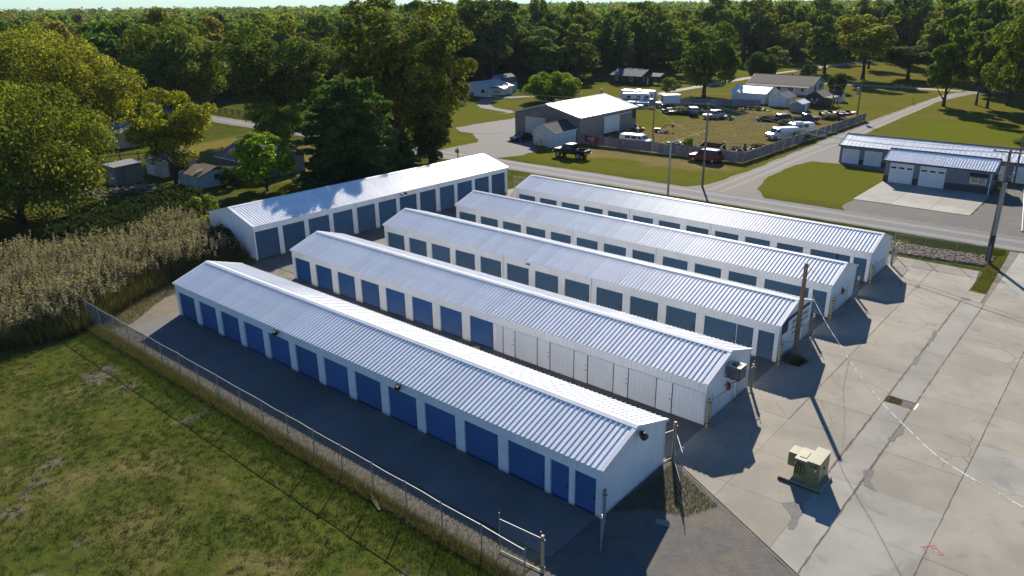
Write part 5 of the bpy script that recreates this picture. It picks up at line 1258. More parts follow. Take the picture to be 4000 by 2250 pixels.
suv('car', 'white hatchback tucked behind the workshop roof corner', (-93.6, 154.2), 25, p_white, 4.2, 1.5, 1.75)
suv('car', 'dark car parked by the far grey shed among trees', (-108.5, 283.5), 15, p_navy, 4.8, 1.45, 1.85, wagon=False)
suv('car', 'grey car at the far left porch house', (-200.5, 112.5), 30, p_grey, 4.6, 1.45, 1.85, wagon=False)
# travel trailers
def camper(label, loc, rz, L, H, W, pm, stripe):
    t = thing('travel_trailer', label, 'trailer', (loc[0], loc[1], 0), R(rz)); f, b = L / 2, -L / 2
    body_loft([(f - 0.35, 0.55), (f, 1.0), (f - 0.10, H * 0.72), (f - 0.6, H - 0.05), (f - 1.0, H), (b + 0.25, H), (b, H - 0.25), (b, 0.7), (b + 0.3, 0.55)], W, 0.04, 0.08).build('body', pm, t)
    for s in (-1, 1):
        MB().box(b + 0.4, f - 0.8, s * W / 2 - 0.004, s * W / 2 + 0.004, 1.0, 1.28).build('stripe', stripe, t)
        for a in (-0.32, 0.02, 0.3): MB().box(L * a, L * a + 0.9, min(s * (W / 2 - 0.02), s * (W / 2 + 0.012)), max(s * (W / 2 - 0.02), s * (W / 2 + 0.012)), 1.4, 1.95).build('window', m_glass, t)
    MB().box(L * 0.15, L * 0.15 + 0.65, -W / 2 - 0.014, -W / 2 + 0.02, 0.65, 1.98).build('door', m_trim, t)
    MB().box(-0.6, 0.3, -0.4, 0.4, H + 0.003, H + 0.28).build('roof_unit', m_trim, t); MB().box(L * 0.28, L * 0.28 + 0.4, -0.3, 0.3, H + 0.003, H + 0.15).build('roof_vent', m_trim, t)
    for x_ in (-0.5, 0.4):
        for s in (-1, 1): wheel(t, x_, s * (W / 2 - 0.14), 0.34, 0.2)
    MB().bar((f - 0.1, 0.3, 0.5), (f + 1.0, 0, 0.5), 0.08).bar((f - 0.1, -0.3, 0.5), (f + 1.0, 0, 0.5), 0.08).build('hitch', m_dark, t)
    return t
m_cream = paint('cream_trailer_skin', (0.62, 0.60, 0.56), 0.4)
camper('long pale travel trailer with rooftop units behind the workshop', (-99.2, 165.3), 12, 9.0, 2.7, 2.3, m_cream, M('trailer_blue', (0.10, 0.16, 0.30), (0.08, 0.13, 0.25), 1.0, 0.5))
camper('shorter travel trailer with dark lower sides in front of the long one', (-97.6, 161.4), 28, 6.8, 2.5, 2.2, paint('pale_trailer_skin', (0.55, 0.60, 0.62), 0.4), m_wains)
t = thing('box_trailer', 'white enclosed box trailer with louvred rear in the scrap yard', 'trailer', (-89.3, 163.0, 0), R(45))
MB().box(-2.0, 2.0, -1.15, 1.15, 0.55, 2.45).build('box_body', m_siding, t); MB().box(-2.05, 2.05, -1.2, 1.2, 2.453, 2.53).build('box_roof', m_brightroof, t)
for i in range(9): MB().box(-2.03, -2.003, -1.0, 1.0, 0.7 + i * 0.18, 0.82 + i * 0.18).build('louvre', m_galv, t)
for s in (-1, 1): wheel(t, -0.4, s * 1.1, 0.36, 0.2); wheel(t, 0.5, s * 1.1, 0.36, 0.2)
MB().bar((2.0, 0, 0.5), (3.1, 0, 0.5), 0.1).build('hitch', m_dark, t)
hull('boat', 'dark fishing boat in weeds near the lane fence corner', (-53.3, 165.0), 62, 4.6, 1.7, 0.55, m_dark, m_galv, 0.4)
hull('boat', 'red and white speedboat near the lane fence corner', (-50.1, 165.9), 68, 5.2, 2.0, 0.75, m_red, m_trim, 0.35)
# scrap heaps: each a pile of many small rigid pieces
def heap(name, label, loc, rx, ry, h, n, mats, seed, plank=False, cat='pile'):
    r = random.Random(seed); t = thing(name, label, cat, (loc[0], loc[1], 0))
    for k_, m in enumerate(mats):
        mb = MB()
        for i in range(n):
            a = r.uniform(0, 6.28); q = math.sqrt(r.random()); x_, y_ = rx * q * math.cos(a), ry * q * math.sin(a); z_ = h * (1 - q) * r.uniform(0.3, 1.0)
            if plank:
                d = Vector((r.uniform(-1, 1), r.uniform(-1, 1), r.uniform(-0.25, 0.25))).normalized() * r.uniform(0.5, 1.3); p = Vector((x_, y_, z_ + 0.1)); mb.bar(p - d, p + d, r.uniform(0.08, 0.2), r.uniform(0.03, 0.1))
            else:
                s = r.uniform(0.08, 0.28); d = Vector((r.uniform(-1, 1), r.uniform(-1, 1), r.uniform(-0.5, 0.9))).normalized() * s * r.uniform(1, 2.4); p = Vector((x_, y_, z_ + 0.1)); mb.bar(p - d, p + d, s, s * r.uniform(0.4, 1.0))
        mb.build('debris', m, t)['kind'] = 'stuff'
    return t
m_pale = M('weathered_plank', (0.50, 0.47, 0.41), (0.36, 0.33, 0.28), 2.0, 0.9); m_greyp = M('grey_plank', (0.20, 0.185, 0.16), (0.12, 0.11, 0.10), 2.0, 0.9)
heap('lumber_pile', 'left end of the heap of broken boards in the tree shade', (-105.2, 38.8), 1.7, 1.6, 1.0, 30, (m_pale, m_greyp), 1, True)
heap('lumber_pile', 'dark middle of the broken board heap in the tree shade', (-104.0, 41.6), 1.8, 1.9, 0.9, 34, (m_greyp, m_log), 2, True)
heap('lumber_pile', 'right end of the broken board heap near the weathered shack', (-103.2, 44.7), 1.6, 1.5, 1.0, 28, (m_pale, m_greyp), 3, True)
heap('scrap_heap', 'black heap of engine scrap beside the silver vehicle', (-68.9, 150.3), 1.7, 1.2, 1.2, 40, (m_dark,), 4)
heap('scrap_heap', 'scrap machinery heap in shade against the workshop side wall', (-75.9, 125.5), 0.9, 3.2, 1.5, 40, (m_dark, m_rust, m_galv), 5)
heap('scrap_heap', 'pile of pale panels and rusty parts at the foot of the dark pole', (-71.3, 127.6), 1.6, 1.3, 0.5, 16, (m_pale, m_rust), 6)
heap('scrap_heap', 'green and white wrecked car parts inside the road fence', (-62.0, 118.6), 2.6, 1.3, 0.7, 16, (paint('old_green', (0.10, 0.16, 0.10)), p_white, m_dark), 7)
heap('scrap_heap', 'low line of rusty scrap by the inner fence corner', (-51.6, 120.2), 2.4, 1.4, 0.6, 26, (m_rust, m_dark, m_pale), 8)
heap('scrap_heap', 'dark scrap strewn along the fence below the white barn', (-70.4, 166.5), 4.5, 1.0, 0.5, 30, (m_dark, m_greyp), 9)
heap('brush_heap', 'brush pile with a white plastic scrap in the dry grass', (-62.2, 153.0), 2.6, 1.6, 1.0, 30, (m_log, m_greyp), 10, True)
t = thing('loader', 'rusty red loader arm standing up beside the dark pole', 'loader', (-72.6, 128.6, 0), R(20))
MB().bar((0, 0, 0.2), (1.5, 0, 1.3), 0.22).bar((1.5, 0, 1.3), (2.4, 0, 2.1), 0.2).bar((2.4, 0, 2.1), (4.2, 0, 2.3), 0.24).build('arm', m_rust, t)
MB().hexa([(4.0, -0.5, 1.4), (4.6, -0.5, 1.5), (4.6, 0.5, 1.5), (4.0, 0.5, 1.4), (3.9, -0.5, 2.4), (4.4, -0.5, 2.4), (4.4, 0.5, 2.4), (3.9, 0.5, 2.4)]).build('bucket', m_rust, t)
t.scale = (0.62, 0.62, 0.62)
MB().box(-1.2, 0.6, -0.6, 0.6, 0.3, 0.9).build('base', paint('old_green', (0.10, 0.16, 0.10)), t)
for x_ in (-0.9, 0.3):
    for s in (-1, 1): wheel(t, x_, s * 0.6, 0.3, 0.2)
t = thing('sheet_stack', 'dark panel leaning inside the road fence by the black barrel', 'panel', (-57.1, 119.2, 0))
MB().hexa([(-2.0, -0.6, 0.1), (2.0, -0.6, 0.1), (2.0, 0.6, 0.6), (-2.0, 0.6, 0.6), (-2.0, -0.6, 0.16), (2.0, -0.6, 0.16), (2.0, 0.6, 0.66), (-2.0, 0.6, 0.66)]).build('panel', M('matte_tar_panel', (0.03, 0.03, 0.028), (0.02, 0.02, 0.019), 2.0, 1.0, spec=0.0), t)
for s in (-1.9, 1.9): MB().bar((s, -0.65, 0.2), (s + 0.3, 0.65, 0.75), 0.12).build('batten', m_pale, t)
t = thing('barrel', 'black barrel standing in the dry grass inside the road fence', 'barrel', (-55.4, 120.4, 0))
MB().tube([(0, 0, 0), (0, 0, 0.3), (0, 0, 0.32), (0, 0, 0.6), (0, 0, 0.62), (0, 0, 0.9)], [0.29, 0.29, 0.31, 0.31, 0.29, 0.29], 14).build('drum', m_dark, t); MB().tube([(0, 0, 0.9), (0, 0, 0.92)], 0.26, 14).build('lid', m_rust, t)
# far sheds seen between trees
t = gable_house('shed', 'small pale shed far off at the wood edge on the right', -115.5, -110.5, 284, 289, 2.4, 3.8, 'y', m_oldblue, m_blueroof, 0.2, cat='shed')
wall_box(t, 'door', 'S', -0.8, 0.8, 0.0, 2.0, m_trim, 0.04, 0.03, -2.5)
# ------------------------------------------------------------------ foliage
def poly_soup(name, arrays, cols, mat):
    """Mesh of many loose small faces. arrays: list of (N,k,3); cols: list of (N,3) colours."""
    nv = sum(a.shape[0] * a.shape[1] for a in arrays); npol = sum(a.shape[0] for a in arrays)
    co = np.concatenate([a.reshape(-1, 3) for a in arrays]).astype(np.float32)
    tot = np.concatenate([np.full(a.shape[0], a.shape[1], np.int32) for a in arrays])
    start = np.concatenate([[0], np.cumsum(tot)[:-1]]).astype(np.int32)
    me = bpy.data.meshes.new(name)
    me.vertices.add(nv); me.vertices.foreach_set('co', co.ravel())
    me.loops.add(nv); me.loops.foreach_set('vertex_index', np.arange(nv, dtype=np.int32))
    me.polygons.add(npol); me.polygons.foreach_set('loop_start', start); me.polygons.foreach_set('loop_total', tot)
    c = np.concatenate([np.concatenate([x, np.ones((x.shape[0], 1))], 1) for x in cols]).astype(np.float32)
    at = me.attributes.new('col', 'FLOAT_COLOR', 'FACE'); at.data.foreach_set('color', c.ravel())
    me.update(); me.validate(); me.materials.append(mat)
    return me
def unit(a):
    return a / np.maximum(1e-6, np.linalg.norm(a, axis=-1, keepdims=True))
def leaf_quads(c, nrm, size, g, asp=0.62):
    t = unit(np.cross(nrm, g.normal(size=nrm.shape))); b = np.cross(nrm, t)
    s = size[:, None]
    fold = nrm * s * 0.22
    return np.stack([c - t * s, c - b * s * asp + fold, c + t * s, c + b * s * asp + fold], 1)
def leaf_cols(n, g, base, var, yellow=0.0):
    v = np.clip(g.normal(1.0, var, (n, 1)), 0.45, 1.7); c = np.array(base)[None, :] * v
    y = (g.random((n, 1)) < yellow); c = np.where(y, c * np.array([1.9, 1.45, 0.7]), c)
    return c
def crown(seed, H, Rr, zb, shape, lobes, leaves, size, lobe_r, gap=0.25, var=0.22, yellow=0.06, flat=0.8):
    """Crown of leaf faces gathered in lobes round a limb structure. Returns mesh and the lobe centres."""
    g = np.random.default_rng(seed); cz = (H + zb) / 2; hz = (H - zb) / 2
    C = []; tries = 0
    while len(C) < lobes and tries < 8000:
        tries += 1
        d = unit(g.normal(size=3)); q = g.random() ** 0.42
        z = d[2] * q
        if shape == 'round': rr = math.sqrt(max(0.02, 1 - z * z))
        elif shape == 'vase': rr = 0.35 + 0.65 * ((z + 1) / 2) ** 0.8 if z < 0.45 else math.sqrt(max(0.02, 1 - ((z - 0.45) / 0.55) ** 2))
        elif shape == 'egg': rr = math.sqrt(max(0.02, 1 - abs(z) ** 2.2)) * (1.0 - 0.25 * z)
        else: rr = max(0.06, (1 - z) / 2) ** 0.85
        h = d[:2] / max(1e-3, math.hypot(d[0], d[1])); rad = Rr * rr * min(1.0, q + 0.12) * (1 - lobe_r * 0.55)
        p = np.array([h[0] * rad, h[1] * rad, cz + z * hz * (1 - lobe_r * 0.35)])
        if all(np.linalg.norm((p - o) * np.array([1, 1, 1.2])) > Rr * lobe_r * 0.62 for o in C): C.append(p)
    C = np.array(C); n = len(C)
    lr = Rr * lobe_r * g.uniform(0.65, 1.25, n); w = lr ** 2; idx = g.choice(n, leaves, p=w / w.sum())
    d = unit(g.normal(size=(leaves, 3))); d[:, 2] = np.where((d[:, 2] < -0.15) & (g.random(leaves) < 0.6), -d[:, 2], d[:, 2])
    rad = lr[idx] * (0.45 + 0.62 * g.random(leaves) ** 0.55)
    c = C[idx] + d * rad[:, None] * np.array([1.0, 1.0, flat])
    s3 = np.sin(c[:, 0] * 1.7 + seed) * np.sin(c[:, 1] * 1.9 + 2 * seed) * np.sin(c[:, 2] * 1.6 + 3 * seed)
    keep = (s3 > -0.45 + gap) | (g.random(leaves) < 0.35)
    c = c[keep]; d = d[keep]; m = len(c)
    c[:, 2] = np.maximum(c[:, 2], 0.15)
    nrm = unit(d * 1.0 + g.normal(size=(m, 3)) * 0.42 + np.array([0, 0, 0.30]))
    q = leaf_quads(c, nrm, size * g.uniform(0.6, 1.3, m), g)
    lobe_tint = g.normal(1.0, 0.10, (n, 1))[idx[keep]]
    return poly_soup('crown', [q], [leaf_cols(m, g, (1, 1, 1), var, yellow) * lobe_tint], m_leaf), C
def trunk_mesh(seed, H, zb, C, r0, top=0.72, nl=9, spread=1.0):
    r = random.Random(seed); mb = MB(); pts = []; x = y = 0.0
    for i in range(7):
        f = i / 6; pts.append((x, y, H * top * f - 0.2 * (i == 0))); x += r.uniform(-0.14, 0.14); y += r.uniform(-0.14, 0.14)
    mb.tube(pts, [r0 * (1.35 if i == 0 else 1.0 - 0.82 * i / 6) for i in range(7)], 8)
    sel = list(range(len(C))); r.shuffle(sel)
    for j in sel[:nl]:
        e = Vector(C[j]); z0 = max(zb * 0.75, e.z - (abs(e.x) + abs(e.y)) * 0.75 - 1.0); z0 = min(z0, H * top * 0.9)
        f = z0 / (H * top); k_ = min(5, int(f * 6)); a = Vector(pts[k_]).lerp(Vector(pts[k_ + 1]), min(1, f * 6 - k_))
        m = a.lerp(e, 0.5) + Vector((r.uniform(-.4, .4), r.uniform(-.4, .4), -0.3 + r.uniform(-.2, .5)))
        rr = r0 * (0.50 - 0.28 * f); mb.tube([a, m, e], [rr, rr * 0.6, rr * 0.22], 6, caps=False)
        for q in range(2):
            e2 = e + Vector((r.uniform(-1, 1), r.uniform(-1, 1), r.uniform(0.1, 0.9))) * 1.2; mb.tube([m.lerp(e, 0.4), e2], [rr * 0.35, rr * 0.12], 4, caps=False)
    return mb.mesh('trunk', m_bark)
PROTO = {}
def proto(key, **a):
    me, C = crown(a['seed'], a['H'], a['R'], a['zb'], a['shape'], a['lobes'], a['leaves'], a['size'], a['lr'], a.get('gap', 0.25), a.get('var', 0.22), a.get('yellow', 0.05), a.get('flat', 0.8))
    tr = trunk_mesh(a['seed'], a['H'], a['zb'], C, a.get('r0', 0.38), a.get('top', 0.72), a.get('nl', 10))
    PROTO[key] = (me, tr, a['H'], a['R'])
proto('maple_a', seed=1, H=18, R=8.0, zb=0.9, shape='round', lobes=70, leaves=42000, size=0.23, lr=0.26, gap=0.18)
proto('maple_n', seed=41, H=15, R=10.2, zb=0.7, shape='round', lobes=66, leaves=64000, size=0.19, lr=0.27, gap=0.34)
proto('maple_w', seed=42, H=19.5, R=15.0, zb=2.0, shape='round', lobes=110, leaves=82000, size=0.23, lr=0.21, gap=0.3)
proto('maple_b', seed=2, H=18, R=8.0, zb=3.0, shape='egg', lobes=64, leaves=42000, size=0.23, lr=0.27, gap=0.22)
proto('elm_a', seed=3, H=20, R=8.0, zb=3.4, shape='vase', lobes=58, leaves=36000, size=0.23, lr=0.23, gap=0.34, nl=22, r0=0.5)
proto('elm_b', seed=4, H=20, R=8.0, zb=4.0, shape='vase', lobes=46, leaves=30000, size=0.24, lr=0.24, gap=0.40, nl=18, r0=0.45)
proto('locust', seed=5, H=12, R=6.0, zb=2.6, shape='vase', lobes=54, leaves=22000, size=0.18, lr=0.22, gap=0.38, yellow=0.20, nl=18, r0=0.22)
proto('young', seed=6, H=6, R=2.2, zb=0.5, shape='egg', lobes=34, leaves=4200, size=0.20, lr=0.28, gap=0.25, r0=0.09)
proto('mound', seed=7, H=6.2, R=6.2, zb=0.5, shape='round', lobes=60, leaves=15000, size=0.26, lr=0.24, gap=0.05, r0=0.3, nl=12)
proto('ivy', seed=8, H=9, R=2.4, zb=0.4, shape='egg', lobes=40, leaves=8000, size=0.22, lr=0.35, gap=0.1, r0=0.35)
proto('round_far', seed=9, H=18, R=8.0, zb=2.4, shape='egg', lobes=60, leaves=15000, size=0.36, lr=0.25, gap=0.12, r0=0.45)
proto('far_a', seed=10, H=18, R=6.5, zb=3.0, shape='egg', lobes=40, leaves=8000, size=0.42, lr=0.29, gap=0.2)
proto('far_b', seed=11, H=18, R=6.5, zb=3.6, shape='round', lobes=40, leaves=8000, size=0.42, lr=0.29, gap=0.2)
proto('far_c', seed=12, H=18, R=6.5, zb=4.5, shape='vase', lobes=36, leaves=7000, size=0.42, lr=0.28, gap=0.3, nl=14)
proto('far_d', seed=13, H=18, R=5.0, zb=1.5, shape='egg', lobes=40, leaves=8000, size=0.40, lr=0.33, gap=0.15)
def conifer(key, seed, H, Rr, tiers, leaves, size, zb, droop, power=0.8, open_=0.0):
    """Conifer: whorls of boughs, each bough clothed in narrow needle tufts."""
    g = np.random.default_rng(seed); B = []
    for i in range(tiers):
        f = i / (tiers - 1); z = zb + (H * 0.97 - zb) * f; rad = Rr * (1 - f) ** power * g.uniform(0.8, 1.1) + 0.25; nb = int(8 - 3 * f)
        a0 = g.uniform(0, 6.28)
        for j in range(nb):
            if g.random() < open_: continue
            a = a0 + j * 6.283 / nb + g.normal(0, 0.18); B.append((z, a, rad * g.uniform(0.75, 1.15)))
    B = np.array(B); w = B[:, 2] ** 1.4; idx = g.choice(len(B), leaves, p=w / w.sum()); u = g.random(leaves) ** 0.6
    z, a, L = B[idx, 0], B[idx, 1], B[idx, 2]; r_ = L * u; wd = 0.10 + 0.30 * L * (1 - np.abs(u - 0.55)) * 0.55
    side = g.normal(0, 1, leaves) * wd * 0.55
    c = np.stack([r_ * np.cos(a) - side * np.sin(a), r_ * np.sin(a) + side * np.cos(a), z - droop * r_ + 0.25 * droop * L * u ** 2 * 2.2 + g.normal(0, 0.13, leaves)], 1)
    c[:, 2] = np.maximum(c[:, 2], 0.1)
    out = np.stack([np.cos(a), np.sin(a), np.full(leaves, 0.25)], 1)
    t = unit(out + g.normal(size=(leaves, 3)) * 0.5); nrm = unit(np.cross(t, g.normal(size=(leaves, 3)))); b = np.cross(nrm, t); s = (size * g.uniform(0.6, 1.3, leaves))[:, None]
    q = np.stack([c - t * s, c - b * s * 0.34, c + t * s * 1.1, c + b * s * 0.34], 1)
    me = poly_soup('crown', [q], [leaf_cols(leaves, g, (1, 1, 1), 0.25, 0.02)], m_leaf)
    mb = MB().tube([(0, 0, -0.2), (0.05, 0, H * 0.5), (0, 0, H * 0.96)], [0.026 * H, 0.015 * H, 0.02], 8)
    for k_ in range(0, len(B), 2):
        zz, aa, LL = B[k_]; mb.tube([(0, 0, zz), (LL * 0.8 * math.cos(aa), LL * 0.8 * math.sin(aa), zz - droop * LL * 0.6)], [0.05, 0.015], 4, caps=False)
    PROTO[key] = (me, mb.mesh('trunk', m_bark), H, Rr)
conifer('pine', 21, 13, 6.4, 26, 40000, 0.26, 0.5, -0.05, 0.33)
conifer('cypress', 22, 9, 2.9, 20, 9000, 0.26, 0.3, 0.0, 0.55)
conifer('pine_far', 23, 19, 5.5, 20, 9000, 0.46, 1.5, 0.10, 0.75, 0.12)
conifer('fir_far', 24, 18, 4.2, 20, 6000, 0.50, 0.8, 0.22, 0.85, 0.1)
def tree(key, label, x, y, h, w, tint, group=None, name='broadleaf_tree', cat='tree', rz=None, parts=True):
    me, tr, H, Rr = PROTO[key]
    t = thing(name, label, cat, (x, y, 0), rnd.uniform(0, 6.28) if rz is None else rz, group)
    sz = h / H; sx = w / (2 * Rr) 
    o = put('crown', me, t); o.scale = (sx, sx, sz); dd = math.hypot(x, y); q = float(np.interp(dd, [120, 190, 235, 300], [1.75, 1.85, 2.1, 2.2])); o.color = (tint[0] * q, tint[1] * q * 1.01, tint[2] * q * 0.85, 1)  # brighter with distance: sunlight on far treetops is put into the leaf colour
    o = put('trunk', tr, t); o.scale = (sx, sx, sz)
    return t
GREEN = (0.058, 0.092, 0.022); OLIVE = (0.082, 0.102, 0.022); YELLOW = (0.150, 0.138, 0.020); DARK = (0.040, 0.062, 0.022); PINE = (0.038, 0.066, 0.028); LIME = (0.095, 0.155, 0.020); GOLD = (0.17, 0.135, 0.022); BLUEG = (0.050, 0.075, 0.038)
# the near trees, one by one
tree('maple_n', 'large green and yellow tree in front at the far left edge', -97.5, 28.0, 15.0, 20.5, (0.092, 0.100, 0.019))
tree('maple_b', 'tree mostly outside the left edge in front of the reeds', -101.0, 14.5, 14.0, 15.0, (0.085, 0.098, 0.020))
tree('maple_w', 'broad golden green tree behind the nearest left tree', -136.0, 43.5, 19.6, 31.0, (0.128, 0.124, 0.020))
tree('maple_a', 'golden green tree at the left frame edge behind the broad one', -152.0, 28.0, 19.0, 20.0, (0.115, 0.115, 0.020))
tree('locust', 'yellowing feathery tree standing among the shade sheds', -103.4, 49.4, 12.4, 13.6, (0.135, 0.140, 0.022))
tree('locust', 'feathery green tree on the right of the yellowing one', -113.0, 72.5, 8.5, 11.0, (0.085, 0.115, 0.024))
tree('maple_b', 'tall green tree behind the yellowing shed tree', -160.0, 80.0, 20.5, 22.0, (0.085, 0.105, 0.022))
tree('elm_a', 'dark spreading tree before the road, left of the giant tree', -124.4, 81.6, 20.4, 24.0, (0.066, 0.084, 0.020))
tree('ivy', 'leafy sprout clothing the trunk of the dark spreading tree', -123.2, 80.6, 8.5, 5.5, (0.075, 0.105, 0.018), name='undergrowth', cat='shrub')
tree('elm_a', 'giant open crowned tree rising above the horizon left of centre', -93.0, 81.6, 23.8, 23.5, (0.078, 0.086, 0.020))
tree('elm_b', 'tree with reddening branch tips right of the giant tree', -85.8, 82.2, 18.2, 15.5, (0.098, 0.096, 0.022))
tree('ivy', 'dark ivy clad lower trunk right of the giant tree', -85.4, 81.6, 9.2, 6.2, (0.040, 0.058, 0.020), name='ivy_column', cat='shrub')
tree('pine', 'big dense pine behind the crosswise storage building', -77.4, 59.8, 15.4, 15.0, (0.036, 0.060, 0.024), name='pine_tree')
tree('cypress', 'narrow evergreen at the right of the big pine', -80.0, 70.5, 7.6, 6.0, (0.046, 0.074, 0.026), name='evergreen_tree')
tree('young', 'bright lime young tree behind the crosswise storage building', -89.5, 55.0, 8.4, 7.4, (0.115, 0.165, 0.018))
tree('young', 'small olive sapling left of the crosswise building gable', -80.2, 40.8, 3.8, 3.6, (0.11, 0.125, 0.026), name='sapling')
tree('young', 'yellow green bush at the gable foot of the crosswise building', -74.8, 38.4, 2.8, 2.6, (0.13, 0.14, 0.022), name='bush', cat='shrub')
tree('mound', 'low dome shaped tree behind the grey workshop', -116.3, 152.6, 6.4, 13.2, (0.095, 0.125, 0.018), name='dome_tree')
tree('young', 'pale flowering shrub at the left corner of the workshop', -95.2, 124.0, 2.6, 3.0, (0.24, 0.23, 0.15), name='shrub', cat='shrub')
tree('young', 'pale flowering shrub behind the workshop ridge', -117.0, 163.0, 1.8, 4.0, (0.25, 0.22, 0.13), name='shrub', cat='shrub')
tree('young', 'small pale magnolia beside the gravel drive', -100.6, 183.4, 4.6, 5.0, (0.115, 0.130, 0.060))
tree('round_far', 'large round shade tree on a bare trunk beyond the scrap yard', -90.9, 183.1, 18.0, 17.0, (0.056, 0.076, 0.018))
tree('far_c', 'tall dark tree right of the giant tree, topping the horizon', -154.0, 173.3, 24.0, 20.0, (0.046, 0.062, 0.020))
tree('far_c', 'second tall dark tree beside the topmost one', -165.0, 181.0, 24.5, 17.0, (0.046, 0.064, 0.020))
tree('far_d', 'columnar green tree left of the dark cabin', -148.5, 191.1, 15.6, 12.4, (0.062, 0.092, 0.022))
tree('far_d', 'columnar tree with a yellow crown next to the dark cabin', -143.4, 201.9, 16.4, 12.6, (0.082, 0.098, 0.020))
tree('pine_far', 'tall open pine directly behind the dark cabin', -139.5, 220.0, 19.6, 13.0, (0.044, 0.066, 0.030), name='pine_tree')
tree('far_d', 'dark green tree right of the tall open pine', -128.5, 232.0, 16.5, 13.0, (0.062, 0.085, 0.020))
tree('far_a', 'green tree between the pine and the round shade tree', -115.0, 228.0, 15.5, 12.0, (0.060, 0.085, 0.020))
tree('far_d', 'small yellowing tree at the left of the ranch house roof', -98.5, 247.0, 9.0, 9.0, (0.105, 0.105, 0.026))
tree('mound', 'dark low evergreen mass beside the ranch house drive', -97.0, 233.0, 7.4, 9.5, (0.034, 0.050, 0.020), name='evergreen_shrub', cat='shrub')
tree('far_c', 'twin stemmed yellow tree at the wood edge behind the ranch house', -111.6, 296.4, 15.0, 13.5, (0.125, 0.120, 0.022))
tree('far_c', 'big gold tinged tree with a thick trunk on the right lawn', -72.1, 248.8, 18.8, 19.5, (0.120, 0.118, 0.020))
tree('far_d', 'dark green tree left of the gold tinged tree', -88.0, 262.0, 18.0, 12.0, (0.052, 0.074, 0.020))
tree('young', 'bushy growth round the trunk behind the ranch house', -84.5, 238.0, 5.0, 5.0, (0.036, 0.050, 0.020), name='bush', cat='shrub')
tree('mound', 'rounded dark shrub against the ranch house gable', -67.0, 210.5, 4.6, 4.8, (0.036, 0.052, 0.020), name='shrub', cat='shrub')
tree('far_b', 'low spreading dark tree on the far lawn, right', -61.3, 256.0, 10.0, 18.0, (0.040, 0.060, 0.022))
tree('far_d', 'tall leaning tree on the lane bend, left of the edge group', -38.8, 196.9, 19.4, 8.8, (0.058, 0.080, 0.018))
tree('far_c', 'slim tree, left of the trio by the lane bend', -33.4, 203.0, 16.5, 8.5, (0.082, 0.100, 0.020))
tree('far_c', 'slim tree, middle of the trio by the lane bend', -30.4, 198.5, 17.0, 9.0, (0.074, 0.094, 0.020))
tree('far_a', 'slim tree, right of the trio by the lane bend', -27.8, 206.0, 17.5, 10.0, (0.068, 0.088, 0.020))
tree('maple_b', 'massive overhanging tree at the right frame edge', -18.0, 167.5, 23.0, 19.0, (0.064, 0.080, 0.018))
tree('maple_a', 'tree beyond the right frame edge behind the overhanging one', -13.0, 181.0, 22.0, 17.0, (0.080, 0.095, 0.020))
tree('far_d', 'tall dark tree far right topping the horizon', -36.5, 232.0, 22.0, 13.0, (0.046, 0.064, 0.020))
tree('far_a', 'dense green tree at the far right behind the lane', -22.0, 226.0, 20.0, 14.0, (0.060, 0.082, 0.020))
tree('far_c', 'middle tree on the far right lawn beside the drive', -82.0, 288.0, 15.0, 12.0, (0.060, 0.080, 0.020))
tree('fir_far', 'dark fir left of centre above the tarped building', -176.0, 62.0, 20.0, 13.0, (0.040, 0.062, 0.030), name='fir_tree')
tree('pine_far', 'dark pine at the left behind the yellowing tree', -168.0, 72.0, 19.0, 11.0, (0.042, 0.066, 0.030), name='pine_tree')
tree('young', 'thorny bush by the shack right wall', -95.6, 53.5, 3.0, 3.2, (0.044, 0.062, 0.024), name='bush', cat='shrub')
for i, (x_, y_, h_, w_) in enumerate(((-67.6, 35.6, 2.6, 3.6), (-70.6, 37.2, 3.0, 4.4), (-66.6, 31.6, 1.9, 2.8), (-75.6, 36.0, 2.4, 4.2))):
    tree('young', ('dark bush against the crosswise gable corner', 'dark bush along the crosswise gable wall', 'low bush between reeds and row ends', 'bush where reeds meet the bramble thicket')[i], x_, y_, h_, w_, (0.050, 0.062, 0.024), name='bush', cat='shrub')
for i, (x_, y_, h_, w_) in enumerate(((-66.0, 23.5, 2.0, 2.6), (-71.5, 27.5, 2.5, 3.4), (-73.0, 17.0, 2.4, 3.2), (-68.5, 29.8, 2.2, 2.8))):
    tree('young', ('small green bush at the fence end of the reeds', 'green bush in the middle of the reeds', 'green bush at the left in the reeds', 'green bush at the building side of the reeds')[i], x_, y_, h_, w_, (0.055, 0.066, 0.024), name='bush', cat='shrub')
TALL = ((-33.5, 205, 24.5, 16), (-36.5, 190, 25, 17), (-6.5, 262, 24, 15), (-0.5, 285, 25, 15), (2.2, 300, 24.5, 14), (9.0, 300, 23.0, 13), (14.5, 330, 24.5, 15), (17.5, 345, 24.0, 14), (21.5, 345, 25.0, 15), (26.5, 318, 24.0, 15), (29.0, 270, 25.0, 15), (31.0, 255, 25.5, 14))
for i, (az_, d_, h_, w_) in enumerate(TALL):
    a = math.radians(az_) + YAW
    tree(('far_a', 'far_c', 'far_d', 'far_b')[i % 4], 'tree standing above the others against the sky, ' + ('first', 'second', 'third', 'fourth', 'fifth', 'sixth', 'seventh', 'eighth', 'ninth', 'tenth', 'eleventh', 'twelfth')[i] + ' from the left', d_ * math.sin(a), d_ * math.cos(a), h_, w_, ((0.050, 0.066, 0.022), (0.075, 0.088, 0.022), (0.060, 0.080, 0.022))[i % 3])
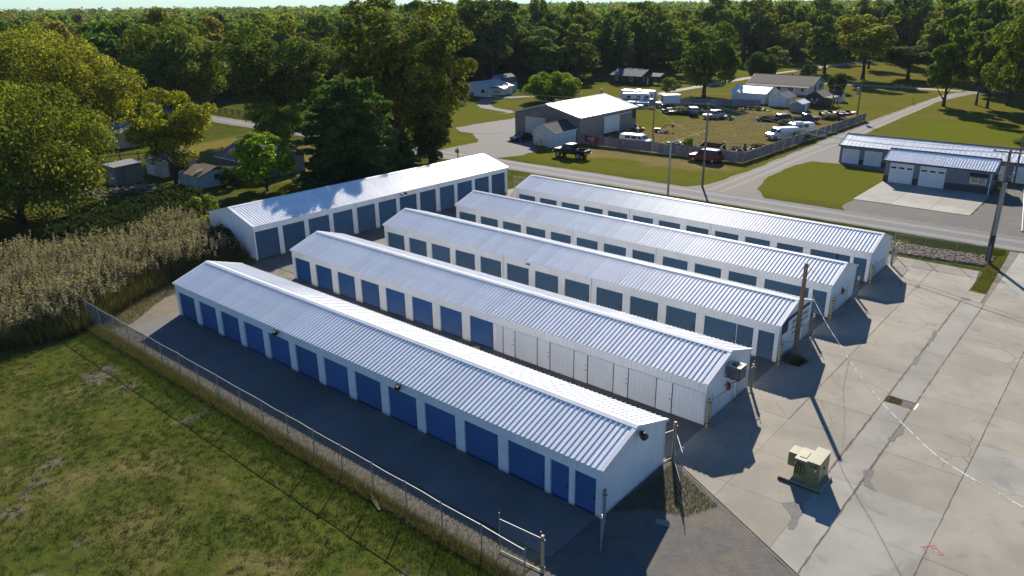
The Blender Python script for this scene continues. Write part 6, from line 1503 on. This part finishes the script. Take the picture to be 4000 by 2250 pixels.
# weeds over the scrap
for i, (x_, y_, h_, w_, lb) in enumerate(((-80.4, 153.6, 1.6, 6.0, 'grey green weeds behind the stripped car'), (-62.6, 172.6, 1.7, 4.2, 'weeds at the foot of the low grey shed'), (-56.4, 150.4, 1.2, 3.4, 'weeds before the old dark pickup'), (-51.9, 163.0, 1.2, 4.4, 'weeds in front of the two boats'), (-61.6, 153.6, 1.2, 3.6, 'weeds growing through the brush pile'), (-47.4, 134.5, 1.9, 3.4, 'vine hanging over the lane fence by the vans'), (-60.0, 116.5, 1.9, 1.8, 'yellow green sapling among wrecked car parts'), (-50.0, 122.2, 1.0, 3.0, 'brown weeds at the inner fence corner'))):
    tree('young', lb, x_, y_, h_, w_, ((0.105, 0.115, 0.065), (0.11, 0.12, 0.06), (0.10, 0.105, 0.05), (0.12, 0.125, 0.07), (0.11, 0.11, 0.06), (0.08, 0.11, 0.025), (0.14, 0.17, 0.02), (0.10, 0.075, 0.04))[i], name='weeds', cat='weeds')

# ------------------------------------------------------------------ the wood: trees one can tell apart, then the mass behind
def dmin(az):
    xs = [-42, -34, -28, -22, -16, -9, -2, 4, 8, 13, 17, 22, 26, 30, 36, 44]
    ds = [172, 172, 172, 205, 225, 232, 238, 255, 262, 290, 322, 335, 330, 290, 240, 235]
    return float(np.interp(az, xs, ds))
gw = np.random.default_rng(77); pts = []
base_az = math.degrees(YAW)
def blocked(x, y):
    if 82 < y < 93 and x > -260: return True
    if -107 < x < -88 and y < 335 and x > -112: return abs(x - (-103 + max(0, (y - 235)) * 0.09)) < 6
    return False
for ring in range(60):
    d0 = 165 + ring * 9.5
    n_ = int(2 * math.pi * d0 * 88 / 360 / (8.6 + ring * 0.18))
    for j in range(n_):
        az = -44 + 88 * (j + gw.random()) / n_; d = d0 + gw.uniform(-4.5, 4.5)
        if d < dmin(az) + gw.uniform(-6, 8): continue
        a = math.radians(az) + YAW; x_, y_ = d * math.sin(a), d * math.cos(a)
        if blocked(x_, y_): continue
        pts.append((d - dmin(az), d, az, x_, y_))
pts.sort()
keys = ['far_a', 'far_b', 'far_c', 'far_d', 'far_a', 'far_b', 'fir_far']
pal = [GREEN, OLIVE, OLIVE, (0.100, 0.110, 0.022), DARK, GREEN, (0.115, 0.112, 0.024), (0.072, 0.092, 0.022), (0.060, 0.070, 0.022), (0.120, 0.098, 0.036)]
NIND = 280
for i, (e, d, az, x_, y_) in enumerate(pts[:NIND]):
    k_ = keys[int(gw.integers(0, len(keys)))]; tint = pal[int(gw.integers(0, len(pal)))]
    if k_ == 'fir_far': tint = PINE
    h_ = gw.uniform(13.5, 21.5) + (2.5 if gw.random() < 0.12 else 0.0); v = gw.uniform(0.85, 1.15)
    tree(k_, 'tree in the front ranks of the wood that closes off the clearing', x_, y_, h_, gw.uniform(8.5, 15.5), tuple(c * v for c in tint), 'front trees of the wood', name='woodland_tree')
# the mass of the wood behind them: one object
gm = np.random.default_rng(5); Q = []; CC = []
rest = [(d, x_, y_) for (e, d, az, x_, y_) in pts[NIND:]]
for ring in range(45):
    d0 = 735 + ring * 26
    n_ = int(2 * math.pi * d0 * 88 / 360 / (17 + ring * 0.4))
    for j in range(n_):
        az = -44 + 88 * (j + gm.random()) / n_; d = d0 + gm.uniform(-13, 13); a = math.radians(az) + YAW; rest.append((d, d * math.sin(a), d * math.cos(a)))
for d, x_, y_ in rest:
    far_ = max(1.0, d / 330.0); nl = int(285 / far_ ** 1.2); x_ += gm.uniform(-3, 3); y_ += gm.uniform(-3, 3)
    big = gm.random() < 0.2; Rx = gm.uniform(3.4, 6.0) * (1.0 if d < 600 else 1.7) * (1.25 if big else 1.0); Hh = gm.uniform(13.0, 19.5) + (2.8 if big else 0.0)
    nlb = 9; lc = unit(gm.normal(size=(nlb, 3))); lc[:, 2] = np.abs(lc[:, 2]) * 1.15 - 0.3; lrr = gm.uniform(0.30, 0.55, nlb)
    ix = gm.integers(0, nlb, nl); dd = unit(gm.normal(size=(nl, 3))); dd[:, 2] = np.where(dd[:, 2] < -0.2, -dd[:, 2], dd[:, 2])
    p = lc[ix] * 0.62 + dd * lrr[ix][:, None] * gm.uniform(0.7, 1.05, (nl, 1))
    c = p * np.array([Rx, Rx, Hh * 0.42]) + np.array([x_, y_, Hh * 0.58]); c[:, 2] = np.clip(c[:, 2], 0.5, 22.6)
    nrm = unit(dd + gm.normal(size=(nl, 3)) * 0.38 + np.array([0, 0, 0.15])); Q.append(leaf_quads(c, nrm, gm.uniform(0.45, 0.95, nl) * far_ ** 0.6, gm, 0.7))
    tint = np.array(pal[int(gm.integers(0, len(pal)))]) * np.array([2.1, 2.15, 2.0]) * gm.uniform(0.85, 1.2)
    CC.append(tint[None, :] * np.clip(gm.normal(1, 0.16, (nl, 1)), 0.5, 1.6))
me = poly_soup('far_wood', [np.concatenate(Q)], [np.concatenate(CC)], m_leaf)
stuff(put('far_wood', me), 'mass of woodland treetops reaching to the horizon', 'woodland')

# ------------------------------------------------------------------ reeds, hedge, grass
def in_poly(x, y, poly):
    c = np.zeros(len(x), bool); j = len(poly) - 1
    for i in range(len(poly)):
        xi, yi = poly[i]; xj, yj = poly[j]
        k_ = ((yi > y) != (yj > y)) & (x < (xj - xi) * (y - yi) / (yj - yi + 1e-12) + xi); c ^= k_; j = i
    return c
def scatter(poly, n, g):
    P = np.array(poly); lo, hi = P.min(0), P.max(0); out = np.zeros((0, 2))
    while len(out) < n:
        q = g.uniform(lo, hi, (n * 2, 2)); out = np.concatenate([out, q[in_poly(q[:, 0], q[:, 1], poly)]])
    return out[:n]
gr = np.random.default_rng(31)
REED = [(-61.6, 14.0), (-61.2, 19.6), (-63.0, 22.6), (-66.0, 27.0), (-66.4, 36.6), (-73.6, 36.8), (-78.0, 39.0), (-80.5, 37.0), (-77.2, 32.2), (-78.5, 26.0), (-83.5, 21.5), (-92, 14.5), (-88, 4), (-72, 4)]
n = 11000; b = scatter(REED, n, gr); h = np.clip(gr.normal(2.15, 0.45, n) + 0.6 * np.sin(b[:, 0] * 0.9) * np.sin(b[:, 1] * 0.8 + 1), 0.7, 3.6)
edge = np.minimum(1.0, 0.55 + 0.45 * gr.random(n))
lean = gr.normal(0, 0.25, (n, 2)) + np.array([0.16, -0.10]); base = np.concatenate([b, np.zeros((n, 1))], 1)
top = base + np.stack([lean[:, 0] * h, lean[:, 1] * h, h], 1)
az = gr.uniform(0, 6.28, n); sd = np.stack([np.cos(az), np.sin(az), np.zeros(n)], 1)
stalk = np.stack([base - sd * 0.012, base + sd * 0.012, top], 1)
ARR = [stalk]; CL = [leaf_cols(n, gr, (0.10, 0.085, 0.045), 0.2)]
for q in range(6):
    f = gr.uniform(0.18, 0.85, n)[:, None]; p = base + (top - base) * f; a2 = gr.uniform(0, 6.28, n); dr_ = np.stack([np.cos(a2), np.sin(a2), gr.uniform(-0.25, 0.5, n)], 1); L_ = gr.uniform(0.35, 0.65, n)[:, None]
    pw = np.stack([-np.sin(a2), np.cos(a2), np.zeros(n)], 1) * 0.026
    ARR.append(np.stack([p - pw, p + pw, p + dr_ * L_], 1))
    CL.append(leaf_cols(n, gr, ((0.055, 0.068, 0.024), (0.105, 0.092, 0.050), (0.065, 0.072, 0.030))[q % 3], 0.25))
has = gr.random(n) < 0.85; m_ = int(has.sum()); tp = top[has]; wind = np.array([0.55, -0.35, 0.0])
for q in range(12):
    c = tp + wind * (0.03 + 0.028 * q) + np.stack([np.zeros(m_), np.zeros(m_), 0.24 - 0.045 * q + gr.normal(0, 0.02, m_)], 1) + gr.normal(0, 0.06, (m_, 3))
    nr = unit(gr.normal(size=(m_, 3)) + np.array([-0.2, 0.3, 0.5])); t_ = unit(np.cross(nr, gr.normal(size=(m_, 3))) + np.array([0.5, -0.2, 0.5])); bb = np.cross(nr, t_); s_ = gr.uniform(0.07, 0.14, m_)[:, None]
    ARR.append(np.stack([c - t_ * s_, c - bb * s_ * 0.42, c + t_ * s_, c + bb * s_ * 0.42], 1)); CL.append(leaf_cols(m_, gr, (0.305, 0.255, 0.198), 0.24))
stuff(put('reed_bed', poly_soup('reed_bed', ARR, CL, m_blade)), 'tall tan plumed reeds massed at the left of the storage rows', 'reeds')
EDGE = [(-59.5, 18.2), (-60.2, 21.0), (-62.5, 24.5), (-65.4, 30.0), (-65.2, 37.4), (-67.5, 37.0), (-67.0, 27.0), (-63.5, 21.0), (-62.5, 13.5), (-61.0, 13.0)]
n = 1500; b = scatter(EDGE, n, gr); hq = gr.uniform(0.5, 2.2, n); c0 = np.concatenate([b, np.zeros((n, 1))], 1); ARR = []; CL = []
for q in range(7):
    a2 = gr.uniform(0, 6.28, n); dr_ = np.stack([np.cos(a2) * 0.45, np.sin(a2) * 0.45, gr.uniform(0.5, 1.1, n)], 1) * hq[:, None]; pw = np.stack([-np.sin(a2), np.cos(a2), np.zeros(n)], 1) * 0.02
    ARR.append(np.stack([c0 - pw, c0 + pw, c0 + dr_], 1)); CL.append(leaf_cols(n, gr, ((0.14, 0.115, 0.06), (0.07, 0.085, 0.028))[q % 2], 0.25))
stuff(put('reed_margin', poly_soup('reed_margin', ARR, CL, m_blade)), 'ragged low margin of grass and reed clumps in front of the reeds', 'reeds')
HEDGE = [(-82.5, 25.0), (-78.2, 28.5), (-77.8, 32.5), (-81.0, 38.0), (-82.5, 42.5), (-89.5, 45.5), (-91.5, 41.0), (-88.5, 33.0), (-86.8, 28.0)]
n = 26000; b = scatter(HEDGE, n, gr); hh = 2.1 + 0.45 * np.sin(b[:, 0] * 1.3) * np.sin(b[:, 1] * 1.1) + 0.3 * np.sin(b[:, 0] * 3.1 + b[:, 1] * 2.3)
z = hh * (0.25 + 0.75 * gr.random(n) ** 0.45) * gr.uniform(0.9, 1.08, n); c = np.stack([b[:, 0], b[:, 1], z], 1) + gr.normal(0, 0.12, (n, 3)); c[:, 2] = np.maximum(c[:, 2], 0.05)
nr = unit(gr.normal(size=(n, 3)) * 0.7 + np.array([0, 0, 0.6]))
o = put('thicket', poly_soup('thicket', [leaf_quads(c, nr, gr.uniform(0.10, 0.22, n), gr)], [leaf_cols(n, gr, (0.036, 0.056, 0.018), 0.25, 0.03)], m_blade)); stuff(o, 'low dark green bramble thicket behind the reeds', 'thicket')
def grass(name, label, poly, n, hm, w, colours, g, lean=0.5, cat='grass'):
    b = scatter(poly, n, g); h = hm * g.uniform(0.5, 1.35, n); a = g.uniform(0, 6.28, n); ln = g.normal(0, lean, (n, 2)) * h[:, None]
    base = np.concatenate([b, np.full((n, 1), 0.0)], 1); sd = np.stack([np.cos(a), np.sin(a), np.zeros(n)], 1) * w
    tip = base + np.concatenate([ln, h[:, None]], 1)
    col = np.array(colours)[g.integers(0, len(colours), n)] * np.clip(g.normal(1, 0.18, (n, 1)), 0.5, 1.6)
    return stuff(put(name, poly_soup(name, [np.stack([base - sd, base + sd, tip], 1)], [col], m_blade)), label, cat)
tuft = []
LAWN = [(-66, 17.5), (-60, 19.6), (-17.2, 19.4), (-19, 13), (-34, 2), (-62, 8)]
# lawn in clumps: blades gathered round tuft centres
tc = scatter(LAWN, 9000, gr); tc = tc[(np.sin(tc[:, 0] * 0.55 + 1) * np.sin(tc[:, 1] * 0.7) + gr.normal(0, 0.6, len(tc))) > -0.35]; nb = 14
b = np.repeat(tc, nb, 0) + gr.normal(0, 0.11, (len(tc) * nb, 2)); n = len(b); kk = gr.random(n) < 1
tone = np.repeat(np.array([(0.066, 0.105, 0.020), (0.085, 0.105, 0.024), (0.050, 0.085, 0.020), (0.125, 0.110, 0.048)])[gr.integers(0, 4, len(tc))], nb, 0)
h = 0.085 * gr.uniform(0.5, 1.5, n); a = gr.uniform(0, 6.28, n); base = np.concatenate([b, np.zeros((n, 1))], 1); sd = np.stack([np.cos(a), np.sin(a), np.zeros(n)], 1) * 0.016
tip = base + np.concatenate([gr.normal(0, 0.06, (n, 2)), h[:, None]], 1)
stuff(put('lawn_tufts', poly_soup('lawn_tufts', [np.stack([base - sd, base + sd, tip], 1)], [tone * np.clip(gr.normal(1, 0.2, (n, 1)), 0.5, 1.6)], m_blade)), 'short uneven green and dry grass tufts of the front field', 'grass')
DRY = ((0.215, 0.170, 0.085), (0.17, 0.135, 0.065), (0.15, 0.125, 0.055), (0.085, 0.10, 0.032))
grass('fence_grass', 'tall dry grass growing along the foot of the front fence', [(-61, 19.75), (-61, 20.75), (-16.9, 20.35), (-16.9, 19.55)], 22000, 0.34, 0.014, DRY, gr)
grass('strip_grass', 'sparse dry grass on the gravel strip inside the front fence', [(-60, 20.6), (-60, 21.9), (-17, 21.9), (-17, 20.2)], 16000, 0.09, 0.013, DRY, gr)
grass('verge_grass', 'green grass fringe below the fence dry grass', [(-61, 18.6), (-61, 19.8), (-17.5, 19.6), (-17.5, 18.4)], 12000, 0.18, 0.014, ((0.07, 0.115, 0.02), (0.10, 0.125, 0.025)), gr)
grass('reed_edge_grass', 'dry grass between the reeds and the building ends', [(-66, 27), (-65.5, 37), (-63.8, 37), (-62.0, 27), (-58.5, 22.5), (-60.5, 20.8), (-64, 23)], 9000, 0.28, 0.014, DRY, gr)
grass('gable_weeds', 'weeds on the gravel beside the nearest gable end', [(-16.4, 26.5), (-16.2, 32.2), (-12.6, 30.3), (-13.5, 28.5), (-15.0, 28.0)], 5000, 0.12, 0.014, ((0.09, 0.12, 0.03), (0.20, 0.16, 0.06), (0.16, 0.14, 0.05)), gr)
grass('pole_weeds', 'dark weeds at the foot of the brown service pole', [(-16.5, 47.8), (-16.5, 49.6), (-15.0, 48.8), (-15.2, 47.6)], 1600, 0.30, 0.016, ((0.05, 0.06, 0.02), (0.10, 0.08, 0.03)), gr)
grass('bank_grass', 'grass strip between the rock bank and the road', [(-17, 81.4), (-17, 85.0), (-9.0, 85.2), (-8.7, 83.5), (-9.3, 82.4)], 9000, 0.16, 0.018, ((0.07, 0.10, 0.02), (0.11, 0.12, 0.03)), gr)
grass('corner_grass', 'yellow grass wedge between the paving and the concrete drive', [(-9.3, 82.0), (-8.6, 83.5), (-8.2, 71.0), (-9.3, 71.6), (-9.7, 76.5)], 6000, 0.12, 0.018, ((0.26, 0.22, 0.08), (0.18, 0.18, 0.045)), gr)
grass('drain_weeds', 'weeds growing in the sunken drain opening', [(-9.35, 46.45), (-9.3, 47.35), (-8.5, 47.2), (-8.5, 46.5)], 900, 0.10, 0.012, ((0.14, 0.14, 0.04), (0.20, 0.16, 0.06)), gr)
grass('road_verge_grass', 'rank grass on the near road verge behind the farthest building', [(-57, 82.6), (-57, 85.0), (-17, 85.2), (-17, 83.0)], 15000, 0.20, 0.02, ((0.07, 0.095, 0.02), (0.13, 0.12, 0.035)), gr)
grass('yard_grass', 'long dry grass of the scrap yard', [(-76, 112), (-48, 112), (-47, 165), (-75, 162), (-76, 130)], 30000, 0.16, 0.02, ((0.20, 0.165, 0.085), (0.165, 0.14, 0.068), (0.12, 0.125, 0.05)), gr, 0.6)
grass('crack_weeds', 'weeds in the long crack of the paved yard', [(-9.48, 37), (-9.44, 66), (-9.34, 66), (-9.36, 37)], 1500, 0.06, 0.012, ((0.12, 0.12, 0.04), (0.16, 0.13, 0.05)), gr)
grass('bank_weeds', 'dry weeds growing among the broken rocks', [(-18.6, 77.7), (-14.4, 78.0), (-9.6, 78.6), (-9.4, 82.0), (-14.6, 81.3), (-18.6, 81.4)], 5000, 0.22, 0.016, DRY, gr)
grass('seam_weeds', 'weeds in the second long seam of the paved yard', [(-7.88, 36), (-7.84, 46), (-7.74, 46), (-7.72, 36)], 900, 0.07, 0.012, ((0.12, 0.12, 0.04), (0.16, 0.13, 0.05)), gr)
# rock bank
g = gr; n = 2600; b = scatter([(-18.6, 77.7), (-14.4, 78.0), (-9.6, 78.6), (-9.4, 82.0), (-14.6, 81.3), (-18.6, 81.4)], n, g); mbv = []; mb = MB()
for i in range(n):
    s = g.uniform(0.05, 0.16); c = np.array([b[i, 0], b[i, 1], s * 0.3]); o8 = np.array([(-1, -1, -1), (1, -1, -1), (1, 1, -1), (-1, 1, -1), (-1, -1, 1), (1, -1, 1), (1, 1, 1), (-1, 1, 1)]) * s * g.uniform(0.5, 1.1, (8, 3)); an = g.uniform(0, 6.28); ca, sa = math.cos(an), math.sin(an)
    o8 = np.stack([o8[:, 0] * ca - o8[:, 1] * sa, o8[:, 0] * sa + o8[:, 1] * ca, o8[:, 2]], 1); mb.hexa((o8 + c).tolist())
stuff(mb.build('rock_bank', M('broken_rock', (0.205, 0.150, 0.118), (0.10, 0.078, 0.066), 1.5, 0.9)), 'bank of broken brown rocks behind the paved yard fence', 'rocks')


# ------------------------------------------------------------------ the air: thin even haze round the whole place
hz = MB().box(-2450, 1350, -350, 2450, -1.0, 27.0)
k = bpy.data.materials.new('haze_air'); k.use_nodes = True
for nd in list(k.node_tree.nodes):
    if nd.type != 'OUTPUT_MATERIAL': k.node_tree.nodes.remove(nd)
pv = k.node_tree.nodes.new('ShaderNodeVolumePrincipled')
pv.inputs['Color'].default_value = (0.80, 0.88, 1.0, 1.0)
pv.inputs['Density'].default_value = 0.00006
k.node_tree.links.new(pv.outputs[0], k.node_tree.nodes['Material Output'].inputs['Volume'])
o = hz.build('haze', k); o['kind'] = 'stuff'
o['label'] = 'thin pale haze in the air over the whole place'; o['category'] = 'haze'
